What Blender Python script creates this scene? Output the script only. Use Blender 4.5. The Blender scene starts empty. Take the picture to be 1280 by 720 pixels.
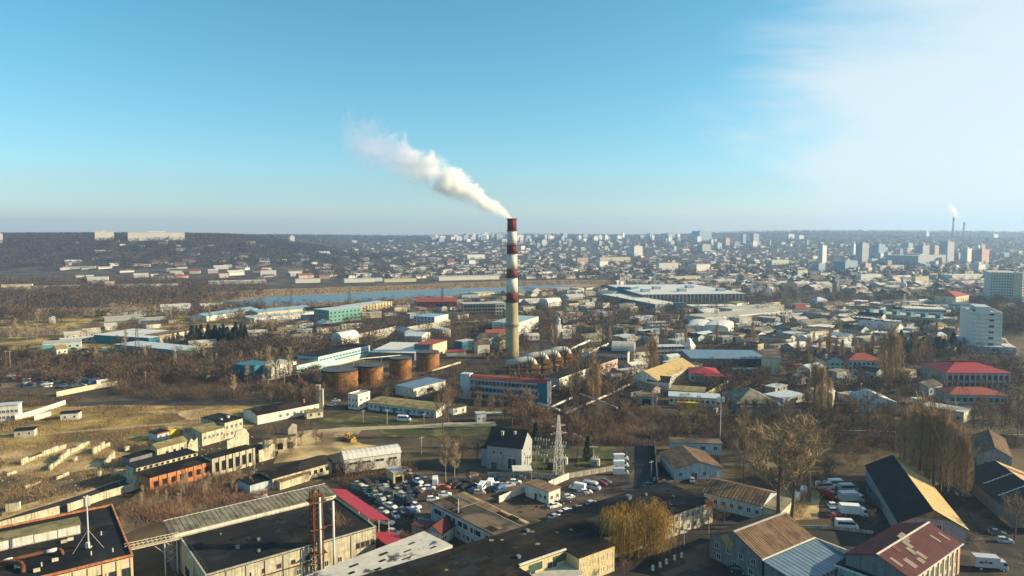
import bpy, bmesh, math, random
import numpy as np
from mathutils import Vector, Matrix, Euler
random.seed(7); RNG = np.random.default_rng(7)
SC = bpy.context.scene; COL = SC.collection
R = math.radians

# ------------------------------------------------------------------ camera
H = 80.0; FPX = 853.0; HZ = 298.0
PITCH = math.atan((360 - HZ) / FPX)
cam_d = bpy.data.cameras.new('camera'); cam = bpy.data.objects.new('camera', cam_d); COL.objects.link(cam)
cam_d.sensor_width = 36; cam_d.lens = 36 * FPX / 1280; cam_d.clip_start = 1; cam_d.clip_end = 30000
cam.location = (0, 0, H); cam.rotation_euler = (R(90) - PITCH, 0, 0)
SC.camera = cam

# ------------------------------------------------------------------ sky, sun, exposure
SUN_AZ = R(2); SUN_EL = R(21)
sdir = Vector((math.cos(SUN_EL) * math.cos(SUN_AZ), math.cos(SUN_EL) * math.sin(SUN_AZ), math.sin(SUN_EL)))
world = bpy.data.worlds.new('World'); SC.world = world; world.use_nodes = True
def build_world():
    nt = world.node_tree; nt.nodes.clear(); N = nt.nodes.new; Lk = nt.links.new
    sky = N('ShaderNodeTexSky'); sky.sky_type = 'NISHITA'; sky.sun_disc = False
    sky.sun_elevation = SUN_EL; sky.sun_rotation = math.atan2(sdir.x, sdir.y)
    sky.altitude = 100; sky.air_density = 1.0; sky.dust_density = 0.4; sky.ozone_density = 2.0
    hs = N('ShaderNodeHueSaturation'); hs.inputs['Hue'].default_value = 0.462; hs.inputs['Saturation'].default_value = 1.22; hs.inputs['Value'].default_value = 1.0
    Lk(sky.outputs[0], hs.inputs['Color'])
    tint = N('ShaderNodeMixRGB'); tint.blend_type = 'MULTIPLY'; tint.inputs[0].default_value = 1.0; Lk(hs.outputs[0], tint.inputs[1]); tint.inputs[2].default_value = SKY_TINT
    # thin high cirrus spread over the whole sky by one noise field
    tc = N('ShaderNodeTexCoord'); sep = N('ShaderNodeSeparateXYZ'); Lk(tc.outputs['Generated'], sep.inputs[0])
    def math_(op, a, b=None, c=None):
        m = N('ShaderNodeMath'); m.operation = op
        for i, v in enumerate((a, b, c)):
            if v is None: continue
            if isinstance(v, (int, float)): m.inputs[i].default_value = v
            else: Lk(v, m.inputs[i])
        return m.outputs[0]
    zc = math_('MAXIMUM', sep.outputs[2], 0.03)
    u = math_('DIVIDE', sep.outputs[0], math_('ADD', zc, 0.25)); v = math_('DIVIDE', sep.outputs[1], math_('ADD', zc, 0.25))
    cmb = N('ShaderNodeCombineXYZ'); Lk(u, cmb.inputs[0]); Lk(v, cmb.inputs[1])
    no = N('ShaderNodeTexNoise'); no.inputs['Scale'].default_value = 1.1; no.inputs['Detail'].default_value = 9; no.inputs['Roughness'].default_value = 0.6; no.inputs['Distortion'].default_value = 0.5
    mp = N('ShaderNodeMapping'); mp.inputs['Scale'].default_value = (0.55, 0.8, 1); mp.inputs['Rotation'].default_value = (0, 0, R(-25)); mp.inputs['Location'].default_value = CIRRUS_LOC
    Lk(cmb.outputs[0], mp.inputs[0]); Lk(mp.outputs[0], no.inputs['Vector'])
    # the veil thickens towards the sun's side of the sky
    side = N('ShaderNodeMapRange'); side.inputs[1].default_value = -0.1; side.inputs[2].default_value = 0.60
    Lk(sep.outputs[0], side.inputs[0])
    field = math_('ADD', math_('MULTIPLY', no.outputs[0], 0.85), math_('MULTIPLY', side.outputs[0], 0.62))
    cov = N('ShaderNodeMapRange'); cov.interpolation_type = 'SMOOTHSTEP'; cov.inputs[1].default_value = 0.72; cov.inputs[2].default_value = 0.98; Lk(field, cov.inputs[0])
    veil = math_('MULTIPLY', cov.outputs[0], 0.80)
    mix = N('ShaderNodeMixRGB'); Lk(veil, mix.inputs[0]); Lk(tint.outputs[0], mix.inputs[1]); mix.inputs[2].default_value = CLOUD_RGB
    bg = N('ShaderNodeBackground'); bg.inputs[1].default_value = SKY_STRENGTH; Lk(mix.outputs[0], bg.inputs[0])
    out = N('ShaderNodeOutputWorld'); Lk(bg.outputs[0], out.inputs[0])
CIRRUS_LOC = (0.4, 0.2, 0); CLOUD_RGB = (6.0, 6.4, 6.5, 1); SKY_STRENGTH = 0.070; SKY_TINT = (0.95, 1.09, 1.22, 1)
build_world()
sun_d = bpy.data.lights.new('sun', 'SUN'); sun = bpy.data.objects.new('sun', sun_d); COL.objects.link(sun)
sun_d.energy = 5.0; sun_d.angle = R(0.5); sun_d.color = (1.0, 0.81, 0.51)
sun.rotation_euler = (-sdir).to_track_quat('-Z', 'Y').to_euler(); sun.location = (300, -50, 200)
SC.view_settings.view_transform = 'Standard'; SC.view_settings.look = 'None'; SC.view_settings.gamma = 1
SC.view_settings.exposure = 1.05; SC.view_settings.use_curve_mapping = False
SC.cycles.use_denoising = True
SC.cycles.max_bounces = 7; SC.cycles.diffuse_bounces = 2; SC.cycles.glossy_bounces = 2; SC.cycles.volume_bounces = 4
SC.cycles.transparent_max_bounces = 8; SC.cycles.volume_step_rate = 1.0; SC.cycles.volume_max_steps = 256

# ------------------------------------------------------------------ pixels to points of the place
def ss(t): t = min(1.0, max(0.0, t)); return t * t * (3 - 2 * t)
def T(x, y):
    """height of the terrain: flat valley floor, plateau far behind, wooded ridge on the left"""
    b = 98 * ss((y - 1750) / 3600)
    l = 87 * ss((y - 1500) / 800) * ss((-x - 330) / 800)
    h = 42 * ss((y - 4300) / 1500) * math.exp(-((x - 3000) / 1500) ** 2)
    u = 4.0 * ss((y - 1900) / 600) * (math.sin(x / 310.0 + 1) + math.sin(y / 270.0 + x / 500.0))
    return max(b, l) + h + u
def ray(px, py):
    x = (px - 640) / FPX; y = -(py - 360) / FPX
    c, s = math.cos(PITCH), math.sin(PITCH)
    return Vector((x, y * s + c, y * c - s))
def P(px, py, z=0.0):
    d = ray(px, py); t = (z - H) / d.z
    return Vector((d.x * t, d.y * t, z))
def hit(px, py):
    d = ray(px, py); t = 400.0
    if py > 345: return P(px, py)
    while t < 9000:
        x, y, z = d.x * t, d.y * t, H + d.z * t
        if z <= T(x, y): return Vector((x, y, T(x, y)))
        t += 12
    x, y = d.x * 5200, d.y * 5200
    return Vector((x, y, T(x, y)))
def depth_scale(p): return p.y * math.cos(PITCH) / FPX if False else p.y / FPX

# ------------------------------------------------------------------ mesh builder
class MB:
    def __init__(s): s.v = []; s.f = []; s.mi = []
    def add(s, vs, fs, m=0):
        o = len(s.v); s.v += [tuple(v) for v in vs]; s.f += [tuple(i + o for i in f) for f in fs]; s.mi += [m] * len(fs); return s
    def box(s, x0, x1, y0, y1, z0, z1, m=0):
        vs = [(x0,y0,z0),(x1,y0,z0),(x1,y1,z0),(x0,y1,z0),(x0,y0,z1),(x1,y0,z1),(x1,y1,z1),(x0,y1,z1)]
        return s.add(vs, [(3,2,1,0),(4,5,6,7),(0,1,5,4),(1,2,6,5),(2,3,7,6),(3,0,4,7)], m)
    def tube(s, a, b, r0, r1=None, n=6, m=0, cap=True):
        a, b = Vector(a), Vector(b); r1 = r0 if r1 is None else r1
        d = (b - a); 
        if d.length < 1e-6: return s
        d.normalize(); u = d.orthogonal().normalized(); w = d.cross(u)
        vs = []
        for c, r in ((a, r0), (b, r1)):
            for i in range(n):
                t = 2 * math.pi * i / n; vs.append(c + u * (math.cos(t) * r) + w * (math.sin(t) * r))
        fs = [(i, (i + 1) % n, n + (i + 1) % n, n + i) for i in range(n)]
        if cap: fs += [tuple(range(n))[::-1], tuple(range(n, 2 * n))]
        return s.add(vs, fs, m)
    def path(s, pts, r, n=8, m=0):
        pts = [Vector(p) for p in pts]; rr = r if isinstance(r, (list, tuple)) else [r] * len(pts)
        vs = []; ref = None
        for i, p in enumerate(pts):
            d = (pts[min(i + 1, len(pts) - 1)] - pts[max(i - 1, 0)]).normalized()
            if ref is None: ref = d.orthogonal().normalized()
            u = (ref - d * ref.dot(d)).normalized(); w = d.cross(u); ref = u
            for k in range(n):
                t = 2 * math.pi * k / n; vs.append(p + u * math.cos(t) * rr[i] + w * math.sin(t) * rr[i])
        fs = []
        for i in range(len(pts) - 1):
            for k in range(n): fs.append((i*n+k, i*n+(k+1)%n, (i+1)*n+(k+1)%n, (i+1)*n+k))
        fs += [tuple(range(n))[::-1], tuple(range((len(pts)-1)*n, len(pts)*n))]
        return s.add(vs, fs, m)
    def lathe(s, prof, n=24, m=0, c=(0,0,0)):
        vs = []; fs = []
        for r, z in prof:
            for k in range(n):
                t = 2*math.pi*k/n; vs.append((c[0]+r*math.cos(t), c[1]+r*math.sin(t), c[2]+z))
        for i in range(len(prof)-1):
            for k in range(n): fs.append((i*n+k, i*n+(k+1)%n, (i+1)*n+(k+1)%n, (i+1)*n+k))
        fs += [tuple(range(n))[::-1], tuple(range((len(prof)-1)*n, len(prof)*n))]
        return s.add(vs, fs, m)
    def prism(s, poly, axis, a, b, m=0):
        """poly of (u, z) pairs extruded along axis 'x' or 'y' from a to b"""
        n = len(poly)
        f = (lambda t, u, z: (t, u, z)) if axis == 'x' else (lambda t, u, z: (u, t, z))
        vs = [f(a, u, z) for u, z in poly] + [f(b, u, z) for u, z in poly]
        fs = [(i, (i+1)%n, n+(i+1)%n, n+i) for i in range(n)] + [tuple(range(n))[::-1], tuple(range(n, 2*n))]
        return s.add(vs, fs, m)
    def mesh(s, name='mesh', mats=(), smooth=False):
        me = bpy.data.meshes.new(name); me.from_pydata(s.v, [], s.f)
        for mm in mats: me.materials.append(mm)
        if len(mats) > 1: me.polygons.foreach_set('material_index', s.mi)
        bm = bmesh.new(); bm.from_mesh(me); bmesh.ops.recalc_face_normals(bm, faces=bm.faces); bm.to_mesh(me); bm.free()
        if smooth: me.polygons.foreach_set('use_smooth', [True] * len(me.polygons))
        return me
    def obj(s, name, mat_, parent=None, loc=(0,0,0), rz=0, smooth=False):
        return link(name, s.mesh(name, [mat_] if not isinstance(mat_, (list, tuple)) else mat_, smooth), parent, loc, rz)
def link(name, me, parent=None, loc=(0,0,0), rz=0):
    o = bpy.data.objects.new(name, me); COL.objects.link(o); o.location = loc; o.rotation_euler = (0, 0, rz)
    if parent is not None: o.parent = parent
    return o
def tag(o, label, cat, group=None):
    o['label'] = label; o['category'] = cat
    if group: o['group'] = group
    return o
def thing(name, label, cat, loc=(0,0,0), rz=0, group=None):
    o = bpy.data.objects.new(name, None); COL.objects.link(o); o.location = loc; o.rotation_euler = (0,0,rz); o.empty_display_size = 1
    return tag(o, label, cat, group)
def struct(o): o['kind'] = 'structure'; return o
def stuff(o, label=None, cat=None):
    o['kind'] = 'stuff'
    if label: o['label'] = label; o['category'] = cat
    return o
def copy_tree(o, parent=None, loc=None, rz=None, kids=None):
    c = o.copy(); COL.objects.link(c)
    if parent is not None: c.parent = parent
    if loc is not None: c.location = loc
    if rz is not None: c.rotation_euler = (0, 0, rz)
    for ch in (kids if kids is not None else list(o.children)): copy_tree(ch, c)
    return c

# ------------------------------------------------------------------ materials
MATS = {}
def mat(key, rgb=None, rough=0.85, var=0.28, scale=0.35, streak=0.0, metal=0.0, bump=0.0, stain=None, slope=0.0, spec=0.3, rnd=0.0, alt=None, altscale=0.05, altmix=0.5):
    if key in MATS: return MATS[key]
    m = bpy.data.materials.new(key); MATS[key] = m; m.use_nodes = True
    nt = m.node_tree; N = nt.nodes.new; Lk = nt.links.new
    b = nt.nodes['Principled BSDF']; b.inputs['Roughness'].default_value = rough; b.inputs['Metallic'].default_value = metal
    b.inputs['Specular IOR Level'].default_value = spec
    tc = N('ShaderNodeTexCoord'); rgb = tuple(rgb) if rgb else (0.5, 0.5, 0.5)
    def ramp(sock, a, bb):
        r = N('ShaderNodeMapRange'); r.inputs[1].default_value = a; r.inputs[2].default_value = bb; Lk(sock, r.inputs[0]); return r.outputs[0]
    n1 = N('ShaderNodeTexNoise'); n1.inputs['Scale'].default_value = scale; n1.inputs['Detail'].default_value = 8; n1.inputs['Roughness'].default_value = 0.65
    Lk(tc.outputs['Object'], n1.inputs['Vector'])
    mx = N('ShaderNodeMixRGB'); Lk(ramp(n1.outputs[0], 0.3, 0.7), mx.inputs[0])
    lo = tuple(c * (1 - var) for c in rgb); hi = tuple(min(0.92, c * (1 + var * 0.7)) for c in rgb)
    mx.inputs[1].default_value = (*lo, 1); mx.inputs[2].default_value = (*hi, 1); cur = mx.outputs[0]
    if alt:
        n3 = N('ShaderNodeTexNoise'); n3.inputs['Scale'].default_value = altscale; n3.inputs['Detail'].default_value = 7; n3.inputs['Roughness'].default_value = 0.6
        Lk(tc.outputs['Object'], n3.inputs['Vector'])
        m3 = N('ShaderNodeMixRGB'); Lk(ramp(n3.outputs[0], altmix - 0.07, altmix + 0.07), m3.inputs[0]); Lk(cur, m3.inputs[1]); m3.inputs[2].default_value = (*alt, 1); cur = m3.outputs[0]
    if streak:
        mp = N('ShaderNodeMapping'); mp.inputs['Scale'].default_value = (2.2, 2.2, 0.12); Lk(tc.outputs['Object'], mp.inputs[0])
        n2 = N('ShaderNodeTexNoise'); n2.inputs['Scale'].default_value = 1.0; n2.inputs['Detail'].default_value = 4; Lk(mp.outputs[0], n2.inputs['Vector'])
        m2 = N('ShaderNodeMixRGB'); m2.blend_type = 'MULTIPLY'
        f = N('ShaderNodeMath'); f.operation = 'MULTIPLY'; f.inputs[1].default_value = streak; Lk(ramp(n2.outputs[0], 0.48, 0.72), f.inputs[0])
        Lk(f.outputs[0], m2.inputs[0]); Lk(cur, m2.inputs[1]); m2.inputs[2].default_value = (0.33, 0.27, 0.2, 1); cur = m2.outputs[0]
    if slope:   # rust and dirt runs down a pitched roof
        mp = N('ShaderNodeMapping'); mp.inputs['Scale'].default_value = (1.6, 0.10, 0.10); Lk(tc.outputs['Object'], mp.inputs[0])
        n5 = N('ShaderNodeTexNoise'); n5.inputs['Scale'].default_value = 1.0; n5.inputs['Detail'].default_value = 6; n5.inputs['Roughness'].default_value = 0.65; Lk(mp.outputs[0], n5.inputs['Vector'])
        m5 = N('ShaderNodeMixRGB'); m5.blend_type = 'MULTIPLY'; f5 = N('ShaderNodeMath'); f5.operation = 'MULTIPLY'; f5.inputs[1].default_value = slope; Lk(ramp(n5.outputs[0], 0.42, 0.68), f5.inputs[0])
        Lk(f5.outputs[0], m5.inputs[0]); Lk(cur, m5.inputs[1]); m5.inputs[2].default_value = (0.38, 0.30, 0.25, 1); cur = m5.outputs[0]
    if stain:
        n4 = N('ShaderNodeTexNoise'); n4.inputs['Scale'].default_value = 0.16; n4.inputs['Detail'].default_value = 9; n4.inputs['Roughness'].default_value = 0.7
        Lk(tc.outputs['Object'], n4.inputs['Vector'])
        m4 = N('ShaderNodeMixRGB'); Lk(ramp(n4.outputs[0], 0.56, 0.62), m4.inputs[0]); Lk(cur, m4.inputs[1]); m4.inputs[2].default_value = (*stain, 1); cur = m4.outputs[0]
    if rnd:
        oi = N('ShaderNodeObjectInfo'); hv = N('ShaderNodeHueSaturation'); Lk(cur, hv.inputs['Color'])
        r = N('ShaderNodeMapRange'); Lk(oi.outputs['Random'], r.inputs[0]); r.inputs[3].default_value = 1 - rnd; r.inputs[4].default_value = 1 + rnd; Lk(r.outputs[0], hv.inputs['Value']); cur = hv.outputs[0]
    Lk(cur, b.inputs['Base Color'])
    if bump:
        bp = N('ShaderNodeBump'); bp.inputs['Strength'].default_value = bump; bp.inputs['Distance'].default_value = 0.2; Lk(n1.outputs[0], bp.inputs['Height']); Lk(bp.outputs[0], b.inputs['Normal'])
    return m
def facade_far(key, rgb, dark, bw=3.0, bh=3.0):
    """wall of a tower block too far off to tell its windows apart"""
    if key in MATS: return MATS[key]
    m = mat(key, rgb, var=0.12, scale=0.05); nt = m.node_tree; N = nt.nodes.new; Lk = nt.links.new
    b = nt.nodes['Principled BSDF']; src = b.inputs['Base Color'].links[0].from_socket
    tc = N('ShaderNodeTexCoord'); sep = N('ShaderNodeSeparateXYZ'); Lk(tc.outputs['Object'], sep.inputs[0])
    ad = N('ShaderNodeMath'); ad.operation = 'ADD'; Lk(sep.outputs[0], ad.inputs[0]); Lk(sep.outputs[1], ad.inputs[1])
    def pulse(s, per, duty):
        a = N('ShaderNodeMath'); a.operation = 'DIVIDE'; Lk(s, a.inputs[0]); a.inputs[1].default_value = per
        f = N('ShaderNodeMath'); f.operation = 'FRACT'; Lk(a.outputs[0], f.inputs[0])
        g = N('ShaderNodeMath'); g.operation = 'LESS_THAN'; Lk(f.outputs[0], g.inputs[0]); g.inputs[1].default_value = duty; return g.outputs[0]
    mu = N('ShaderNodeMath'); mu.operation = 'MULTIPLY'; Lk(pulse(ad.outputs[0], bw, 0.5), mu.inputs[0]); Lk(pulse(sep.outputs[2], bh, 0.5), mu.inputs[1])
    mx = N('ShaderNodeMixRGB'); Lk(mu.outputs[0], mx.inputs[0]); Lk(src, mx.inputs[1]); mx.inputs[2].default_value = (*dark, 1); Lk(mx.outputs[0], b.inputs['Base Color'])
    return m
def presets():
    w = dict(var=0.2, scale=0.5, streak=0.55)
    mat('white', (0.616, 0.598, 0.528), **w); mat('cream', (0.581, 0.51, 0.352), **w); mat('yellow', (0.563, 0.458, 0.246), **w)
    mat('bluewhite', (0.422, 0.493, 0.528), **w); mat('grey', (0.30, 0.31, 0.31), **w); mat('greydark', (0.16, 0.17, 0.18), **w)
    mat('concrete', (0.405, 0.378, 0.299), var=0.3, scale=0.8, streak=0.7); mat('oldwall', (0.51, 0.466, 0.334), var=0.4, scale=0.6, streak=0.9, stain=(0.20, 0.17, 0.12))
    mat('brick', (0.42, 0.15, 0.06), var=0.35, scale=1.2, streak=0.6, alt=(0.50, 0.30, 0.13), altscale=0.5, altmix=0.56)
    mat('pinkwall', (0.50, 0.36, 0.31), **w); mat('tealwall', (0.264, 0.405, 0.405), **w); mat('lightblue', (0.37, 0.528, 0.563), **w)
    mat('green', (0.13, 0.30, 0.25), **w); mat('tealdark', (0.03, 0.16, 0.21), **w); mat('maroon', (0.22, 0.06, 0.05), **w)
    mat('tar', (0.0097, 0.0112, 0.0128), stain=(0.030, 0.030, 0.029), spec=0.15, rough=0.8, var=0.5, scale=0.25, alt=(0.019, 0.018, 0.017), altscale=0.09, altmix=0.52)
    mat('tarbrown', (0.0128, 0.0112, 0.0097), stain=(0.034, 0.030, 0.025), spec=0.12, rough=0.9, var=0.4, scale=0.3, alt=(0.028, 0.023, 0.018), altscale=0.12, altmix=0.55)
    mat('felt', (0.052, 0.042, 0.032), rough=0.9, var=0.4, scale=0.3, alt=(0.14, 0.11, 0.075), altscale=0.11, altmix=0.54)
    mat('slate', (0.25, 0.225, 0.165), slope=0.7, rough=0.9, var=0.35, scale=0.7, alt=(0.13, 0.115, 0.07), altscale=0.25, altmix=0.54)
    mat('slatebrown', (0.21, 0.135, 0.078), slope=0.8, rough=0.9, var=0.3, scale=0.8, alt=(0.12, 0.08, 0.05), altscale=0.3, altmix=0.56)
    mat('slatepale', (0.25, 0.18, 0.15), rough=0.9, var=0.3, scale=0.8); mat('slatetan', (0.46, 0.34, 0.15), slope=0.5, rough=0.9, var=0.25, scale=0.6); mat('moss', (0.16, 0.14, 0.06), rough=0.95, var=0.4, scale=0.8, alt=(0.26, 0.21, 0.09), altscale=0.3, altmix=0.52)
    mat('redmetal', (0.25, 0.018, 0.032), rough=0.5, var=0.15, scale=0.4, spec=0.4); mat('darkred', (0.125, 0.032, 0.030), slope=0.7, rough=0.6, var=0.3, scale=0.7)
    mat('redtile', (0.27, 0.06, 0.04), rough=0.8, var=0.25, scale=0.6); mat('redbright', (0.30, 0.028, 0.032), rough=0.6, var=0.15)
    mat('bluemetal', (0.13, 0.20, 0.27), slope=0.5, rough=0.45, var=0.2, scale=0.3, spec=0.5); mat('bluesky', (0.20, 0.34, 0.42), rough=0.5, var=0.2)
    mat('whitemetal', (0.651, 0.625, 0.563), slope=0.25, rough=0.5, var=0.12, scale=0.3, streak=0.3, spec=0.5); mat('palegrey', (0.405, 0.387, 0.343), rough=0.8, var=0.25, scale=0.4)
    mat('palestain', (0.493, 0.466, 0.405), rough=0.9, var=0.2, scale=0.5, stain=(0.055, 0.06, 0.065)); mat('darkslate', (0.018, 0.021, 0.024), spec=0.15, rough=0.8, var=0.3, scale=0.7)
    mat('glass', (0.03, 0.04, 0.05), rough=0.12, var=0.2, scale=0.3, spec=0.6); mat('glassgreen', (0.04, 0.09, 0.07), rough=0.15, var=0.2, spec=0.6); mat('void', (0.012, 0.012, 0.012), rough=1)
    mat('frame', (0.55, 0.55, 0.52), rough=0.6, var=0.1); mat('framedark', (0.10, 0.07, 0.055), rough=0.7, var=0.2); mat('rust', (0.17, 0.065, 0.03), rough=0.9, var=0.45, scale=1.5, alt=(0.08, 0.035, 0.02), altscale=0.6)
    mat('tankrust', (0.29, 0.14, 0.046), rough=0.85, var=0.35, scale=0.6, streak=0.8, alt=(0.20, 0.085, 0.03), altscale=0.22, altmix=0.54); mat('tanktop', (0.12, 0.09, 0.07), rough=0.9, var=0.3)
    mat('steel', (0.48, 0.50, 0.51), rough=0.5, var=0.15, spec=0.5); mat('steeldark', (0.07, 0.075, 0.08), rough=0.7, var=0.3); mat('pipepaint', (0.64, 0.62, 0.55), rough=0.6, var=0.2, streak=0.4)
    mat('stackred', (0.165, 0.032, 0.026), rough=0.85, var=0.3, streak=0.65); mat('stackwhite', (0.66, 0.63, 0.57), rough=0.8, var=0.2, streak=0.75); mat('stackconc', (0.37, 0.315, 0.185), rough=0.9, var=0.2, scale=0.2, streak=0.45)
    mat('bark', (0.115, 0.088, 0.062), rough=0.95, var=0.3, scale=2); mat('twig', (0.215, 0.150, 0.092), rough=0.95, var=0.25, scale=0.5, rnd=0.25); mat('twigpale', (0.36, 0.28, 0.17), rough=0.95, var=0.25, scale=0.5, rnd=0.2)
    mat('barkpale', (0.30, 0.26, 0.19), rough=0.95, var=0.35, scale=2); mat('twigred', (0.195, 0.118, 0.080), rough=0.95, var=0.25, scale=0.5, rnd=0.25)
    mat('willow', (0.36, 0.225, 0.055), rough=0.9, var=0.3, scale=0.4); mat('poplar', (0.40, 0.27, 0.145), rough=0.95, var=0.3, scale=0.4, rnd=0.2); mat('needle', (0.018, 0.038, 0.024), rough=0.9, var=0.4, scale=0.5)
    mat('farwood', (0.062, 0.051, 0.046), rough=0.95, var=0.35, scale=0.02, alt=(0.07, 0.055, 0.05), altscale=0.006); mat('midwood', (0.120, 0.084, 0.056), rough=0.95, var=0.6, scale=0.10, alt=(0.060, 0.044, 0.036), altscale=0.045, altmix=0.53)  # midwood tones mix sunlit tips and shaded crown sides into the colour
    mat('drygrass', (0.38, 0.27, 0.09), rough=0.95, var=0.35, scale=0.3); mat('reed', (0.27, 0.19, 0.105), rough=0.95, var=0.3, scale=0.05)
    mat('asphalt', (0.0195, 0.0188, 0.0188), stain=(0.055, 0.048, 0.04), rough=0.9, var=0.25, scale=0.4, alt=(0.042, 0.037, 0.032), altscale=0.08); mat('asphaltbrown', (0.0465, 0.0338, 0.0263), rough=0.95, var=0.35, scale=0.35, alt=(0.11, 0.08, 0.055), altscale=0.08)
    mat('dirt', (0.50, 0.37, 0.18), rough=1, var=0.45, scale=0.15, alt=(0.16, 0.115, 0.055), altscale=0.05, altmix=0.56); mat('dirtdark', (0.075, 0.054, 0.0315), rough=1, var=0.4, scale=0.3, alt=(0.2, 0.15, 0.085), altscale=0.06, altmix=0.58)
    mat('field', (0.40, 0.29, 0.085), rough=1, var=0.55, scale=0.12, alt=(0.095, 0.072, 0.030), altscale=0.035, altmix=0.5); mat('grass', (0.0465, 0.0525, 0.015), rough=1, var=0.4, scale=0.8, alt=(0.14, 0.12, 0.04), altscale=0.15, altmix=0.56); mat('grassbright', (0.045, 0.13, 0.02), rough=1, var=0.3, scale=1)
    mat('debris', (0.30, 0.25, 0.16), rough=1, var=0.4, scale=0.5); mat('track', (0.36, 0.30, 0.19), rough=1, var=0.25, scale=0.4); mat('kerb', (0.5, 0.49, 0.45), rough=0.9, var=0.2)
    mat('ground', (0.039, 0.03, 0.0195), rough=1, var=0.5, scale=0.15, alt=(0.105, 0.076, 0.042), altscale=0.02, altmix=0.53)
    mat('water', (0.055, 0.066, 0.072), rough=0.22, var=0.3, scale=0.02, spec=0.22)
    mat('twigtan', (0.33, 0.235, 0.135), rough=0.95, var=0.25, scale=0.5)
    mat('tyre', (0.02, 0.02, 0.02), rough=0.9, var=0.2); mat('junkyellow', (0.5, 0.33, 0.03), rough=0.6, var=0.2); mat('junkyellowpaint', (0.62, 0.45, 0.02), rough=0.5, var=0.1)
presets()
# ------------------------------------------------------------------ building kit
FOOT = []          # footprints already taken: (origin, ux, uy, L, W)
WMESH = {}
def win_mesh(w, h, kind):
    k = (round(w, 2), round(h, 2), kind)
    if k in WMESH: return WMESH[k]
    if kind == 'far':
        fr = MB().box(-w/2, w/2, -0.04, 0.10, 0, h).mesh('window', [mat('glass')]); pn = None
    elif kind in ('void', 'green'):
        fr = MB().box(-w/2, w/2, -0.03, 0.3, 0, h).mesh('opening', [mat('void' if kind == 'void' else 'glassgreen')]); pn = None
    else:
        m = MB(); t = 0.09
        m.box(-w/2, w/2, -0.07, 0.05, h - t, h); m.box(-w/2 - 0.06, w/2 + 0.06, -0.14, 0.05, -t, 0.0)
        m.box(-w/2, -w/2 + t, -0.07, 0.05, 0, h - t); m.box(w/2 - t, w/2, -0.07, 0.05, 0, h - t)
        if w > 0.9: m.box(-t/2, t/2, -0.06, 0.05, 0, h - t)
        fr = m.mesh('window', [mat('framedark' if kind == 'dark' else 'frame')])
        pn = MB().box(-w/2 + 0.02, w/2 - 0.02, -0.025, 0.04, 0.02, h - 0.02).mesh('pane', [mat('glass')])
    WMESH[k] = (fr, pn); return WMESH[k]
FACES = {'F': 0.0, 'R': 90.0, 'B': 180.0, 'L': -90.0}
def face_pt(face, L, W, s, z, out=0.0):
    if face == 'F': return (s, -out, z)
    if face == 'R': return (L + out, s, z)
    if face == 'B': return (L - s, W + out, z)
    return (-out, W - s, z)
def face_len(face, L, W): return L if face in 'FB' else W
def wins(root, L, W, specs, near):
    for sp in specs:
        face, n, rows, w, h, z0, dz = sp[:7]; a, b = (sp[7], sp[8]) if len(sp) > 8 else (0.0, 1.0); kind = sp[9] if len(sp) > 9 else ('near' if near else 'far')
        fl = face_len(face, L, W); s0, s1 = fl * a, fl * b
        w = min(w, (s1 - s0) / n * 0.8)
        fr, pn = win_mesh(w, h, kind)
        for r in range(rows):
            for i in range(n):
                s = s0 + (s1 - s0) * (i + 0.5) / n
                o = link('opening' if kind == 'void' else 'window', fr, root, face_pt(face, L, W, s, z0 + r * dz), R(FACES[face]))
                if pn: link('pane', pn, o)
def extrude_roof(prof, axis, a, b, th, over, ribs=0.0, ribh=0.07):
    """thick roof sheet over the profile [(u, z)...]; ribs run down the slope"""
    pr = [Vector((u, z)) for u, z in prof]
    d0 = (pr[0] - pr[1]).normalized(); d1 = (pr[-1] - pr[-2]).normalized()
    pr[0] = pr[0] + d0 * over; pr[-1] = pr[-1] + d1 * over
    m = MB(); top = [(p.x, p.y + th) for p in pr]; bot = [(p.x, p.y + 0.015) for p in pr]
    m.prism(bot + top[::-1], axis, a - over, b + over)
    if ribs:
        n = max(2, int((b - a + 2 * over) / ribs))
        for i in range(n + 1):
            t = a - over + (b - a + 2 * over) * i / n; w = min(0.11, ribs * 0.28)
            t0, t1 = max(a - over, t - w), min(b + over, t + w)
            for k in range(len(top) - 1):
                q = [(top[k][0], top[k][1] - 0.01), (top[k+1][0], top[k+1][1] - 0.01), (top[k+1][0], top[k+1][1] + ribh), (top[k][0], top[k][1] + ribh)]
                m.prism(q, axis, t0, t1)
    return m
def profile(kind, w, h, rh):
    if kind == 'gable': return [(0, h), (w / 2, h + rh), (w, h)]
    if kind == 'shed': return [(0, h), (w, h + rh)]
    if kind == 'shedback': return [(0, h + rh), (w, h)]
    if kind == 'arch':
        return [(w / 2 - math.cos(math.pi * i / 10) * w / 2, h + math.sin(math.pi * i / 10) * rh) for i in range(11)]
    if kind == 'low': return [(0, h), (w * 0.22, h + rh * 0.75), (w / 2, h + rh), (w * 0.78, h + rh * 0.75), (w, h)]
    return [(0, h), (w, h)]
def rect(A, B, C, h, top):
    z = h if top else 0.0
    a = P(*A, z) if len(A) == 2 else Vector(A); b = P(*B, z) if len(B) == 2 else Vector(B)
    a.z = b.z = 0; d = b - a; L = d.length; rz = math.atan2(d.y, d.x); nrm = Vector((-math.sin(rz), math.cos(rz), 0))
    if isinstance(C, (int, float)): W = float(C)
    else:
        c = P(*C, h); c.z = 0; W = (c - a).dot(nrm)
    return a, rz, L, W
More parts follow.
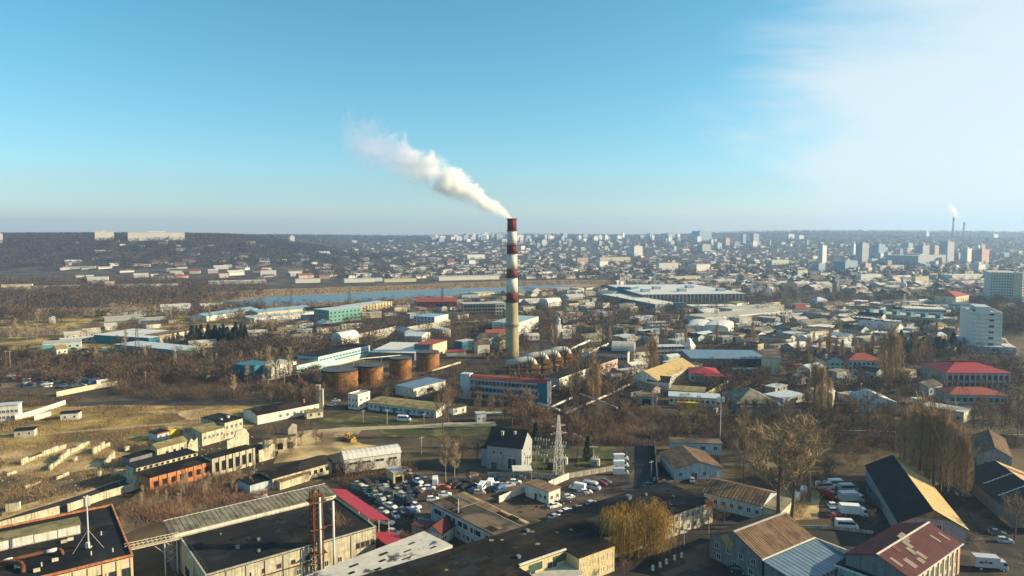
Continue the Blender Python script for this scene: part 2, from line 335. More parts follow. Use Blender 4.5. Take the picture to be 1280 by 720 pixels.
def building(name, label, cat, a, rz, L, W, h, wall='white', roof='tar', kind='flat', axis='AB', rh=2.0, win=(), near=True, over=0.35, ribs=0.0, parapet=0.0, group=None, th=0.18, z0=0.0, extra=True, parapet_mat=None, wallobj=True):
    if W < 0: # give the rectangle a positive depth
        n = Vector((-math.sin(rz), math.cos(rz), 0)); a = a + n * W; W = -W
    root = thing(name, label, cat, (a.x, a.y, z0), rz, group)
    FOOT.append((Vector((a.x, a.y, 0)), Vector((math.cos(rz), math.sin(rz), 0)), Vector((-math.sin(rz), math.cos(rz), 0)), L, W))
    wm = MB(); sink = -0.6
    if kind in ('flat', 'hip'):
        wm.box(0, L, 0, W, sink, h)
    elif axis == 'AB':
        p = profile(kind, W, h, rh); wm.prism([(0, sink)] + p + [(W, sink)], 'x', 0, L)
    else:
        p = profile(kind, L, h, rh); wm.prism([(0, sink)] + p + [(L, sink)], 'y', 0, W)
    wm.obj('wall', mat(wall), root)
    rm = mat(roof)
    if kind == 'flat':
        o = over if not parapet else 0.06
        MB().box(-o, L + o, -o, W + o, h, h + th).obj('roof', rm, root)
        if parapet:
            q = MB(); t = 0.3; zz0, zz1 = h + th, h + th + parapet; e = 0.08
            q.box(-e, L + e, -e, t, zz0, zz1); q.box(-e, L + e, W - t, W + e, zz0, zz1); q.box(-e, t, t, W - t, zz0, zz1); q.box(L - t, L + e, t, W - t, zz0, zz1)
            q.obj('parapet', mat(parapet_mat or wall), root)
    elif kind == 'hip':
        o = over; e = min(W, L) / 2
        v = [(-o, -o, h), (L + o, -o, h), (L + o, W + o, h), (-o, W + o, h)]
        rd = [(e, W / 2, h + rh), (L - e, W / 2, h + rh)] if L >= W else [(L / 2, e, h + rh), (L / 2, W - e, h + rh)]
        m = MB(); lo = [(x, y, z + 0.01) for x, y, z in v]; up = [(x, y, z + 0.16) for x, y, z in v]
        fs = [(3,2,1,0)] + [(i, (i+1)%4, 4+(i+1)%4, 4+i) for i in range(4)]
        fs += ([(4,5,9,8), (5,6,9), (6,7,8,9), (7,4,8)] if L >= W else [(4,5,8), (5,6,9,8), (6,7,9), (7,4,8,9)])
        m.add(lo + up + rd, fs); m.obj('roof', rm, root)
    elif axis == 'AB': extrude_roof(profile(kind, W, h, rh), 'x', 0, L, th, over, ribs).obj('roof', rm, root)
    else: extrude_roof(profile(kind, L, h, rh), 'y', 0, W, th, over, ribs).obj('roof', rm, root)
    wins(root, L, W, win, near)
    root['_L'] = L; root['_W'] = W; root['_h'] = h
    return root
def dims(root):
    L, W, h = root['_L'], root['_W'], root['_h']; return L, W, h
def clean_props():
    for o in bpy.data.objects:
        for k in ('_L', '_W', '_h'):
            if k in o: del o[k]
def bld(name, label, cat, A, B, C, h, top=False, **kw):
    a, rz, L, W = rect(A, B, C, h, top)
    return building(name, label, cat, a, rz, L, W, h, **kw)
def bx(name, label, cat, x0, x1, yt, yb, th=36.0, ratio=0.6, **kw):
    """a building from the width it shows, its eave line and its foot; th is the angle of its long side in the place"""
    g = hit((x0 + x1) / 2, yb); s = depth_scale(g); w = (x1 - x0) * s; t = R(th)
    L = w / (math.cos(t) + ratio * math.sin(t)); W = ratio * L; h = max(2.2, (yb - yt) * s)
    a, L, W = fit(x0, x1, g, t, L, W, ratio)
    return building(name, label, cat, a, t, L, W, h, z0=g.z, **kw)
def fit(x0, x1, g, t, L, W, ratio):
    """place a turned rectangle, nearest corner at the depth of g, so that it spans x0..x1 from the drone"""
    ax = g.x - (x1 - x0) * g.y / FPX / 2 + W * math.sin(t)
    for _ in range(8):
        q = [640 + FPX * (ax + u * math.cos(t) - v * math.sin(t)) / (g.y + u * math.sin(t) + v * math.cos(t)) for u in (0, L) for v in (0, W)]
        lo, hi = min(q), max(q); k = min(1.6, max(0.6, (x1 - x0) / (hi - lo))); L *= k; W = ratio * L; ax += ((x0 + x1) / 2 - (lo + hi) / 2) * g.y / FPX
    return Vector((ax, g.y, 0)), L, W
def box_part(root, name, x0, x1, y0, y1, z0, z1, m): return MB().box(x0, x1, y0, y1, z0, z1).obj(name, mat(m), root)
def door(root, face, s, w, h, m='framedark', z=0.0):
    L, W, _ = dims(root)
    return MB().box(-w/2, w/2, -0.06, 0.05, 0, h).obj('door', mat(m), root, face_pt(face, L, W, s, z), R(FACES[face]))
def pilasters(root, face, n, h, m, w=0.5, out=0.18, a=0.0, b=1.0):
    L, W, _ = dims(root); fl = face_len(face, L, W)
    me = MB().box(-w/2, w/2, -out, 0.02, -0.3, h).mesh('pilaster', [mat(m)])
    for i in range(n):
        s = fl * (a + (b - a) * i / (n - 1)); link('pilaster', me, root, face_pt(face, L, W, s, 0), R(FACES[face]))
def vents(root, n, m='palegrey', smin=0.5, smax=1.3):
    L, W, h = dims(root)
    for i in range(n):
        s = random.uniform(smin, smax); x, y = random.uniform(0.12, 0.88) * L, random.uniform(0.15, 0.85) * W
        v = MB(); v.box(-s/2, s/2, -s/2, s/2, 0, s * 0.8); v.box(-s*0.6, s*0.6, -s*0.6, s*0.6, s*0.8, s*0.9)
        v.obj('roof_vent', mat(m), root, (x, y, h + 0.17))
def stub_chimney(root, x, y, z, hh=1.4, w=0.7, m='brick'):
    c = MB(); c.box(-w/2, w/2, -w/2, w/2, 0, hh); c.box(-w*0.6, w*0.6, -w*0.6, w*0.6, hh, hh + 0.15); c.obj('chimney', mat(m), root, (x, y, z))
def taken(x, y, margin=1.0):
    p = Vector((x, y, 0))
    for a, ux, uy, L, W in FOOT:
        d = p - a; u, v = d.dot(ux), d.dot(uy)
        if -margin < u < L + margin and -margin < v < W + margin: return True
    return False
def poly_px(pts): return [P(*p) for p in pts]
def inside(x, y, poly):
    c = False; j = len(poly) - 1
    for i in range(len(poly)):
        xi, yi, xj, yj = poly[i].x, poly[i].y, poly[j].x, poly[j].y
        if (yi > y) != (yj > y) and x < (xj - xi) * (y - yi) / (yj - yi) + xi: c = not c
        j = i
    return c
def scatter(poly, n, margin=1.0, avoid=True, tries=40):
    xs = [p.x for p in poly]; ys = [p.y for p in poly]; out = []
    for _ in range(n * tries):
        if len(out) >= n: break
        x, y = random.uniform(min(xs), max(xs)), random.uniform(min(ys), max(ys))
        if inside(x, y, poly) and not (avoid and taken(x, y, margin)): out.append((x, y))
    return out
# ground sheets
PATCH = [0]
def patch(name, pts, m, jit=0.0, z=None):
    PATCH[0] += 1; zz = 0.004 * PATCH[0] if z is None else z
    p = [P(*q) for q in pts]; out = []
    if jit:
        for i in range(len(p)):
            a, b = p[i], p[(i + 1) % len(p)]; n = max(1, int((b - a).length / 5)); n = min(n, 60)
            for k in range(n):
                q = a.lerp(b, k / n); out.append((q.x + random.uniform(-jit, jit), q.y + random.uniform(-jit, jit), zz))
    else: out = [(q.x, q.y, zz) for q in p]
    from mathutils.geometry import tessellate_polygon
    tri = tessellate_polygon([[Vector(q) for q in out]])
    me = bpy.data.meshes.new(name); me.from_pydata(out, [], [tuple(t) for t in tri]); me.materials.append(mat(m))
    bm = bmesh.new(); bm.from_mesh(me); bmesh.ops.recalc_face_normals(bm, faces=bm.faces)
    for f in bm.faces:
        if f.normal.z < 0: f.normal_flip()
    bm.to_mesh(me); bm.free()
    return struct(link(name, me))
def strip(name, pts, w, m, jit=0.0):
    """a track or road: a strip of width w along ground points"""
    PATCH[0] += 1; zz = 0.004 * PATCH[0]; p = [P(*q) for q in pts]; q = []
    for i in range(len(p) - 1):
        n = max(1, int((p[i+1] - p[i]).length / 6))
        q += [p[i].lerp(p[i+1], k / n) for k in range(n)]
    q.append(p[-1]); vs = []
    for i, c in enumerate(q):
        d = (q[min(i+1, len(q)-1)] - q[max(i-1, 0)]).normalized(); nrm = Vector((-d.y, d.x, 0))
        vs += [c + nrm * (w/2 + random.uniform(-jit, jit)), c - nrm * (w/2 + random.uniform(-jit, jit))]
    me = bpy.data.meshes.new(name); me.from_pydata([(v.x, v.y, zz) for v in vs], [], [(2*i+1, 2*i+3, 2*i+2, 2*i) for i in range(len(q) - 1)]); me.materials.append(mat(m))
    return struct(link(name, me))
PANELS = {}
def fence(label, pts, h, m='concrete', pl=3.0, th=0.14, gaps=0.0, name='concrete_fence', posts=True):
    """wall of single panels between posts along ground points"""
    p = [P(*q) for q in pts]; root = thing(name, label, 'fence', tuple(p[0]), 0)
    k = (round(pl, 2), round(h, 2), m)
    for i in range(len(p) - 1):
        d = p[i+1] - p[i]; n = max(1, round(d.length / pl)); rz = math.atan2(d.y, d.x); l = d.length / n
        kk = k + (round(l, 2),)
        if kk not in PANELS:
            q = MB(); q.box(0.06, l - 0.06, -th/2, th/2, -0.3, h); q.box(0.06, l - 0.06, -th*0.7, th*0.7, h - 0.16, h - 0.02)
            PANELS[kk] = q.mesh('panel', [mat(m)]); PANELS[kk + ('p',)] = MB().box(-0.11, 0.11, -0.14, 0.14, -0.3, h + 0.12).mesh('post', [mat(m)])
        for j in range(n):
            q = p[i].lerp(p[i+1], j / n) - p[0]
            if random.random() >= gaps: 
                o = link('panel', PANELS[kk], root, tuple(q), rz)
                if name == 'ruined_wall': o.rotation_euler = (R(random.uniform(-4, 4)), R(random.uniform(-2, 2)), rz); o.scale = (1.03, random.uniform(0.8, 1.6), random.uniform(0.55, 1.1))
            if posts and name != 'ruined_wall' and (j or i == 0): link('post', PANELS[kk + ('p',)], root, tuple(q), rz)
    return root
def far_sheet(name, verts, faces, m):
    me = bpy.data.meshes.new(name); me.from_pydata(verts, [], faces); me.materials.append(mat(m)); return link(name, me)
def tri_mesh(name, V, m, parent=None):
    """big triangle soup from an (n, 3, 3) array"""
    n = len(V); me = bpy.data.meshes.new(name)
    me.vertices.add(3 * n); me.vertices.foreach_set('co', V.reshape(-1).astype(np.float32))
    me.loops.add(3 * n); me.loops.foreach_set('vertex_index', np.arange(3 * n, dtype=np.int32))
    me.polygons.add(n); me.polygons.foreach_set('loop_start', np.arange(0, 3 * n, 3, dtype=np.int32))
    me.materials.append(mat(m)); me.update(calc_edges=True); me.validate()
    return link(name, me, parent)
# ------------------------------------------------------------------ trees
def grow(seed, height, crown, kind='broad'):
    rnd = random.Random(seed); tr = MB(); tw = []
    def twig(p, d, l, w):
        side = d.cross(Vector((rnd.uniform(-1,1), rnd.uniform(-1,1), rnd.uniform(-1,1)))).normalized() * w
        tw.append((p - side, p + side, p + d * l))
    def branch(p, d, l, r, lev):
        n = 3 if lev < 2 else 2; pts = [p]; q = p.copy(); dd = d.copy(); rs = [r]
        for i in range(n):
            dd = (dd + Vector((rnd.uniform(-1,1), rnd.uniform(-1,1), rnd.uniform(-0.5,0.9))) * (0.16 if lev else 0.05)).normalized()
            q = q + dd * (l / n); pts.append(q.copy()); rs.append(r * (1 - 0.62 * (i + 1) / n))
        for i in range(n): tr.tube(pts[i], pts[i+1], rs[i], rs[i+1], n=6 if lev == 0 else (5 if lev == 1 else 3), cap=False)
        if lev >= 2:
            for _ in range(24 if kind != 'poplar' else 8):
                t = rnd.random(); i = min(n - 1, int(t * n)); b = pts[i].lerp(pts[i+1], t * n - i)
                e = (dd + Vector((rnd.gauss(0,1), rnd.gauss(0,1), rnd.gauss(0.25,0.8))) * (0.75 if kind != 'poplar' else 0.3)).normalized()
                twig(b, e, rnd.uniform(0.05, 0.12) * height, 0.0019 * height + 0.012)
            return
        k = {0: 9, 1: 6}[lev]
        for j in range(k):
            t = (0.32 if lev == 0 else 0.2) + (0.68 if lev == 0 else 0.8) * (j + rnd.random()) / k
            t = min(0.98, t); i = min(n - 1, int(t * n)); b = pts[i].lerp(pts[i+1], t * n - i)
            az = rnd.uniform(0, 2 * math.pi) if lev else 2.4 * j + rnd.uniform(-0.4, 0.4)
            o = Vector((math.cos(az), math.sin(az), 0))
            up = 0.75 if lev == 0 else 0.35
            if kind == 'poplar': e = (dd * 2.6 + o * 0.55).normalized()
            elif lev == 0: e = (o * (0.9 - 0.35 * t) + Vector((0, 0, up + 0.5 * t))).normalized()
            else: e = (dd * 0.9 + o * 0.75 + Vector((0, 0, up))).normalized()
            ll = {0: crown * rnd.uniform(0.75, 1.15), 1: crown * rnd.uniform(0.38, 0.62)}[lev]
            if kind == 'poplar': ll = {0: height * rnd.uniform(0.2, 0.36), 1: height * rnd.uniform(0.09, 0.18)}[lev]
            if lev == 0: ll *= (1.15 - 0.45 * t)
            branch(b, e, ll, rs[i] * rnd.uniform(0.35, 0.5), lev + 1)
    branch(Vector((0, 0, -0.3)), Vector((0, 0, 1)), height * (0.82 if kind != 'poplar' else 0.9), 0.0125 * height + 0.04, 0)
    return tr, np.array([[tuple(v) for v in t] for t in tw])
def tree_proto(kind, seed, height, crown, bark, twigm):
    tr, tw = grow(seed, height, crown, kind)
    if kind == 'poplar':   # many fine upright shoots
        rs = np.random.default_rng(seed)
        n = 1500; t = rs.random(n) ** 0.8; z = height * (0.12 + 0.8 * t); rr = crown * np.sin(np.pi * np.clip(0.12 + 0.85 * t, 0, 1)) ** 0.7 * np.sqrt(rs.random(n)); az = rs.random(n) * 6.283
        p = np.stack([rr * np.cos(az), rr * np.sin(az), z], 1); d = np.stack([0.22 * np.cos(az) + rs.normal(0, .1, n), 0.22 * np.sin(az) + rs.normal(0, .1, n), np.ones(n)], 1)
        d *= (height * rs.uniform(0.05, 0.11, n))[:, None]; sd = np.stack([-np.sin(az + rs.normal(0, 1, n)), np.cos(az), np.zeros(n)], 1) * (0.045)
        tw = np.concatenate([tw, np.stack([p - sd, p + sd, p + d], 1)])
    me_t = tr.mesh('trunk', [mat(bark)])
    V = tw; n = len(V); me = bpy.data.meshes.new('crown'); me.vertices.add(3*n); me.vertices.foreach_set('co', V.reshape(-1).astype(np.float32)); me.loops.add(3*n); me.loops.foreach_set('vertex_index', np.arange(3*n, dtype=np.int32))
    me.polygons.add(n); me.polygons.foreach_set('loop_start', np.arange(0, 3*n, 3, dtype=np.int32)); me.materials.append(mat(twigm)); me.update(calc_edges=True)
    return me_t, me, height
def willow_proto(seed, height, crown):
    rnd = random.Random(seed); tr = MB(); tw = []
    top = []
    tr.tube((0,0,-0.3), (0.2,0.1,height*0.42), 0.55, 0.38, 8, cap=False)
    for j in range(11):
        az = 2.4 * j + rnd.uniform(-.3,.3); o = Vector((math.cos(az), math.sin(az), 0)); p = Vector((0.2, 0.1, height * rnd.uniform(0.3, 0.42))); d = (o * rnd.uniform(0.35, 0.9) + Vector((0,0,1))).normalized(); r = 0.24
        pts = [p]
        for i in range(5):
            d = (d + o * 0.12 - Vector((0,0,0.10 * i)) + Vector((rnd.uniform(-.1,.1), rnd.uniform(-.1,.1), 0))).normalized(); q = pts[-1] + d * height * 0.125; tr.tube(pts[-1], q, r, r * 0.7, 5, cap=False); r *= 0.7; pts.append(q)
        top += pts[1:]
    for b in top:
        for _ in range(58):
            o = Vector((rnd.gauss(0,1), rnd.gauss(0,1), 0)); c = b + o * crown * 0.22 + Vector((0,0,rnd.uniform(-0.3, 1.6)))
            p = c.copy(); d = Vector((o.x * 0.3, o.y * 0.3, rnd.uniform(-0.1, 0.4))); w = 0.05
            for s in range(rnd.randint(2, 12)):
                d = (d + Vector((0,0,-0.55)) + Vector((rnd.uniform(-.12,.12), rnd.uniform(-.12,.12), 0))).normalized(); q = p + d * rnd.uniform(0.7, 1.2)
                if q.z < 0.8: break
                sd = d.cross(Vector((rnd.uniform(-1,1), rnd.uniform(-1,1), 0.2))).normalized() * w; tw.append((p - sd, p + sd, q + sd * 0.4)); p = q
    return tr.mesh('trunk', [mat('bark')]), tri_data(np.array([[tuple(v) for v in t] for t in tw]), 'willow'), height
def tri_data(V, m):
    n = len(V); me = bpy.data.meshes.new('crown'); me.vertices.add(3*n); me.vertices.foreach_set('co', V.reshape(-1).astype(np.float32)); me.loops.add(3*n); me.loops.foreach_set('vertex_index', np.arange(3*n, dtype=np.int32))
    me.polygons.add(n); me.polygons.foreach_set('loop_start', np.arange(0, 3*n, 3, dtype=np.int32)); me.materials.append(mat(m)); me.update(calc_edges=True); return me
def conifer_proto(seed, height, crown):
    rs = np.random.default_rng(seed); n = 1500; t = rs.random(n); z = height * (0.08 + 0.9 * t); r = crown * (1 - t) ** 0.85 * (0.45 + 0.55 * np.sqrt(rs.random(n))) * (0.82 + 0.18 * np.sin(t * 60)); az = rs.random(n) * 6.283
    p = np.stack([r*np.cos(az), r*np.sin(az), z], 1); d = np.stack([np.cos(az), np.sin(az), rs.uniform(-0.5, 0.1, n)], 1) * rs.uniform(0.4, 0.9, n)[:, None]; sd = np.stack([-np.sin(az), np.cos(az), rs.normal(0, .3, n)], 1) * 0.22
    tr = MB(); tr.tube((0,0,-0.3), (0,0,height*0.95), 0.28, 0.04, 6)
    return tr.mesh('trunk', [mat('bark')]), tri_data(np.stack([p - sd, p + sd, p + d], 1), 'needle'), height
PROTO = {
 'broad': [tree_proto('broad', 11 + i, 11, 3.4 + 0.35 * i, 'bark', ('twig', 'twigred', 'twig', 'twig')[i]) for i in range(4)],
 'tall': [tree_proto('broad', 31 + i, 20, 5.6 + 0.6 * i, 'bark', 'twigtan') for i in range(3)],
 'pale': [tree_proto('broad', 51 + i, 13, 2.7, 'barkpale', 'twigpale') for i in range(2)],
 'poplar': [tree_proto('poplar', 61 + i, 22, 1.9 + 0.25 * i, 'bark', 'poplar') for i in range(3)],
 'willow': [willow_proto(71, 16, 6.2), willow_proto(72, 16, 6.0)],
 'conifer': [conifer_proto(81, 10, 2.4), conifer_proto(82, 10, 2.9)],
}
def tree(kind, x, y, h, label, group=None, z=0.0, var=None, name=None, wide=1.0):
    pr = PROTO[kind]; me_t, me_c, hh = pr[random.randrange(len(pr)) if var is None else var % len(pr)]; s = h / hh
    nm = name or {'broad': 'bare_tree', 'tall': 'bare_tree', 'pale': 'birch_tree', 'poplar': 'poplar_tree', 'willow': 'willow_tree', 'conifer': 'conifer_tree'}[kind]
    root = thing(nm, label, 'tree', (x, y, z), random.uniform(0, 6.28), group); root.scale = (s * wide, s * wide, s)
    link('trunk', me_t, root); link('crown', me_c, root)
    return root
def tree_px(kind, px, py, ytop, label, group=None, var=None, wide=1.0):
    g = P(px, py); h = H * (1 - (ytop - HZ) / (py - HZ)); return tree(kind, g.x, g.y, h, label, group, 0, var, None, wide)
def wood_soup(pts, hr, rr, n, s, rs):
    """many far trees as one soup of twig-sized faces: pts (k,3)"""
    k = len(pts); h = rs.uniform(*hr, k); r = rs.uniform(*rr, k)
    idx = np.repeat(np.arange(k), n); m = len(idx); az = rs.random(m) * 6.283; t = rs.random(m); rad = r[idx] * np.sqrt(rs.random(m)) * np.sin(np.pi * np.clip(0.12 + 0.86 * t, 0, 1)) ** 0.6
    c = np.stack([pts[idx, 0] + rad * np.cos(az), pts[idx, 1] + rad * np.sin(az), pts[idx, 2] + h[idx] * (0.12 + 0.85 * t)], 1)
    d = np.stack([np.cos(az) * 0.6 + rs.normal(0, .4, m), np.sin(az) * 0.6 + rs.normal(0, .4, m), rs.uniform(0.1, 1.3, m)], 1); d /= np.linalg.norm(d, axis=1)[:, None]
    l = rs.uniform(0.6, 1.4, m) * s[0]; sd = np.cross(d, rs.normal(0, 1, (m, 3))); sd /= np.linalg.norm(sd, axis=1)[:, None]
    w = sd * s[1]; return np.stack([c - w, c + w, c + d * l[:, None]], 1)
def thicket(name, label, pts, dens, h, m='midwood', lw=(1.2, 0.035), avoid=True):
    """scrub as uncounted stuff: twigs rising from the whole area"""
    poly = poly_px(pts); xs = [p.x for p in poly]; ys = [p.y for p in poly]
    area = (max(xs) - min(xs)) * (max(ys) - min(ys)); n = int(area * dens); 
    rs = np.random.default_rng(len(name) + int(pts[0][0]) + int(pts[0][1])); X = rs.uniform(min(xs), max(xs), n); Y = rs.uniform(min(ys), max(ys), n)
    px = np.array([(p.x, p.y) for p in poly]); ins = np.zeros(n, bool); j = len(px) - 1
    for i in range(len(px)):
        a, b = px[i], px[j]
        cond = ((a[1] > Y) != (b[1] > Y)) & (X < (b[0] - a[0]) * (Y - a[1]) / (b[1] - a[1] + 1e-9) + a[0]); ins ^= cond; j = i
    if avoid:
        for a, ux, uy, L, W in FOOT:
            u = (X - a.x) * ux.x + (Y - a.y) * ux.y; v = (X - a.x) * uy.x + (Y - a.y) * uy.y
            ins &= ~((u > -0.5) & (u < L + 0.5) & (v > -0.5) & (v < W + 0.5))
    # clumps: keep where a coarse random field is high
    f = np.sin(X * 0.31 + 1.3 * np.sin(Y * 0.17)) + np.sin(Y * 0.37 + 1.7 * np.sin(X * 0.13)) + rs.normal(0, 0.8, n); ins &= f > -0.7
    X, Y, f = X[ins], Y[ins], f[ins]; n = len(X)
    if n == 0: return
    z0 = rs.random(n) * h * 0.55; d = np.stack([rs.normal(0, .45, n), rs.normal(0, .45, n), rs.uniform(0.5, 1.2, n)], 1); d /= np.linalg.norm(d, axis=1)[:, None]
    l = lw[0] * rs.uniform(0.6, 1.5, n) * (0.7 + 0.25 * np.clip(f, -1, 2)); c = np.stack([X, Y, z0 * (0.7 + 0.25 * np.clip(f, -1, 2))], 1)
    sd = np.cross(d, rs.normal(0, 1, (n, 3))); sd /= np.linalg.norm(sd, axis=1)[:, None]; w = sd * lw[1]
    o = tri_mesh(name, np.stack([c - w, c + w, c + d * l[:, None]], 1), m); return stuff(o, label, 'scrub')
# ------------------------------------------------------------------ vehicles
PAINT = {'white': (0.72, 0.73, 0.72), 'silver': (0.42, 0.44, 0.46), 'black': (0.018, 0.019, 0.022), 'grey': (0.13, 0.14, 0.15), 'red': (0.38, 0.03, 0.025), 'blue': (0.05, 0.13, 0.28), 'teal': (0.06, 0.26, 0.30), 'darkgreen': (0.03, 0.07, 0.05), 'beige': (0.42, 0.36, 0.26), 'rusty': (0.14, 0.07, 0.04), 'orange': (0.55, 0.10, 0.02)}
def paint(c, wreck=False): return mat('paint_' + c + ('_worn' if wreck else ''), PAINT[c], rough=0.75 if wreck else 0.35, var=0.3 if wreck else 0.06, scale=1.5, spec=0.5, stain=(0.12, 0.06, 0.03) if wreck else None)
VM = {}
def loft(sections, w):
    """sections: (x, z0, z1, half width at bottom, half width at top) joined along x"""
    m = MB(); vs = []
    for x, z0, z1, a, b in sections: vs += [(x, -a, z0), (x, a, z0), (x, b, z1), (x, -b, z1)]
    n = len(sections); fs = [(0, 1, 2, 3), tuple(4 * (n - 1) + i for i in (3, 2, 1, 0))]
    for i in range(n - 1):
        for k in range(4): fs.append((4*i + k, 4*(i+1) + k, 4*(i+1) + (k+1) % 4, 4*i + (k+1) % 4))
    return m.add(vs, fs)
def wheel_mesh():
    if 'wheel' not in VM:
        a = MB(); a.tube((0, -0.11, 0), (0, 0.11, 0), 0.33, 0.33, 12); VM['wheel'] = a.mesh('wheel', [mat('tyre')])
        b = MB(); b.tube((0, -0.125, 0), (0, 0.125, 0), 0.2, 0.2, 8); VM['rim'] = b.mesh('rim', [mat('steel')])
    return VM['wheel']
def car_meshes(kind):
    if kind in VM: return VM[kind]
    if kind == 'car':
        body = loft([(-2.15, 0.35, 0.80, 0.74, 0.70), (-2.0, 0.25, 0.95, 0.82, 0.78), (-1.3, 0.22, 1.0, 0.86, 0.80), (0.95, 0.22, 0.96, 0.86, 0.80), (1.9, 0.25, 0.80, 0.82, 0.74), (2.15, 0.33, 0.62, 0.72, 0.66)], 0)
        glass = loft([(-1.75, 0.92, 0.98, 0.74, 0.72), (-1.1, 0.92, 1.38, 0.76, 0.60), (0.15, 0.92, 1.42, 0.76, 0.60), (0.98, 0.90, 0.97, 0.74, 0.70)], 0)
        roof = loft([(-1.05, 1.37, 1.43, 0.61, 0.55), (-0.5, 1.40, 1.47, 0.62, 0.56), (0.15, 1.38, 1.44, 0.61, 0.55)], 0); wx, sz = (-1.3, 1.3), 1.0
    elif kind == 'hatch':
        body = loft([(-1.95, 0.33, 0.9, 0.74, 0.7), (-1.8, 0.24, 1.02, 0.83, 0.79), (0.8, 0.22, 1.0, 0.86, 0.8), (1.65, 0.26, 0.86, 0.82, 0.74), (1.95, 0.33, 0.64, 0.72, 0.66)], 0)
        glass = loft([(-1.85, 0.95, 1.02, 0.76, 0.74), (-1.6, 0.95, 1.45, 0.78, 0.62), (0.1, 0.95, 1.5, 0.78, 0.62), (0.95, 0.93, 1.0, 0.76, 0.72)], 0)
        roof = loft([(-1.6, 1.44, 1.5, 0.63, 0.56), (-0.7, 1.48, 1.56, 0.65, 0.58), (0.1, 1.46, 1.52, 0.63, 0.56)], 0); wx, sz = (-1.2, 1.2), 1.0
    elif kind == 'van':
        body = loft([(-2.7, 0.4, 2.15, 0.93, 0.80), (-2.6, 0.28, 2.3, 0.97, 0.84), (1.0, 0.28, 2.32, 0.97, 0.84), (1.35, 0.28, 2.1, 0.97, 0.80), (2.0, 0.28, 1.25, 0.96, 0.84), (2.6, 0.3, 1.05, 0.92, 0.78), (2.75, 0.38, 0.75, 0.84, 0.76)], 0)
        glass = loft([(1.12, 1.30, 2.05, 0.925, 0.845), (1.42, 1.30, 2.02, 0.915, 0.80), (2.03, 1.25, 1.30, 0.86, 0.84)], 0)
        roof = None; wx, sz = (-1.7, 1.75), 1.05
    elif kind == 'minibus':
        body = loft([(-2.9, 0.4, 2.35, 0.96, 0.84), (-2.8, 0.28, 2.5, 1.0, 0.86), (1.4, 0.28, 2.5, 1.0, 0.86), (1.75, 0.28, 2.2, 1.0, 0.84), (2.3, 0.28, 1.3, 0.98, 0.86), (2.85, 0.3, 1.1, 0.94, 0.8), (3.0, 0.38, 0.8, 0.86, 0.78)], 0)
        glass = loft([(-2.5, 1.35, 2.05, 0.965, 0.925), (1.3, 1.35, 2.05, 0.965, 0.925), (1.85, 1.35, 2.02, 0.955, 0.83), (2.33, 1.30, 1.36, 0.90, 0.86)], 0)
        roof = None; wx, sz = (-1.9, 1.95), 1.05
    elif kind == 'truck':
        body = loft([(1.3, 0.5, 2.5, 1.1, 1.05), (2.6, 0.5, 2.5, 1.1, 1.05), (3.0, 0.5, 1.5, 1.1, 1.0), (3.1, 0.5, 1.1, 1.08, 1.0)], 0)
        glass = loft([(2.0, 1.55, 2.3, 1.11, 1.075), (2.62, 1.55, 2.3, 1.11, 1.06), (2.98, 1.52, 1.6, 1.06, 1.03)], 0)
        roof = MB().box(-4.2, 1.15, -1.25, 1.25, 0.95, 3.4); wx, sz = (-2.9, 2.1), 1.35
    VM[kind] = (body, glass, roof, wx, sz); return VM[kind]
def car(kind, x, y, ang, color, label, cat=None, group=None, z=0.0, wreck=False, name=None, tilt=0.0, box_color=None):
    body, glass, roof, wx, sz = car_meshes(kind); key = (kind, color, wreck, box_color)
    if key not in VM:
        VM[key] = (body.mesh('body', [paint(color, wreck)]), roof.mesh('roof', [paint(box_color or color, wreck)]) if roof else None)
        if (kind, 'glass') not in VM: VM[(kind, 'glass')] = glass.mesh('windows', [mat('glass')])
    root = thing(name or {'hatch': 'car', 'truck': 'box_truck'}.get(kind, kind), label, cat or {'hatch': 'car'}.get(kind, kind), (x, y, z), R(ang), group)
    if tilt: root.rotation_euler = (R(tilt), R(tilt * 0.6), R(ang))
    link('body', VM[key][0], root); link('windscreen' if kind == 'van' else 'cabin_glass', VM[(kind, 'glass')], root)
    if VM[key][1]: link('cargo_box' if kind == 'truck' else 'roof', VM[key][1], root)
    hw = {'car': 0.76, 'hatch': 0.76, 'van': 0.86, 'minibus': 0.88, 'truck': 1.0}[kind]; wm = wheel_mesh()
    for a in wx:
        for s in (-1, 1):
            w = link('wheel', wm, root, (a, s * hw, 0.33 * sz)); w.scale = (sz, 1, sz); link('rim', VM['rim'], w)
    if kind in ('van', 'minibus', 'truck', 'car', 'hatch'):
        if 'lamp' not in VM: VM['lamp'] = MB().box(-0.03, 0.05, -0.16, 0.16, -0.08, 0.08).mesh('headlight', [mat('frame')])
        fx = {'car': 2.08, 'hatch': 1.88, 'van': 2.66, 'minibus': 2.9, 'truck': 3.06}[kind]
        if not wreck:
            for s in (-1, 1): link('headlight', VM['lamp'], root, (fx, s * hw * 0.75, 0.66))
    return root
def car_px(kind, px, py, ang, color, label, **kw):
    g = P(px, py); return car(kind, g.x, g.y, ang, color, label, **kw)
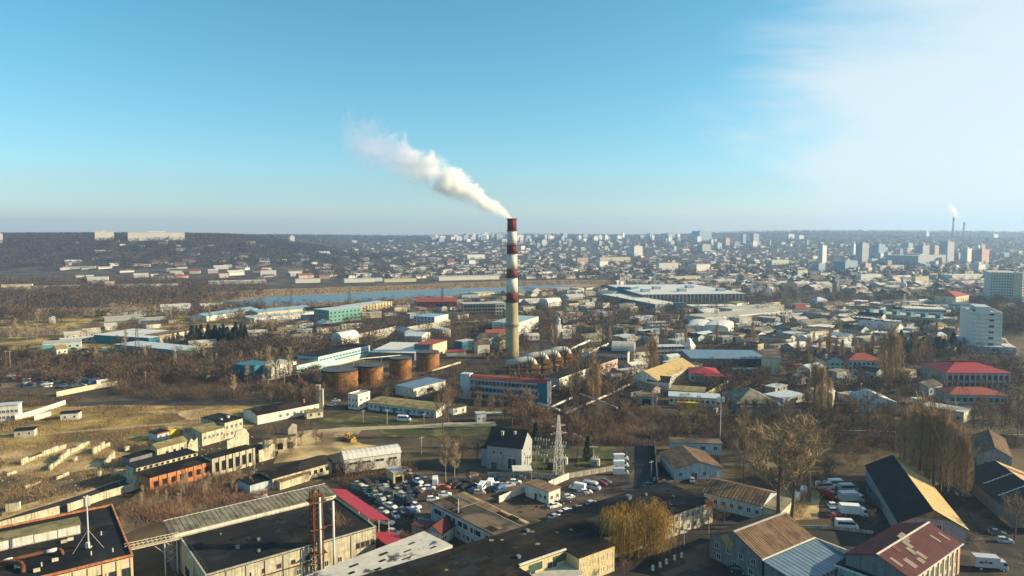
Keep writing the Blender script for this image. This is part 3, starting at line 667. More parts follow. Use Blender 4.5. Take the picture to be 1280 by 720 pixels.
# ------------------------------------------------------------------ ground, water, roads
def ground_sheet():
    xs = np.concatenate([np.linspace(-7000, -2500, 25), np.linspace(-2400, 2400, 97), np.linspace(2500, 7000, 25)])
    ys = np.concatenate([np.linspace(-400, 1400, 10), np.linspace(1450, 6200, 96), np.linspace(6300, 9000, 12)])
    vs = [(x, y, T(x, y)) for y in ys for x in xs]; nx = len(xs)
    fs = [(j*nx+i, j*nx+i+1, (j+1)*nx+i+1, (j+1)*nx+i) for j in range(len(ys)-1) for i in range(nx-1)]
    o = far_sheet('ground', vs, fs, 'ground'); o.data.polygons.foreach_set('use_smooth', [True]*len(o.data.polygons)); return struct(o)
ground_sheet()
patch('reed_bank', [(150,372),(330,362),(480,357),(640,351),(760,350),(780,356),(720,372),(560,380),(440,390),(330,392),(230,385),(120,392)], 'reed', 6)
patch('river', [(225,384),(260,379),(300,376),(338,370.5),(420,367.5),(500,363.8),(632,358.9),(700,355.8),(716,357.2),(632,364),(560,369.5),(475,375),(400,378.5),(335,382),(290,385.5),(240,388)], 'water', 2)
patch('meadow', [(0,392),(230,388),(330,405),(250,420),(120,440),(0,436)], 'field', 5)
patch('meadow', [(40,386),(150,384),(245,387),(240,392),(120,394),(30,392)], 'reed', 4)
patch('meadow', [(60,400),(180,397),(250,399),(240,404),(110,407),(50,406)], 'field', 3)
patch('meadow', [(0,412),(60,410),(120,412),(118,417),(40,420),(0,418)], 'reed', 3)
patch('meadow', [(78,424),(140,428),(150,440),(80,446),(0,442),(0,432)], 'field', 3)
patch('meadow', [(90,505),(190,508),(330,508),(340,520),(300,545),(260,540),(190,556),(120,548),(0,575),(0,510)], 'field', 2)
patch('dirt_field', [(150,515),(200,512.5),(262,512),(295,514),(300,521),(262,529),(215,536),(196,532),(232,524),(222,516),(180,516)], 'dirt', 1.5)
strip('dirt_track', [(0,549),(40,544),(110,538),(170,533),(225,529),(270,526)], 3.2, 'track', 0.5)
strip('dirt_track', [(0,526),(50,518),(110,508),(160,504)], 3.0, 'track', 0.5)
patch('dirt_yard', [(0,558),(120,552),(190,580),(196,596),(120,618),(60,632),(0,652)], 'dirt', 1.5)
patch('dirt_yard', [(0,590),(60,596),(130,584),(160,598),(90,616),(0,640)], 'dirtdark', 1.5)
strip('asphalt_lane', [(-40,672),(40,644),(110,622),(180,597)], 9, 'asphalt', 0.4)
patch('weedy_plot', [(130,640),(175,612),(265,596),(330,600),(400,600),(340,625),(200,655),(150,670)], 'dirtdark', 1.5)
strip('railway_strip', [(80,506),(180,503),(340,504)], 9, 'asphalt', 0.8)
strip('dirt_road', [(330,556),(372,542),(450,535),(540,532),(620,530)], 7, 'track', 0.6)
patch('grass_verge', [(400,524),(430,517),(520,524),(560,529),(470,533),(405,535)], 'grass', 1)
patch('grass_verge', [(470,537),(640,533),(640,541),(560,546),(480,546)], 'grass', 1)
patch('dirt_yard', [(345,560),(385,540),(450,538),(440,552),(470,558),(420,566),(345,580)], 'dirt', 1.2)
patch('scrapyard_ground', [(430,606),(520,588),(600,585),(690,596),(790,596),(822,608),(690,652),(590,634),(520,660),(498,672)], 'asphaltbrown', 0.8)
patch('asphalt_road', [(784,548),(816,548),(820,612),(772,612)], 'asphalt', 0.2)
patch('grass_plot', [(655,558),(714,558),(706,594),(648,594)], 'grass', 0.4)
patch('grass_plot', [(722,560),(768,558),(768,578),(722,586)], 'grass', 0.4)
patch('grass_patch', [(466,684),(480,672),(502,667),(520,672),(500,690),(470,696)], 'grassbright', 0.3)
patch('asphalt_yard', [(770,700),(900,640),(960,640),(1000,650),(1090,640),(1290,600),(1500,760),(560,820)], 'asphalt', 0.3)
patch('dirt_yard', [(960,604),(1030,598),(1090,640),(1010,662),(972,640)], 'dirtdark', 0.8)
patch('dirt_yard', [(975,606),(1012,602),(1030,622),(1020,648),(985,652),(972,630)], 'dirt', 0.8)
patch('dirt_yard', [(900,572),(960,566),(985,586),(940,596),(905,590)], 'dirtdark', 0.8)
strip('tyre_track', [(830,720),(900,690),(1000,735)], 2.4, 'asphaltbrown', 0.3)
strip('tyre_track', [(700,640),(740,624),(790,606),(800,580)], 3.0, 'asphaltbrown', 0.4)
strip('tyre_track', [(540,622),(600,622),(650,632),(700,618)], 2.6, 'dirtdark', 0.4)
strip('tyre_track', [(1080,690),(1200,690),(1290,705)], 3.0, 'asphaltbrown', 0.4)
strip('tyre_track', [(1200,640),(1230,690),(1260,735)], 2.6, 'asphaltbrown', 0.4)
patch('worn_asphalt', [(850,690),(890,676),(910,700),(870,716)], 'asphaltbrown', 0.8)
patch('worn_asphalt', [(1210,640),(1250,636),(1262,656),(1225,664)], 'asphaltbrown', 0.8)
strip('asphalt_street', [(620,541),(700,548),(840,545),(1000,541),(1140,545),(1400,552)], 13, 'asphalt', 0.1)
strip('kerb', [(900,539.4),(1000,536.6),(1140,540.2),(1400,547)], 0.6, 'kerb')
strip('asphalt_street', [(700,560),(760,515),(835,478),(880,455),(960,430)], 8, 'asphalt', 0.2)
strip('asphalt_street', [(430,432),(500,414),(560,404),(640,398)], 8, 'track', 0.2)
strip('asphalt_street', [(960,566),(1060,560),(1220,556),(1400,560)], 8, 'asphalt', 0.2)
patch('dirt_yard', [(800,500),(850,492),(905,505),(900,520),(800,520)], 'dirtdark', 0.8)
patch('asphalt_yard', [(990,440),(1280,440),(1280,500),(1000,505)], 'asphaltbrown', 2)
patch('dirt_yard', [(60,465),(150,460),(155,482),(70,494),(0,494),(0,465)], 'dirtdark', 1)
# ------------------------------------------------------------------ near buildings
# left: workshop with black roof and clerestory
r = bld('workshop_building', 'cream workshop with black flat roof and rusty roof pipes in the bottom left corner', 'building', (-30,744), (166,696), (119,637), 9, top=True, wall='cream', roof='tar', parapet=0.45, parapet_mat='brick', win=[('F', 5, 1, 3.2, 2.2, 4.6, 0, 0.55, 1.0, 'dark'), ('F', 5, 1, 3.2, 2.2, 0.9, 0, 0.55, 1.0, 'dark')])
L1 = r; L, W, h = dims(r); pilasters(r, 'F', 6, 8.9, 'yellow', a=0.5, b=0.99)
def local(root, px, py, z):
    p = P(px, py, z) - Vector(root.location); rz = -root.rotation_euler.z
    return Vector((p.x * math.cos(rz) - p.y * math.sin(rz), p.x * math.sin(rz) + p.y * math.cos(rz), p.z))
a = local(r, 0, 689, 9.2); b = local(r, 100, 664, 9.2); c = local(r, 97, 643, 11.6)
mon = MB(); mon.prism([(a.y, 9.15), (c.y, 9.15), (c.y, 10.9), (a.y, 11.5)], 'x', a.x - 12, b.x); mon = mon.obj('clerestory', mat('palegrey'), r)
MB().prism([(a.y - 0.3, 11.52), (c.y, 10.92), (c.y, 11.1), (a.y - 0.3, 11.72)], 'x', a.x - 12.2, b.x + 0.2).obj('clerestory_roof', mat('moss'), mon)
for i in range(6):
    x0 = b.x - (i + 1) * (b.x - a.x + 12) / 6; x1 = b.x - i * (b.x - a.x + 12) / 6
    MB().box(x0 + 0.1, x1 - 0.1, a.y - 0.14 - (0.1 if i in (1, 2) else 0), a.y + 0.02, 9.5, 11.35 + (0.25 if i == 2 else 0)).obj('wall_panel', mat('white'), mon)
def felt(root, n, z, ms=('tar', 'tarbrown', 'tar', 'tarbrown', 'darkslate'), s=(1.0, 4.0)):
    """patches and strips of newer or older felt laid on a flat roof"""
    L, W, h = dims(root)
    for i in range(n):
        a, b = random.uniform(*s), random.uniform(0.5, 1.6); x, y = random.uniform(0.04, 0.96) * L, random.uniform(0.06, 0.94) * W
        x0, x1, y0, y1 = max(0.5, x - a), min(L - 0.5, x + a), max(0.5, y - b), min(W - 0.5, y + b)
        if x1 - x0 > 0.3 and y1 - y0 > 0.3: MB().box(x0, x1, y0, y1, z - 0.01, z + 0.012 + 0.002 * i).obj('felt_patch', mat(random.choice(ms)), root)
def rpipe(pts, rad, m): 
    return MB().path([tuple(local(r, *p)) for p in pts], rad, 8).obj('roof_pipe', mat(m), r, smooth=True)
rpipe([(-20,708,10.2),(15,699.5,10.2),(56,690,10.2),(70,687,10.2),(75,687,10.2),(77.5,690,10.0),(78,694,9.3)], 0.42, 'rust')
rpipe([(4,701.5,10.25),(16,698.8,10.25)], 0.47, 'white'); rpipe([(57,690,10.25),(71,686.8,10.25)], 0.47, 'white')
rpipe([(-20,706,10.0),(22,703,10.0),(26,704,10.0),(28.5,708,10.0),(28.5,716,9.2)], 0.5, 'rust')
for px, py in ((69,701),(46,714),(80,678),(88,675),(22,709),(4,707)):
    p = local(r, px, py, 9.18); MB().box(p.x-0.6, p.x+0.6, p.y-0.4, p.y+0.4, 9.18, 9.7).obj('pipe_support', mat('cream'), r)
for px, py in ((126.5,669),(141,690),(114,694),(52,708)):
    p = local(r, px, py, 9.18); MB().tube((p.x, p.y, 9.18), (p.x, p.y, 10.1), 0.14, 0.14, 8).obj('vent_pipe', mat('steel'), r)
felt(L1, 26, 9.18)
# antenna mast standing on that roof
p = P(111, 685, 9.18); t = thing('antenna_mast', 'slim grey antenna mast with white panel antennas on the black roof at left', 'antenna', tuple(p))
hm = (p.y / FPX) * (685 - 616)
MB().tube((0,0,0), (0,0,hm), 0.2, 0.12, 8).obj('mast', mat('steel'), t)
for k in range(4):
    an = R(90 * k + 20); MB().box(-0.2, 0.2, -0.12, 0.12, 0, 2.3).obj('panel_antenna', mat('white'), t, (0.45*math.cos(an), 0.45*math.sin(an), hm - 2.4), an)
MB().box(-0.5,0.5,-0.5,0.5,0,0.35).obj('base', mat('concrete'), t); MB().box(-0.35,0.35,-0.3,0.3,0.35,1.5).obj('equipment_box', mat('white'), t, (0.1, -0.5, 0))
for k in range(3):
    an = R(120 * k); MB().tube((0,0,hm*0.35), (3.5*math.cos(an), 3.5*math.sin(an), 0.02), 0.035, 0.035, 4).obj('guy_wire', mat('steel'), t)
# hall with black roof, raised rear bay, red lean-to
r = bld('factory_hall', 'long hall with black flat roof, cream stained front and grey raised rear bay', 'building', (257,721), (470,660), (411,626), 8, top=True, wall='oldwall', roof='tar', parapet=0.25, parapet_mat='concrete',
        win=[('F', 4, 1, 1.5, 1.3, 4.2, 0, 0.86, 0.99, 'dark'), ('F', 9, 1, 1.1, 1.3, 2.2, 0, 0.04, 0.8, 'near'), ('F', 6, 1, 1.0, 0.9, 5.2, 0, 0.1, 0.6, 'dark')])
L2 = r; L, W, h = dims(r); pilasters(r, 'F', 9, 7.9, 'concrete', w=0.7, a=0.01, b=0.84)
FOOT.append((Vector(r.location), Vector((math.cos(r.rotation_euler.z), math.sin(r.rotation_euler.z), 0)), Vector((-math.sin(r.rotation_euler.z), math.cos(r.rotation_euler.z), 0)), L + 6, W + 9))
bay = MB().box(-1.5, L, W + 0.02, W + 7.5, -0.5, 9.3).obj('rear_bay', mat('greydark'), r)
MB().box(-1.5, L, W - 0.10, W + 0.02, 8.45, 9.3).obj('bay_fascia', mat('white'), bay)
extrude_roof([(W - 0.2, 9.35), (W + 7.7, 9.9)], 'x', -1.7, L, 0.16, 0.2, 1.2).obj('bay_roof', mat('slate'), bay)
MB().box(-1.9, L + 0.2, W + 7.75, W + 8.0, 9.6, 10.15).obj('bay_coping', mat('white'), bay)
MB().path([(2, -0.3, 4.4), (L * 0.35, -0.3, 4.6), (L * 0.6, -0.3, 4.5)], 0.12, 6).obj('wall_pipe', mat('rust'), r)
for i in range(3): MB().box(-0.25, 0.0, 3 + i * 6, 6 + i * 6, 1.5, 3.4).obj('wall_window', mat('glass'), r)
for k in range(8): 
    MB().tube((0.6, 1 + k * 2.2, 8.2), (0.6, 1 + k * 2.2, 9.3), 0.04, 0.04, 5).obj('rail_post', mat('steeldark'), r)
MB().tube((0.6, 1, 9.25), (0.6, 16.4, 9.25), 0.04, 0.04, 5).obj('handrail', mat('steeldark'), r)
vents(r, 4, 'greydark', 0.4, 0.8)
felt(L2, 34, 8.18)
t = thing('red_canopy', 'crimson sheet metal lean-to roof stepping down beside the black roofed hall', 'canopy', r.location, r.rotation_euler.z)
extrude_roof([(L + 0.5, 8.75), (L + 6.0, 7.1)], 'y', 4, W + 7, 0.1, 0.1, 0.8, 0.05).obj('upper_sheet', mat('redmetal'), t)
extrude_roof([(L + 0.5, 5.2), (L + 6.5, 3.9)], 'y', -8, 3.6, 0.1, 0.1, 0.8, 0.05).obj('lower_sheet', mat('redmetal'), t)
for k, (yy, zt) in enumerate(((4.3, 7.0), (10, 7.0), (16, 7.0), (22, 7.0), (-7.6, 3.8), (-2, 3.8), (3, 3.8))): MB().tube((L + 5.8, yy, -0.3), (L + 5.8, yy, zt), 0.1, 0.1, 6).obj('post', mat('white'), t)
box_part(t, 'back_wall', L + 0.15, L + 0.45, -8, 3.5, -0.3, 5.1, 'darkred'); box_part(t, 'end_panel', L + 0.5, L + 6.3, -8.1, -7.9, 2.6, 4.2, 'redmetal')
# twin flue on rusty lattice
p = P(397, 724); t = thing('boiler_flue', 'rusty lattice tower carrying two thin white flue pipes by the hall', 'chimney', tuple(p), R(36))
def lattice(t, w, h, n, m, r0=0.09, top_w=None, name='leg', d=None):
    tw = w if top_w is None else top_w; d = d or w
    def at(i, z): sx, sy = ((-1,-1),(1,-1),(1,1),(-1,1))[i % 4]; f = 1 + (tw / w - 1) * z / h; return Vector((sx * w/2 * f, sy * d/2 * f, z))
    for i in range(4): MB().tube(at(i, -0.3), at(i, h), r0, r0 * 0.7, 5).obj(name, mat(m), t)
    for i in range(4):
        q = MB()
        for k in range(n):
            z0, z1 = h * k / n, h * (k + 1) / n
            q.tube(at(i, z0), at(i + 1, z1), r0 * 0.55, None, 4, cap=False); q.tube(at(i + 1, z0), at(i, z1), r0 * 0.55, None, 4, cap=False); q.tube(at(i, z1), at(i + 1, z1), r0 * 0.55, None, 4, cap=False)
        q.obj('bracing', mat(m), t)
lattice(t, 2.2, 21, 8, 'rust', 0.16)
for x, hh in ((0.4, 20.0), (3.6, 18.4)): MB().path([(x, -1.3, -0.3), (x, -1.3, hh * 0.5), (x, -1.3, hh)], 0.28, 10).obj('flue_pipe', mat('pipepaint'), t, smooth=True)
for z in (6.5, 12.5, 19): MB().box(-1.9, 1.9, -1.7, 1.7, z, z + 0.16).obj('platform', mat('rust'), t)
for z in (12.5, 19.0): MB().box(0.4, 3.6, -1.4, -1.2, z + 0.3, z + 0.45).obj('tie_bar', mat('rust'), t)
MB().tube((-0.5, 0.2, 8), (-0.5, 0.2, 21.8), 0.4, 0.4, 10).obj('inner_flue', mat('rust'), t)
# conduit bridge
a, b = P(156, 687, 8.5), P(224, 672, 8.5); d = b - a; t = thing('pipe_bridge', 'pale steel truss walkway bridging the gap between the two black roofs', 'bridge', (a.x, a.y, 0), math.atan2(d.y, d.x)); Lb = d.length
MB().box(0, Lb, -0.75, 0.75, 8.3, 8.5).obj('deck', mat('cream'), t)
for s in (-1, 1):
    q = MB(); q.box(0, Lb, s*0.75 - 0.06, s*0.75 + 0.06, 9.5, 9.62)
    for k in range(12):
        x0, x1 = Lb*k/12, Lb*(k+1)/12; q.tube((x0, s*0.75, 8.5), (x0, s*0.75, 9.5), 0.05, None, 4); q.tube((x0, s*0.75, 8.5), (x1, s*0.75, 9.5), 0.04, None, 4)
    q.obj('truss', mat('cream'), t)
for x in (Lb*0.72, Lb*0.95): MB().tube((x, 0, -0.3), (x, 0, 8.3), 0.16, 0.16, 6).obj('support', mat('steel'), t)
q = MB()
for k in range(3): q.tube((Lb*0.72, 0, 3+1.7*k), (Lb*0.95, 0, 4.7+1.7*k), 0.06, None, 4); q.tube((Lb*0.95, 0, 3+1.7*k), (Lb*0.72, 0, 4.7+1.7*k), 0.06, None, 4)
q.tube((Lb*0.5, 0, 8.2), (Lb*0.72, 0, 5.5), 0.06, None, 4); q.obj('bracing', mat('cream'), t)
# pale stained roof
r = bld('low_building', 'low block with pale grey stained roof in front of the twin flue', 'building', (400,752), (562,685), (531,668), 6, top=True, wall='oldwall', roof='palestain', over=0.5, th=0.7, win=[('R', 3, 1, 1.4, 1.2, 3, 0)])
L, W, h = dims(r)
for i in range(9):
    x = L * (0.3 + 0.075 * i); y = W * (0.45 + 0.3 * math.sin(i * 2.1)); MB().box(x - random.uniform(0.5, 1.6), x + random.uniform(0.5, 1.6), y - 0.3, y + random.uniform(0.2, 0.7), 6.69, 6.715).obj('tar_patch', mat('tar'), r)
# black roofed block M2, its wings, the long 2-storey block M1
r = bld('factory_block', 'broad block with plain black tar roof filling the bottom centre', 'building', (420,787), (764,668.2), (686,650), 6.6, top=True, wall='yellow', roof='tarbrown', over=0.25, th=0.25, win=[('F', 2, 1, 3.0, 1.6, 3.6, 0, 0.60, 0.78, 'near')])
M2 = r; L, W, h = dims(r); vents(r, 3, 'greydark', 0.4, 0.9)
for i in range(14):
    x, y, s = random.uniform(0.15, 0.95) * L, random.uniform(0.1, 0.9) * W, random.uniform(0.25, 0.7); MB().lathe([(s, 0), (s * 0.8, 0.02)], 10, c=(x, y, 6.855)).obj('roof_patch', mat('slate'), r)
for i in range(6):
    y = W * (i + 0.5) / 6; MB().box(0.3, L - 0.3, y - 0.12, y + 0.12, 6.85, 6.87).obj('felt_seam', mat('tar'), r)
felt(M2, 40, 6.85)
rz = r.rotation_euler.z
def wing(root, x0, x1, y0, y1, h, wall, roof, win, label, name='wing'):
    """a wing built onto a building: wall part with its roof and windows as sub-parts"""
    w = MB().box(x0, x1, y0, y1, -0.5, h).obj(name, mat(wall), root)
    MB().box(x0 - 0.25, x1 + 0.25, y0 - 0.25, y1, h, h + 0.3).obj('roof', mat(roof), w)
    for (n, rows, ww, hh, z0, dz, kind) in win:
        fr, pn = win_mesh(ww, hh, kind)
        for k in range(rows):
            for i in range(n): link('window', fr, w, (x0 + (x1 - x0) * (i + 0.5) / n, y0, z0 + dz * k), 0)
    return w
a = local(r, 724, 697, 6.6); b = local(r, 768, 681, 6.6)
wing(r, a.x, b.x, a.y, -0.02, 6.45, 'yellow', 'tarbrown', [(4, 2, 1.7, 1.3, 1.0, 2.9, 'near')], '')
c = local(r, 649, 709, 6.6); wing(r, c.x - 30, c.x - 0.3, c.y - 5, -0.02, 6.35, 'yellow', 'tarbrown', [(6, 1, 1.8, 1.3, 3.6, 0, 'near')], '')
wing(r, c.x + 0.5, a.x - 0.1, a.y - 1.5, -0.03, 3.4, 'cream', 'palegrey', [(4, 1, 1.6, 1.3, 1.2, 0, 'near')], '', 'annex')
for x in (c.x + 3.0, c.x + 10.0): MB().box(x, x + 3.8, -0.12, -0.01, 4.3, 6.0).obj('clerestory_window', mat('glassgreen'), r)
MB().box(c.x, a.x - 0.3, -0.5, -0.02, 6.9, 7.2).obj('fascia', mat('white'), r)
r = bld('office_block', 'long two storey cream block with black roof behind the golden willow', 'building', (758,671.5), (891,626.5), (819,606.5), 6.2, top=True, wall='oldwall', roof='tar', over=0.25, th=0.22, win=[('F', 18, 1, 1.15, 1.5, 3.9, 0, 0.02, 0.98), ('F', 12, 1, 1.15, 1.4, 0.9, 0, 0.2, 0.98)])
L, W, h = dims(r); vents(r, 3, 'greydark'); pilasters(r, 'F', 10, 6.1, 'cream', w=0.35, out=0.1, a=0.01, b=0.99); door(r, 'F', L * 0.5, 1.4, 2.2)
felt(r, 22, 6.42); MB().box(L - 3.2, L + 0.3, -0.35, 0.3, 6.42, 7.3).obj('end_parapet', mat('brick'), r); MB().box(L - 3.0, L + 0.02, -0.12, -0.01, 4.4, 6.1).obj('brick_panel', mat('brick'), r)
# brown felt roof block
r = bld('workshop_building', 'block with brown patched felt roof and bluish ribbon windows beside the scrapyard', 'building', (539,628.5), (623,672), (574,613), 6, top=True, wall='bluewhite', roof='felt', over=0.35, th=0.3, win=[('F', 5, 1, 4.6, 1.5, 3.6, 0, 0.03, 0.97), ('F', 8, 1, 1.4, 1.3, 0.9, 0, 0.4, 0.97)])
L, W, h = dims(r); pilasters(r, 'F', 7, 5.9, 'bluewhite', w=0.4, out=0.12, a=0.02, b=0.98)
MB().box(L * 0.30, L * 0.305, 1, W * 0.9, 6.3, 6.36).obj('roof_joint', mat('track'), r); MB().box(1, L - 1, W * 0.72, W * 0.74, 6.3, 6.36).obj('roof_joint', mat('track'), r); MB().box(L*0.02, L*0.96, W * 0.9, W * 0.99, 6.3, 6.34).obj('worn_strip', mat('dirt'), r)
felt(r, 20, 6.30, ('felt', 'tarbrown', 'slatebrown')); MB().tube((L*0.38, 1.2, 6.3), (L*0.38, 1.2, 10.0), 0.13, 0.13, 8).obj('flue_pipe', mat('steel'), r)
# small house with red roof
r = bld('house', 'small white house with dark red roof wedged between pale and brown roofs', 'house', (531,663), (552,667.5), (577,658.5), 3.4, top=True, wall='white', roof='darkred', kind='gable', axis='AC', rh=1.7, over=0.45, ribs=0.7, win=[('R', 2, 1, 1.0, 1.2, 1.2, 0, 0.05, 0.4)])
L, W, h = dims(r); door(r, 'F', L/2, 2.2, 2.4, 'tealwall'); MB().prism([(0.4, 3.3), (L/2, 4.8), (L-0.4, 3.3)], 'y', -0.05, 0.03).obj('gable_panel', mat('tealwall'), r)
w = MB().box(-5.5, -0.05, 2, W, -0.3, 3.0).obj('annex', mat('concrete'), r); MB().box(-5.8, -0.05, 1.7, W + 0.3, 3.0, 3.2).obj('roof', mat('darkred'), w)
# white kiosk office, canopy and white fence
r = bld('office_hut', 'white office hut with brown roof standing in the car yard', 'hut', (657,604.5), (686,615), (706,611.5), 4, top=True, wall='white', roof='slatebrown', over=0.3, win=[('F', 2, 1, 1.1, 1.2, 1.3, 0, 0.55, 0.95), ('R', 2, 1, 1.1, 1.2, 1.4, 0)]); L, W, h = dims(r); door(r, 'F', L*0.45, 1.1, 2.1)
a = P(657, 609, 0); t = thing('canopy', 'flat white carport canopy on thin posts beside the office hut', 'canopy', tuple(P(641, 602, 0)), R(4))
MB().box(0, 6.5, 0, 5.5, 3.4, 3.6).obj('roof', mat('whitemetal'), t)
for x in (0.3, 6.2):
    for y in (0.3, 5.2): MB().tube((x, y, -0.2), (x, y, 3.4), 0.07, 0.07, 6).obj('post', mat('steel'), t)
fence('white panel fence running up to the office hut', [(686,610),(711,599)], 2.2, 'white', 2.5); fence('white panel fence left of the office hut', [(624,629),(657,615)], 2.2, 'white', 2.5)
fence('low concrete fence between car yard and substation', [(610,597),(650,596),(700,600),(768,588)], 1.8, 'concrete', 3.0)
fence('low grey kerb wall in front of the right car yard', [(1000,661),(1040,662),(1092,668)], 1.0, 'concrete', 4.0)
fence('weathered board fence beside the black barn slope', [(1082,615),(1104,640),(1120,662)], 1.8, 'greydark', 3.0, 0.08)
# tall grey substation building
r = bld('substation_building', 'tall grey concrete building with dark steep roof and sunlit right end', 'building', (609,586), (652,591), 12, 8.6, wall='grey', roof='darkslate', kind='gable', rh=4.6, over=0.5, win=[('F', 1, 1, 3.2, 3.6, 1.0, 0, 0.5, 0.95, 'near'), ('F', 2, 1, 1.2, 1.4, 5.6, 0, 0.1, 0.5), ('R', 2, 2, 0.9, 1.4, 2, 3)])
L, W, h = dims(r); stub_chimney(r, L*0.35, W*0.3, h + 2.2, 1.8, 0.8, 'oldwall'); stub_chimney(r, L*0.7, W*0.35, h + 2.6, 1.6, 0.7, 'oldwall'); door(r, 'F', L*0.2, 2.0, 2.6)
for i in range(4): MB().box(-0.12, L + 0.12, -0.05, 0, 1.9 + 1.75 * i, 2.0 + 1.75 * i).obj('panel_joint', mat('greydark'), r)
w = MB().box(-3.0, -0.02, 2, 8, -0.3, 6.5).obj('side_bay', mat('grey'), r); MB().box(-3.3, -0.02, 1.7, 8.3, 6.5, 6.8).obj('roof', mat('darkslate'), w)
# white warehouse
r = bld('warehouse', 'white warehouse with shallow curved pale roof and strip windows', 'warehouse', (431,592), (501,582), (418,567.5), 4.9, wall='white', roof='whitemetal', kind='low', rh=1.5, over=0.3, ribs=1.6, win=[('F', 4, 1, 3.2, 0.9, 2.7, 0, 0.03, 0.97, 'near'), ('L', 1, 1, 2.6, 3.0, 0.0, 0, 0.3, 0.7, 'void')])
# long derelict barracks
r = bld('barracks', 'long low derelict building with dark roof left of the white warehouse', 'building', (341,612.5), (415,591), 9, 3.8, wall='oldwall', roof='tarbrown', kind='gable', rh=1.3, over=0.4, win=[('F', 9, 1, 1.2, 1.3, 1.3, 0, 0.03, 0.97, 'void')])
L, W, h = dims(r); w = MB().box(-7, -0.02, 1, W, -0.3, 3.2).obj('annex', mat('bluewhite'), r); MB().box(-7.2, -0.02, 0.8, W + .2, 3.2, 3.4).obj('roof', mat('tar'), w)
r = bld('shed', 'small brown roofed shed below the derelict barracks', 'shed', (350,613), (387,601), 6, 2.6, wall='oldwall', roof='slatebrown', kind='shed', rh=0.6); 
r = bld('garage', 'little cream garage at the back of the scrapyard', 'garage', (492,606), (505,603), 5, 4.0, wall='yellow', roof='palegrey', win=[('F', 1, 1, 2.6, 2.4, 0, 0, 0.1, 0.9, 'void')])
# brick ruin
r = bld('brick_ruin', 'roofless orange brick shed with dark window holes in the weeds', 'ruin', (188,617), (265,594.5), 9, 5.0, wall='brick', roof='tarbrown', over=0.25, th=0.15, win=[('F', 7, 1, 1.5, 1.9, 1.6, 0, 0.02, 0.98, 'void')])
L, W, h = dims(r); pilasters(r, 'F', 8, 5.0, 'brick', w=0.6, out=0.22, a=0.01, b=0.99)
m = MB().box(0, L, W + 0.02, W + 7, -0.3, 6.3).obj('rear_bay', mat('oldwall'), r); MB().box(-0.3, L, W - 0.2, W + 7.2, 6.3, 6.5).obj('roof', mat('tar'), m)
for i in range(11): MB().box(L*(i+0.3)/11, L*(i+0.75)/11, W - 0.1, W + 0.05, 5.3, 6.0).obj('opening', mat('void'), m)
# ruins along the yard
r = bld('ruin', 'derelict two storey ruin with gaping holes and dark roof above the brick shed', 'ruin', (266,596), (318,581), (258,569), 6.2, wall='oldwall', roof='tarbrown', over=0.2, win=[('F', 6, 1, 2.2, 3.4, 1.2, 0, 0.05, 0.95, 'void'), ('L', 2, 1, 1.6, 2.4, 1.5, 0, 0.1, 0.9, 'void')]); L, W, h = dims(r); pilasters(r, 'F', 7, 6.1, 'concrete', w=0.8, out=0.3, a=0.01, b=0.99)
q = MB(); q.prism([(L*0.62, -0.3), (L + 2.5, -0.3), (L + 2.5, 9.5), (L + 1.0, 11.8), (L*0.86, 11.2), (L*0.8, 9.4), (L*0.62, 8.6)], 'y', W + 2.0, W + 2.6); q.obj('broken_wall', mat('oldwall'), r)
q = MB(); q.prism([(L + 2.6, -0.3), (L + 9.0, -0.3), (L + 9.0, 5.0), (L + 8.0, 5.6), (L + 6.0, 4.4), (L + 2.6, 4.2)], 'y', 1.0, 1.6); q.obj('broken_wall', mat('oldwall'), r)
r = bld('ruin', 'low ruined shed with mossy roof and pale cracked wall in the yard', 'ruin', (197,578), (234,567.5), (197,554.5), 5.0, wall='oldwall', roof='moss', kind='gable', rh=1.2, win=[('F', 3, 1, 1.0, 1.2, 2.0, 0, 0.2, 0.95, 'void')]); L, W, h = dims(r)
w = MB().box(-9, -0.02, 1.5, W, -0.3, 3.6).obj('annex', mat('greydark'), r); MB().box(-9.2, -0.02, 1.3, W + .2, 3.6, 3.8).obj('roof', mat('tarbrown'), w)
q = MB(); q.prism([(L + 0.4, -0.3), (L + 4.5, -0.3), (L + 4.4, 5.2), (L + 3.0, 4.2), (L + 1.8, 5.4), (L + 0.4, 3.2)], 'y', 0.0, 0.6); q.obj('broken_wall', mat('oldwall'), r)
r = bld('ruin', 'middle ruin section with mossy roof joined to the tall cream block', 'ruin', (253,558), (281,550), 12, 5.2, wall='oldwall', roof='moss', kind='gable', rh=1.2, win=[('F', 5, 1, 1.0, 1.3, 2.4, 0, 0.04, 0.96, 'near')])
r = bld('office_block', 'cream two storey derelict block with black roof behind the ruins', 'building', (281.5,549.5), (304,543), 15, 6.8, wall='oldwall', roof='tar', over=0.3, win=[('F', 4, 2, 1.1, 1.4, 1.2, 2.8)]); vents(r, 2)
r = bld('shed', 'blue sided shed with red trim next to a yellow container in the field', 'shed', (197,552), (212,548), 6, 3.0, wall='bluewhite', roof='tar', win=[('F', 2, 1, 1.0, 1.1, 1.2, 0)]); L, W, h = dims(r); box_part(r, 'trim', -0.3, L + 0.3, -0.5, -0.3, 2.9, 3.3, 'redbright')
a, rz, L, W = rect((213,546.5), (224.5,543.5), 3, 2.6, False); t = thing('shipping_container', 'yellow shipping container standing in the dry field', 'container', (a.x, a.y, 0), rz)
MB().box(0, L, 0, 2.6, 0.1, 2.6).obj('box', mat('junkyellowpaint'), t)
for i in range(12): MB().box(L*(i+0.2)/12, L*(i+0.7)/12, -0.05, 0, 0.3, 2.4).obj('rib', mat('junkyellowpaint'), t)
for i in (0, 1): MB().box(L, L + 0.06, 0.1 + 1.22*i, 1.27 + 1.22*i, 0.2, 2.5).obj('door', mat('junkyellow'), t)
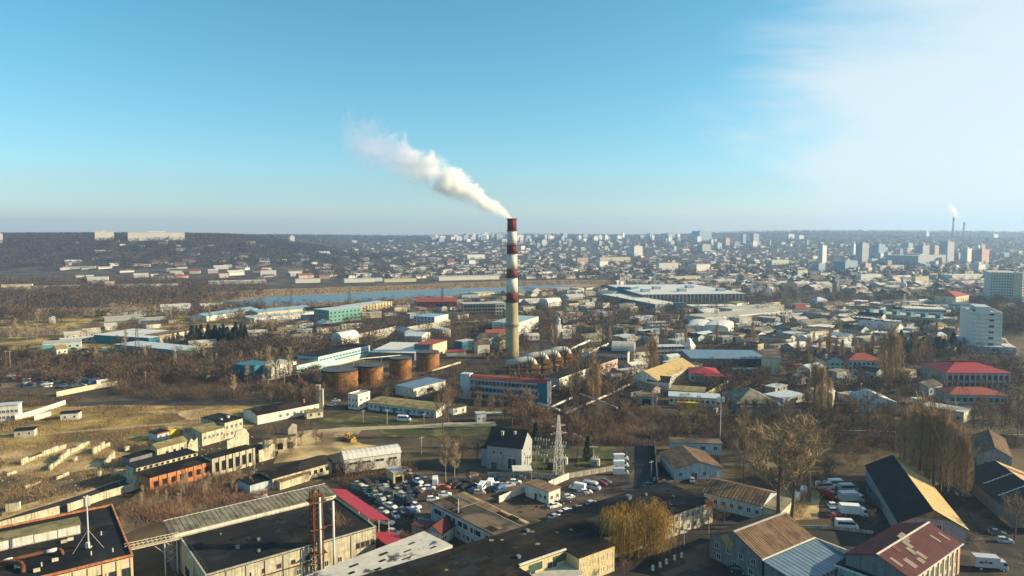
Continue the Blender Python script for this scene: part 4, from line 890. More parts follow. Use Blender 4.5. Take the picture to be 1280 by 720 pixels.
# crumbling concrete walls in the yard
fence('crumbling low concrete wall with gaps in the left yard', [(26,582),(52,572),(82,561)], 2.4, 'oldwall', 3.2, 0.35, 0.12, 'ruined_wall')
fence('long pale retaining wall curving through the left yard', [(62,590),(78,576),(96,563),(111,556)], 2.6, 'oldwall', 3.0, 0.5, 0.0, 'ruined_wall')
fence('short broken wall beside the low ruined shed', [(116,570),(130,561),(144,555)], 3.0, 'oldwall', 3.0, 0.4, 0.1, 'ruined_wall')
fence('single slab wall standing in front of the low ruined shed', [(131,584),(143,573)], 3.2, 'oldwall', 3.0, 0.4, 0.0, 'ruined_wall')
fence('pale concrete wall along the dark lane', [(85,640),(130,624),(174,611)], 2.4, 'oldwall', 6.0)
fence('yellowish parapet wall behind the black workshop roof', [(-20,668),(40,652),(75,642)], 2.4, 'oldwall', 6.0)
fence('long white boundary wall on the far left', [(19,526),(50,517),(82,506)], 2.4, 'white', 3.0); fence('short white wall segment by the white hut', [(43,526),(64,520)], 2.2, 'white', 3.0)
for i, (a, b) in enumerate((((100,560),(112,556)),((150,566),(166,560)),((70,600),(86,594)),((30,612),(50,604)),((140,596),(152,590)),((8,596),(20,592)),((92,578),(100,572)),((160,584),(172,579)),((120,600),(126,594)))): fence('stub of broken concrete foundation in the ruin yard', [a, b], random.uniform(0.8, 1.8), 'oldwall', 2.2, 0.45, 0.1, 'ruined_wall')
def rubble(name, label, pts, n, s, m):
    q = MB()
    for x, y in scatter(poly_px(pts), n, 0.3):
        k = random.uniform(*s); a = random.uniform(0, 3.1); c, d = math.cos(a) * k, math.sin(a) * k; z = k * random.uniform(0.3, 0.9)
        q.add([(x-c, y-d, -0.1), (x+d, y-c, -0.1), (x+c, y+d, -0.1), (x-d, y+c, -0.1), (x-c*.6, y-d*.6, z), (x+d*.7, y-c*.7, z*.8), (x+c*.6, y+d*.6, z*.9), (x-d*.5, y+c*.5, z)], [(4,5,6,7),(0,1,5,4),(1,2,6,5),(2,3,7,6),(3,0,4,7)])
    stuff(q.obj(name, mat(m)), label, 'rubble')
rubble('rubble', 'concrete rubble strewn over the ruin yard', [(0,560),(120,553),(196,580),(190,600),(100,620),(0,648)], 170, (0.12, 0.5), 'debris'); rubble('rubble', 'rubble heaps around the derelict ruins', [(196,556),(310,540),(330,560),(330,590),(260,600),(190,600)], 160, (0.12, 0.5), 'debris'); rubble('rubble', 'dark debris scattered on the scrapyard ground', [(430,606),(520,588),(600,585),(690,598),(690,650),(590,634),(520,660)], 300, (0.15, 0.6), 'rust')
r = bx('office_building', 'white modern office with two rows of windows at the left edge', 'building', -14, 18, 507, 527, 22, 0.7, wall='white', roof='bluewhite', win=[('F', 5, 2, 1.8, 1.2, 1.0, 2.6)])
bx('hut', 'white hut with black roof in the dry field', 'hut', 66, 93, 517, 526, 20, 0.6, wall='white', roof='tar', win=[('F', 2, 1, 0.9, 1.0, 1.0, 0)]); bx('hut', 'pale block hut with dark roof near the left edge of the field', 'hut', 6, 36, 538.5, 547.5, 20, 0.6, wall='palegrey', roof='tarbrown', win=[('F', 2, 1, 0.9, 1.0, 1.0, 0)])
bx('wall_block', 'stub of pale concrete building at the left edge above the lane', 'ruin', -10, 10, 628, 641, 25, 0.5, wall='oldwall', roof='dirtdark')
# right of centre: L-shaped house, shed, brown-roofed house
r = bld('shed', 'blue white shed with flat green edged roof near the street', 'shed', (840,567.5), (902,569), 6, 4.3, wall='bluewhite', roof='felt', win=[('F', 4, 1, 1.5, 1.3, 1.9, 0)])
r = bld('house', 'bluish white house with dark and brown gable roof beside the black gate', 'house', (843,600), (903,598.5), 17, 3.7, wall='bluewhite', roof='slatebrown', kind='gable', axis='AC', rh=2.4, over=0.5, ribs=1.2, win=[('F', 4, 1, 1.1, 1.4, 1.2, 0)]); L, W, h = dims(r); door(r, 'F', L*0.42, 1.5, 2.2); box_part(r, 'white_door', L*0.86, L*0.94, -0.08, 0.02, 0, 2.4, 'white')
r = bld('house', 'long house with weathered brown roof and pale blue wall', 'house', (880,614.5), (952,632), (970,615), 4.4, top=True, wall='bluewhite', roof='slatebrown', kind='gable', rh=2.0, over=0.5, ribs=1.0, win=[('F', 7, 1, 1.2, 1.3, 1.6, 0), ('R', 1, 1, 1.2, 1.3, 1.6, 0)])
L, W, h = dims(r); w = MB().box(L + 0.02, L + 5, 1, W - 1, -0.3, 3.6).obj('annex', mat('cream'), r); MB().box(L + 0.02, L + 5.3, 0.7, W - 0.7, 3.6, 3.85).obj('roof', mat('slate'), w)
# corrugated house with blue annex
r = bld('house', 'two storey grey house with brown corrugated gable roof', 'house', (952,697), (1014,671), 15, 6.0, top=True, wall='greydark', roof='slatebrown', kind='gable', rh=3.4, over=0.5, ribs=0.75, win=[('L', 4, 1, 1.3, 1.4, 3.4, 0, 0.03, 0.97), ('L', 3, 1, 1.3, 1.4, 0.8, 0, 0.03, 0.97)])
L, W, h = dims(r); MB().prism([(W*0.52, 6.2), (W*0.66, 8.1), (W*0.78, 6.9), (W*0.60, 4.0)], 'x', -0.12, 0.0).obj('gable_piece', mat('slatetan'), r)  # tan four-sided piece on the left gable, paler than its wall
MB().box(-0.6, L + 0.6, W/2 - 0.25, W/2 + 0.25, 9.55, 9.75).obj('ridge_cap', mat('palegrey'), r); MB().box(-0.7, L + 0.7, -0.75, -0.5, 5.75, 6.0).obj('gutter', mat('white'), r)
Ch = r
r2 = building('annex_building', 'lean-to annex with blue metal roof against the corrugated house', 'building', Vector(r.location) - Vector((-math.sin(r.rotation_euler.z), math.cos(r.rotation_euler.z), 0)) * 10.2, r.rotation_euler.z, L + 1, 9.4, 3.9, wall='greydark', roof='bluemetal', kind='shed', rh=1.4, over=0.3, ribs=1.4, win=[('F', 6, 1, 1.4, 1.4, 1.2, 0), ('L', 3, 1, 1.3, 1.3, 1.2, 0)])
L, W, h = dims(r2)
for i in range(14): MB().box(L*i/14, L*i/14 + 0.12, -0.1, 0, 0, 3.8).obj('board', mat('framedark'), r2)
box_part(r2, 'parapet', L + 0.1, L + 0.5, -1.2, 10, -0.3, 5.6, 'cream')
# dark red barn and its annex
r = bld('brick_building', 'barn with patched dark red metal roof and sunlit ribbed front in the bottom right', 'building', (1139,723), (1200,679.5), 14, 7.2, top=True, wall='greydark', roof='darkred', kind='gable', rh=2.6, over=0.45, ribs=0.7, win=[('F', 9, 1, 1.1, 2.6, 3.2, 0, 0.04, 0.94), ('F', 9, 1, 1.1, 1.8, 0.6, 0, 0.04, 0.94)])
L, W, h = dims(r); pilasters(r, 'F', 10, 7.1, 'cream', w=0.7, out=0.3, a=0.02, b=0.95); box_part(r, 'sunlit_front', 0.02, L - 2.0, -0.02, 0.0, -0.3, 7.15, 'cream'); box_part(r, 'brick_corner', L - 2.0, L + 0.05, -0.12, 0.0, -0.3, 7.1, 'brick'); box_part(r, 'brick_end', L, L + 0.12, 0, W, -0.3, 7.1, 'brick')  # shade painted into the grey wall; cream sheet for the sunlit front
MB().box(-0.5, L + 0.5, W/2 - 0.2, W/2 + 0.2, 9.98, 10.16).obj('ridge_cap', mat('white'), r); MB().box(-0.6, L + 0.6, -0.62, -0.42, 7.0, 7.25).obj('gutter', mat('white'), r); box_part(r, 'verge_board', L + 0.46, L + 0.56, -0.4, W/2, 7.05, 7.3, 'white')
sl = math.atan2(2.6, W/2)
for (u, v, l, w2, m2) in ((0.18, 0.12, 2.8, 1.7, 'slatepale'), (0.32, 0.10, 1.6, 1.7, 'slatepale'), (0.40, 0.16, 2.4, 1.5, 'slatepale'), (0.36, 0.42, 2.2, 1.4, 'slate'), (0.42, 0.62, 2.4, 1.6, 'slate'), (0.47, 0.80, 2.6, 1.8, 'slate'), (0.52, 0.90, 2.0, 1.6, 'slatepale'), (0.80, 0.32, 2.4, 0.9, 'slatepale'), (0.93, 0.22, 2.6, 0.8, 'slatepale'), (0.25, 0.7, 2.2, 1.6, 'darkred'), (0.06, 0.35, 2.8, 1.0, 'slatepale')):
    o = MB().box(-w2/2, w2/2, 0, l, 0, 0.05).obj('roof_sheet', mat(m2), r, (u * L, v * W/2, 7.2 + 0.27 + v * 2.6)); o.rotation_euler = (sl, 0, 0)
r2 = building('annex_building', 'low dark roofed annex with white eave beside the red barn', 'building', P(1047, 707, 4.6) * 1, R(-50), 13, 14, 4.6, wall='tealwall', roof='darkslate', over=0.5, th=0.25, win=[('F', 5, 1, 1.2, 1.2, 1.8, 0)]); box_part(r2, 'fascia', -0.6, 13.6, -0.62, -0.5, 4.5, 4.95, 'white')
# big dark barn with one sunlit slope
a = P(1124, 652, 5); b = P(1208, 662, 5); 
r = bld('barn', 'long barn with one black and one sunlit tan roof slope beside the poplars', 'barn', (1124,652.5), (1208,662), 47, 5, top=True, wall='grey', roof='darkslate', kind='gable', axis='AC', rh=4.2, over=0.5, ribs=1.4, win=[('F', 2, 1, 1.2, 1.3, 4.2, 0, 0.3, 0.7)])
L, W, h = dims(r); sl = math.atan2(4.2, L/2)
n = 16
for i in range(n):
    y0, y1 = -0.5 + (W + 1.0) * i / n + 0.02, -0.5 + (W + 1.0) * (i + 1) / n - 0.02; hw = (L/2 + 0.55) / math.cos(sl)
    o = MB().box(0, hw, y0, y1, 0, 0.06).obj('roof_sheet', mat('slatetan'), r, (L/2, 0, 5 + 4.2 + 0.27)); o.rotation_euler = (0, sl, 0)  # tan colour paints the sunlight on this slope over the dark roof
door(r, 'F', L*0.5, 3.2, 3.2, 'framedark'); MB().prism([(L*0.2, 6.8), (L*0.5, 9.1), (L*0.8, 6.8)], 'y', -0.08, 0).obj('gable_boarding', mat('moss'), r)
# barns at the right edge
r = bld('barn', 'grey gabled barn with brown roof at the right edge by the street', 'barn', (1222,585), (1264,591), 26, 5.2, wall='grey', roof='slatebrown', kind='gable', axis='AC', rh=2.6, over=0.4, ribs=1.2, win=[('F', 2, 1, 1.3, 2.4, 0.5, 0)])
ra = Vector((138, 184, 0)); r = building('barn', 'black roofed barn with pale verge at the right edge', 'barn', ra, R(-14), 19, 34, 4.8, wall='greydark', roof='darkslate', kind='gable', axis='AC', rh=3.6, over=0.5, win=[('F', 3, 1, 1.3, 1.3, 1.2, 0)]); L, W, h = dims(r)
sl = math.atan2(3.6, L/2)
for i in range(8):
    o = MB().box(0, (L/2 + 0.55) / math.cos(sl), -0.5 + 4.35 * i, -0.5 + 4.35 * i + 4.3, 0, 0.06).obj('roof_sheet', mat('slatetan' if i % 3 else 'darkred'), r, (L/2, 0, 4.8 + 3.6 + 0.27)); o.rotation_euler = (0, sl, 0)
for k in range(2):
    for i in range(6): 
        y = 10 + 10 * k + i * 0.4; x = 1 + i * 1.4; o = MB().box(0, 1.5, 0, 0.35, 0, 0.12).obj('snow_guard', mat('white'), r, (x, y, 4.8 + 3.6 * x / (L/2) + 0.24)); o.rotation_euler = (0, -sl, 0)
# ------------------------------------------------------------------ power plant
def stack(px, py):
    b = P(px, py); t = thing('smokestack', 'tall red and white banded smokestack with a concrete lower shaft', 'chimney', tuple(b)); s = b.y / FPX
    zz = lambda y: (py - y) * s * (1.0) + 0.0
    Ht = H + (HZ - 275) * s
    def zy(y): return H + (HZ - y) * s
    rad = lambda z: 4.75 + (3.05 - 4.75) * min(1, z / Ht) ** 0.85
    bands = [(377, 365.5, 'stackred'), (365.5, 346.5, 'stackwhite'), (346.5, 336, 'stackred'), (336, 316.6, 'stackwhite'), (316.6, 306, 'stackred'), (306, 289, 'stackwhite'), (289, 275, 'stackred')]
    z0 = zy(377); prof = [(rad(z0 * i / 12) if i else 4.9, z0 * i / 12 - (0.5 if i == 0 else 0)) for i in range(13)]
    MB().lathe(prof, 40).obj('concrete_shaft', mat('stackconc'), t, smooth=True)
    for k, (ya, yb, m) in enumerate(bands):
        a, b2 = zy(ya), zy(yb); o = 0.0
        MB().lathe([(rad(a), a), (rad((a+b2)/2), (a+b2)/2), (rad(b2), b2)], 40).obj('painted_band', mat(m), t, smooth=True)
    for y in (306.8, 317, 347, 377.5, 408):
        z = zy(y); rr = rad(z); q = MB(); q.lathe([(rr, z), (rr + 0.75, z + 0.05), (rr + 0.75, z + 0.25), (rr, z + 0.25)], 32)
        for k in range(16):
            an = 2*math.pi*k/16; q.tube(((rr+0.7)*math.cos(an), (rr+0.7)*math.sin(an), z + 0.25), ((rr+0.7)*math.cos(an), (rr+0.7)*math.sin(an), z + 1.3), 0.05, None, 4)
        q.lathe([(rr + 0.66, z + 1.25), (rr + 0.74, z + 1.25), (rr + 0.74, z + 1.35), (rr + 0.66, z + 1.35)], 32); q.obj('gallery', mat('steeldark'), t)
    z = zy(275); MB().lathe([(3.05, z), (3.45, z + 0.05), (3.45, z + 0.9), (2.6, z + 0.9), (2.5, z - 1.0)], 32).obj('crown_ring', mat('stackred'), t); MB().lathe([(3.5, zy(289)), (3.75, zy(289) + 0.3), (3.5, zy(289) + 0.6)], 32).obj('crown_ring', mat('stackred'), t)
    q = MB()
    for s2 in (-0.25, 0.25): q.path([(rad(z) * 0.8 + 0.1, -rad(z) * 0.62 + s2, z) for z in np.linspace(1, Ht - 2, 12)], 0.06, 4)
    q.obj('ladder', mat('steeldark'), t)
    return t
STACK = stack(640, 447)
FOOT.append((Vector(STACK.location) - Vector((6, 6, 0)), Vector((1,0,0)), Vector((0,1,0)), 12, 12))
def boiler(px, py, label, s=1.0):
    g = P(px, py); t = thing('boiler_unit', label, 'boiler', tuple(g), R(12), 'boiler units with arched ducts beside the smokestack'); t.scale = (s, s, s)
    box_part(t, 'casing', -2.2, 2.2, -2.2, 2.2, -0.3, 8.5, 'tankrust')
    pts = [(-16, 0, 9.2), (-8, 0, 10.6)] + [(-4 + 4 * math.sin(R(a)), 0, 7.0 + 4.0 * math.cos(R(a))) for a in (0, 20, 40, 60, 80, 95)]
    MB().path(pts, 2.0, 14).obj('arched_duct', mat('palegrey'), t, smooth=True)
    for k in range(4): 
        q = pts[2 + k]; MB().path([(q[0] - 0.2, q[1], q[2]), (q[0] + 0.25, q[1], q[2] - 0.1 * k)], 2.12, 14).obj('duct_flange', mat('cream' if k == 3 else 'steeldark'), t)
    for x in (-15, -10, -5):
        for y in (-2.4, 2.4): MB().tube((x, y, -0.3), (x, y, 9), 0.22, 0.22, 5).obj('column', mat('rust'), t)
    for z in (3.0, 6.0): MB().box(-15.4, 2.6, -2.8, 2.8, z, z + 0.2).obj('platform', mat('rust'), t)
    for k in range(6): 
        x = -14 + 2.4 * k; MB().tube((x, -1.5, 0), (x, -1.5, 5 + 1.2 * (k % 3)), 0.5, 0.5, 8).obj('vessel', mat(('rust', 'steel', 'tankrust')[k % 3]), t)
    q = MB()
    for k in range(7): q.tube((-15 + 2.5*k, -2.8, 3.2), (-15 + 2.5*k, -2.8, 4.3), 0.05, None, 4)
    q.tube((-15, -2.8, 4.3), (0, -2.8, 4.3), 0.05, None, 4); q.obj('handrail', mat('junkyellowpaint'), t)
    box_part(t, 'cladding', 2.2, 2.35, -2.0, 2.0, 1, 8.2, 'yellow')
    return t
for px, py, l, s in ((668, 473, 'nearest of the four arched boiler ducts behind the red roofed office', 1.0), (682.5, 466, 'second arched boiler duct counting back from the red roofed office', 1.0), (697.5, 463, 'third arched boiler duct counting back from the red roofed office', 1.0), (711, 458, 'farthest of the four arched boiler ducts beside the smokestack', 1.0)):
    b = boiler(px, py, l, s); FOOT.append((Vector(b.location) + Vector((-17, -6, 0)), Vector((1,0,0)), Vector((0,1,0)), 21, 10))
# red roofed plant office
r = bld('plant_office', 'three storey plant office with red roof, grey front and white sunlit end', 'building', (587,499), (684,507.5), (699,477), 11, wall='grey', roof='redtile', kind='low', rh=1.0, over=0.4, near=False, win=[('F', 20, 3, 1.6, 1.7, 1.3, 3.3, 0.01, 0.99), ('R', 2, 3, 1.0, 1.3, 1.5, 3.3, 0.2, 0.8)])
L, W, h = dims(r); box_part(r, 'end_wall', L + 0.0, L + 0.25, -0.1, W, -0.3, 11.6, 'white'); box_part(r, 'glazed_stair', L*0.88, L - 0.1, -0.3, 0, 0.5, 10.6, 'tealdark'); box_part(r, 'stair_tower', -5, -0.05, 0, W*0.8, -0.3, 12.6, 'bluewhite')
for i in range(3): MB().box(0, L*0.88, -0.1, 0, 3.6 + 3.3*i, 3.9 + 3.3*i).obj('string_course', mat('bluewhite'), r)
# oil tanks
def tank(px, py, wpx, hpx, label):
    g = P(px, py); s = g.y / FPX; rr = wpx * s / 2; hh = hpx * s; t = thing('storage_tank', label, 'tank', (g.x, g.y + rr, 0), 0, 'rusty oil tanks in a row')
    FOOT.append((Vector((g.x - rr, g.y, 0)), Vector((1,0,0)), Vector((0,1,0)), 2*rr, 2*rr))
    n = 4
    for k in range(n): MB().lathe([(rr + 0.03 * (k % 2), hh*k/n - (0.3 if k == 0 else 0)), (rr + 0.03 * (k % 2), hh*(k+1)/n)], 40).obj('shell_course', mat('tankrust'), t, smooth=False)
    MB().lathe([(rr + 0.25, hh), (rr + 0.25, hh + 0.2), (rr * 0.5, hh + rr*0.09), (0.3, hh + rr*0.12)], 40).obj('roof', mat('tanktop'), t)
    q = MB()
    for k in range(24):
        an = 2*math.pi*k/24; q.tube((rr*math.cos(an), rr*math.sin(an), hh), (rr*math.cos(an), rr*math.sin(an), hh + 1.1), 0.05, None, 4)
    q.lathe([(rr, hh + 1.05), (rr + 0.08, hh + 1.05), (rr + 0.08, hh + 1.15), (rr, hh + 1.15)], 32); q.obj('railing', mat('steeldark'), t)
    q = MB()
    for k in range(20):
        an = R(-160 + 6*k); z = hh*(k+1)/20; q.box(-0.4, 0.4, -0.4, 0.4, z-0.05, z) if False else q.tube(((rr+0.1)*math.cos(an), (rr+0.1)*math.sin(an), z), ((rr+1.0)*math.cos(an), (rr+1.0)*math.sin(an), z), 0.12, None, 4)
    q.obj('spiral_stair', mat('steeldark'), t); MB().tube((0, 0, hh + rr*0.1), (0, 0, hh + rr*0.12 + 1), 0.4, 0.4, 8).obj('hatch', mat('rust'), t)
    return t
tank(420, 489, 48, 22, 'dark brown rusty tank, leftmost of the row'); tank(460.5, 484.5, 31.5, 24, 'bright ochre rusty tank, second from the left'); tank(498.5, 475, 28.5, 24, 'rusty tank with pale lid, third from the left'); tank(533, 464.5, 29.5, 21, 'two toned orange rusty tank, rightmost of the row')
# pipe rack
def pipeline(label, pts, zh, n, rad=0.45, m='pipepaint', sup=True, name='pipeline', every=9.0):
    p = [P(*q) for q in pts]; t = thing(name, label, 'pipeline', (p[0].x, p[0].y, 0)); o = p[0].copy()
    for k in range(n):
        off = Vector((0, (rad * 2.4) * k, 0)); MB().path([v - o + off + Vector((0, 0, zh)) for v in p], rad, 8).obj('pipe', mat(m), t, smooth=True)
    if sup:
        for i in range(len(p) - 1):
            d = p[i+1] - p[i]; c = max(1, int(d.length / every))
            for k in range(c + (i == len(p) - 2)):
                q = p[i].lerp(p[i+1], k / c) - o; MB().box(-0.2, 0.2, -0.2, 0.2, -0.3, zh - rad).obj('support', mat('concrete'), t, (q.x, q.y + rad, 0))
    return t
pipeline('yellowish pipe rack on posts running past the light blue factory', [(335,483),(400,468),(454,455),(520,449)], 3.5, 2, 0.28, 'cream'); pipeline('white low pipe heading towards the plant office end', [(684,517),(716,502)], 2.2, 1, 0.5); pipeline('long white pipe running from the pylon past the plant yard', [(707,524),(735,511),(762,499),(800,480)], 2.5, 2, 0.42)
pipeline('silver elevated pipe sloping down to the right of the lattice pylon', [(725,505),(748,514),(771,524)], 5.0, 1, 0.5, 'steel'); pipeline('silver elevated pipe left of the lattice pylon', [(672,517),(699,527)], 5.0, 1, 0.5, 'steel'); pipeline('thin pipe bracket reaching from the office to the pylon', [(665,508),(694,494)], 5.0, 1, 0.25, 'cream')
pipeline('pipeline beside the rightmost rusty tank', [(540,470),(575,459)], 3.0, 1, 0.6, 'cream'); pipeline('white pipe pair behind the boiler ducts', [(712,446),(737,434)], 5, 1, 0.8); pipeline('white pipe behind the gambrel roof hall', [(730,451),(762,436)], 4, 1, 0.9)
bld('wall_building', 'long narrow white building behind the leafless poplars by the plant', 'building', (699,488), (749,468.5), 9, 6.5, wall='white', roof='tarbrown', near=False, win=[('F', 8, 1, 1.4, 1.2, 3.6, 0, 0.1, 0.9)])
bld('wall_building', 'pinkish white low block right of the long narrow building', 'building', (750,470), (772,462), 12, 7, wall='pinkwall', roof='tarbrown', near=False, win=[('F', 4, 1, 1.4, 1.2, 3.6, 0)])
# pylons
def pylon(px, py, ytop, label, m='steel', w=None, arms=3, group=None):
    g = hit(px, py); s = depth_scale(g); hh = (py - ytop) * s; t = thing('lattice_pylon', label, 'pylon', tuple(g), R(20), group); w = w or hh * 0.16
    lattice(t, w, hh, 7, m, max(0.09, s * 0.16), w * 0.18)
    for k in range(arms):
        z = hh * (0.68 + 0.13 * k); l = w * (1.1 - 0.18 * k); q = MB()
        for sgn in (-1, 1): q.tube((0, 0, z), (sgn * l, 0, z + 0.2), max(0.08, s * 0.14), None, 4); q.tube((0, 0, z + hh * 0.04), (sgn * l, 0, z + 0.2), max(0.06, s * 0.1), None, 4)
        q.obj('crossarm', mat(m), t)
    return t
pylon(698, 592, 516, 'white steel lattice pylon standing in the substation', 'whitemetal', 2.8, 2)
pylon(219, 456, 430, 'dark lattice pylon in the scrub left of the flat white warehouse', 'steel'); pylon(172, 444, 405, 'dark lattice pylon in front of the big flat white warehouse', 'steeldark'); pylon(264, 470, 432, 'lattice pylon beside the scrub belt', 'steeldark')
pylon(437, 382, 360, 'far dark pylon by the river above the green block', 'steeldark'); pylon(364, 378, 357, 'far dark pylon at the left end of the river', 'steeldark'); pylon(553, 384, 360, 'far dark pylon in front of the red roofed hall', 'steeldark')
pylon(781, 361, 344, 'pale pylon behind the teal end of the large factory', 'steel'); pylon(961, 372, 343, 'pale spire like pylon at the right end of the large factory', 'whitemetal'); pylon(1047, 366, 346, 'white spire like pylon before the city towers', 'whitemetal'); pylon(940, 372, 348, 'second pale pylon at the right end of the large factory', 'whitemetal'); pylon(1130, 390, 367, 'thin pylon mast by the long grey office', 'steel'); pylon(895, 400, 372, 'slender dark mast before the large factory', 'steeldark'); pylon(818, 360, 341, 'pale chimney like mast above the large factory roof', 'palegrey')
# substation gear
for i in range(5):
    for k in range(3):
        g = P(662 + i * 10.5 - k * 1.5, 566 + k * 10); 
        if abs(g.x - P(698, 592).x) < 2 and k == 2: continue
        t = thing('switchgear_post', 'grey post of switchgear standing on the substation grass', 'switchgear', tuple(g), 0, 'switchgear posts in the substation')
        box_part(t, 'footing', -0.4, 0.4, -0.4, 0.4, 0, 0.3, 'concrete'); hh = random.uniform(3, 5); MB().tube((0,0,0.3), (0,0,hh), 0.14, 0.12, 6).obj('post', mat('palegrey'), t); box_part(t, 'crossbar', -1.2, 1.2, -0.1, 0.1, hh, hh + 0.18, 'palegrey')
        for x in (-1, 0, 1): MB().lathe([(0.1, 0), (0.2, 0.2), (0.1, 0.4), (0.2, 0.6), (0.1, 0.8)], 8).obj('insulator', mat('white'), t, (x, 0, hh + 0.18))
for px, py, l in ((690, 586, 'dark transformer below the lattice pylon'), (704, 580, 'grey transformer right of the lattice pylon'), (744, 582, 'pale kiosk transformer on the green plot')):
    g = P(px, py); t = thing('transformer', l, 'transformer', tuple(g), R(-17)); m = 'palegrey' if px > 700 else 'steeldark'; box_part(t, 'tank', -1.5, 1.5, -1, 1, 0, 2.4, m)
    for i in range(6): box_part(t, 'radiator_fin', -1.3 + 0.45*i, -1.1 + 0.45*i, -1.5, -1.0, 0.4, 2.0, m)
    for x in (-0.8, 0, 0.8): MB().lathe([(0.12, 0), (0.2, 0.3), (0.1, 0.5), (0.18, 0.8), (0.06, 1.1)], 8).obj('bushing', mat('white'), t, (x, 0, 2.4))
t = thing('power_pole', 'T shaped white power pole on the green plot', 'pole', tuple(P(742, 578))); MB().tube((0,0,-0.3), (0,0,5.6), 0.16, 0.12, 6).obj('pole', mat('palegrey'), t); box_part(t, 'crossbar', -1.5, 1.5, -0.15, 0.15, 5.4, 5.8, 'white')
fence('thin fence around the substation', [(652,562),(712,561)], 1.6, 'greydark', 3.0, 0.06); fence('dark gate wall right of the asphalt road', [(818,558),(822,612)], 3.0, 'steeldark', 3.0, 0.3)
t = thing('barrier_gate', 'red and white lifting barrier at the yard entrance', 'barrier', tuple(P(818, 601)), R(-30)); box_part(t, 'post', -0.3, 0.3, -0.3, 0.3, 0, 1.1, 'white')
for i in range(6): box_part(t, 'boom_section', 0.3 + 1.2*i, 1.5 + 1.2*i, -0.1, 0.1, 0.85, 1.05, 'white' if i % 2 == 0 else 'redbright')
# ------------------------------------------------------------------ middle distance, left
bld('warehouse', 'broad flat white warehouse on the left beyond the meadow', 'warehouse', (117,418.5), (186,422.5), (224,414), 6, top=True, wall='tealdark', roof='whitemetal', near=False, over=0.4)
bld('warehouse', 'long low shed with grey teal roof before the flat white warehouse', 'warehouse', (143,430.5), (222,438), (258,434), 4.5, top=True, wall='green', roof='bluewhite', near=False)
bld('warehouse', 'cream storage row with sunlit front beside the conifers', 'warehouse', (200,430), (258,419.5), 14, 6.5, wall='cream', roof='slatebrown', near=False, win=[('F', 10, 1, 2.2, 2.6, 1.0, 0, 0.05, 0.95)])
bx('house', 'white house with green roof at the left', 'house', 43, 63, 437, 443.5, 20, 0.6, wall='white', roof='green', kind='gable', rh=2.5, near=False, win=[('F', 3, 1, 1.2, 1.3, 1.2, 0)]); bx('house', 'white gabled house beside the green roofed one', 'house', 60, 79, 437, 444, 60, 0.8, wall='white', roof='moss', kind='gable', rh=2.8, near=False, win=[('F', 2, 1, 1.2, 1.3, 1.2, 0)])
bld('shed_row', 'long hall with light blue roof on the left of the river', 'hall', (258,395.5), (322,386), (330,381.5), 5, top=True, wall='white', roof='bluesky', kind='gable', rh=2, near=False, ribs=4)
bld('shed_row', 'long blue roofed hall next to the green block', 'hall', (322,391), (390,384.5), 22, 5, top=True, wall='cream', roof='bluesky', kind='gable', rh=2, near=False)
bld('shed_row', 'pale roofed hall in front of the blue roofed one', 'hall', (318,398), (392,390), 14, 5, top=True, wall='white', roof='bluewhite', near=False)
bx('factory_block', 'green panelled factory block with pale left end', 'building', 391, 450, 388, 404, 52, 0.62, wall='green', roof='bluewhite', near=False, win=[('F', 8, 3, 2.0, 1.4, 1.5, 3.6), ('L', 4, 3, 2.0, 1.4, 1.5, 3.6)])
r = bld('warehouse', 'low warehouse with yellow columns right of the green block', 'warehouse', (444,391), (490,384), 22, 6.5, wall='yellow', roof='bluewhite', near=False); pilasters(r, 'F', 12, 6.4, 'framedark', w=1.3, out=0.2, a=0.04, b=0.96)
bx('shed', 'cream box shed below the yellow columned warehouse', 'shed', 450, 476, 391.5, 398, 20, 0.5, wall='cream', roof='palegrey', near=False)
r = bld('hall', 'hall with bright red roof and white gable near the river', 'hall', (521,385), (571,384.5), 34, 7, wall='maroon', roof='redtile', kind='gable', rh=3.5, near=False, win=[('F', 9, 1, 3, 2, 2.5, 0)]); L, W, h = dims(r); MB().prism([(0, -0.3), (0, 7), (W/2, 10.4), (W, 7), (W, -0.3)], 'x', L + 0.02, L + 0.3).obj('end_wall', mat('white'), r)
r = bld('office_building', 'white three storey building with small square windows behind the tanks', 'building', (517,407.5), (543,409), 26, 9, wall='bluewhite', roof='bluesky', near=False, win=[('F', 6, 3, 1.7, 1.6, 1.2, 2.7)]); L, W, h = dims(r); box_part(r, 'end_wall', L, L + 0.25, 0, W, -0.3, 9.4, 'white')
r = bld('unfinished_building', 'unfinished concrete frame building with empty window openings left of the smokestack', 'building', (579,394.5), (632,393.5), 20, 12, wall='greydark', roof='palegrey', near=False, win=[('F', 14, 3, 2.4, 2.2, 1.0, 3.6, 0.02, 0.98, 'void')]); L, W, h = dims(r); box_part(r, 'sunlit_front', L*0.76, L, -0.02, -0.01, 0, 11.8, 'white')  # white sheet paints the sunlit right part of the front
bx('hangar', 'white barrel roofed hangar behind the light blue factory', 'hangar', 412, 447, 424, 433, 60, 0.6, wall='white', roof='whitemetal', kind='arch', rh=4.5, near=False)
bld('warehouse', 'flat white roofed warehouse behind the tanks', 'warehouse', (462,440), (518,441.5), (524,428.5), 5, top=True, wall='greydark', roof='whitemetal', near=False)
r = bld('warehouse', 'blue grey shed with white gable end behind the flat white roof', 'warehouse', (506,430), (527,430.5), 24, 6, wall='bluewhite', roof='bluewhite', kind='gable', rh=1.6, near=False); L, W, h = dims(r); box_part(r, 'end_wall', L, L + 0.2, 0, W, -0.3, 6.2, 'white')
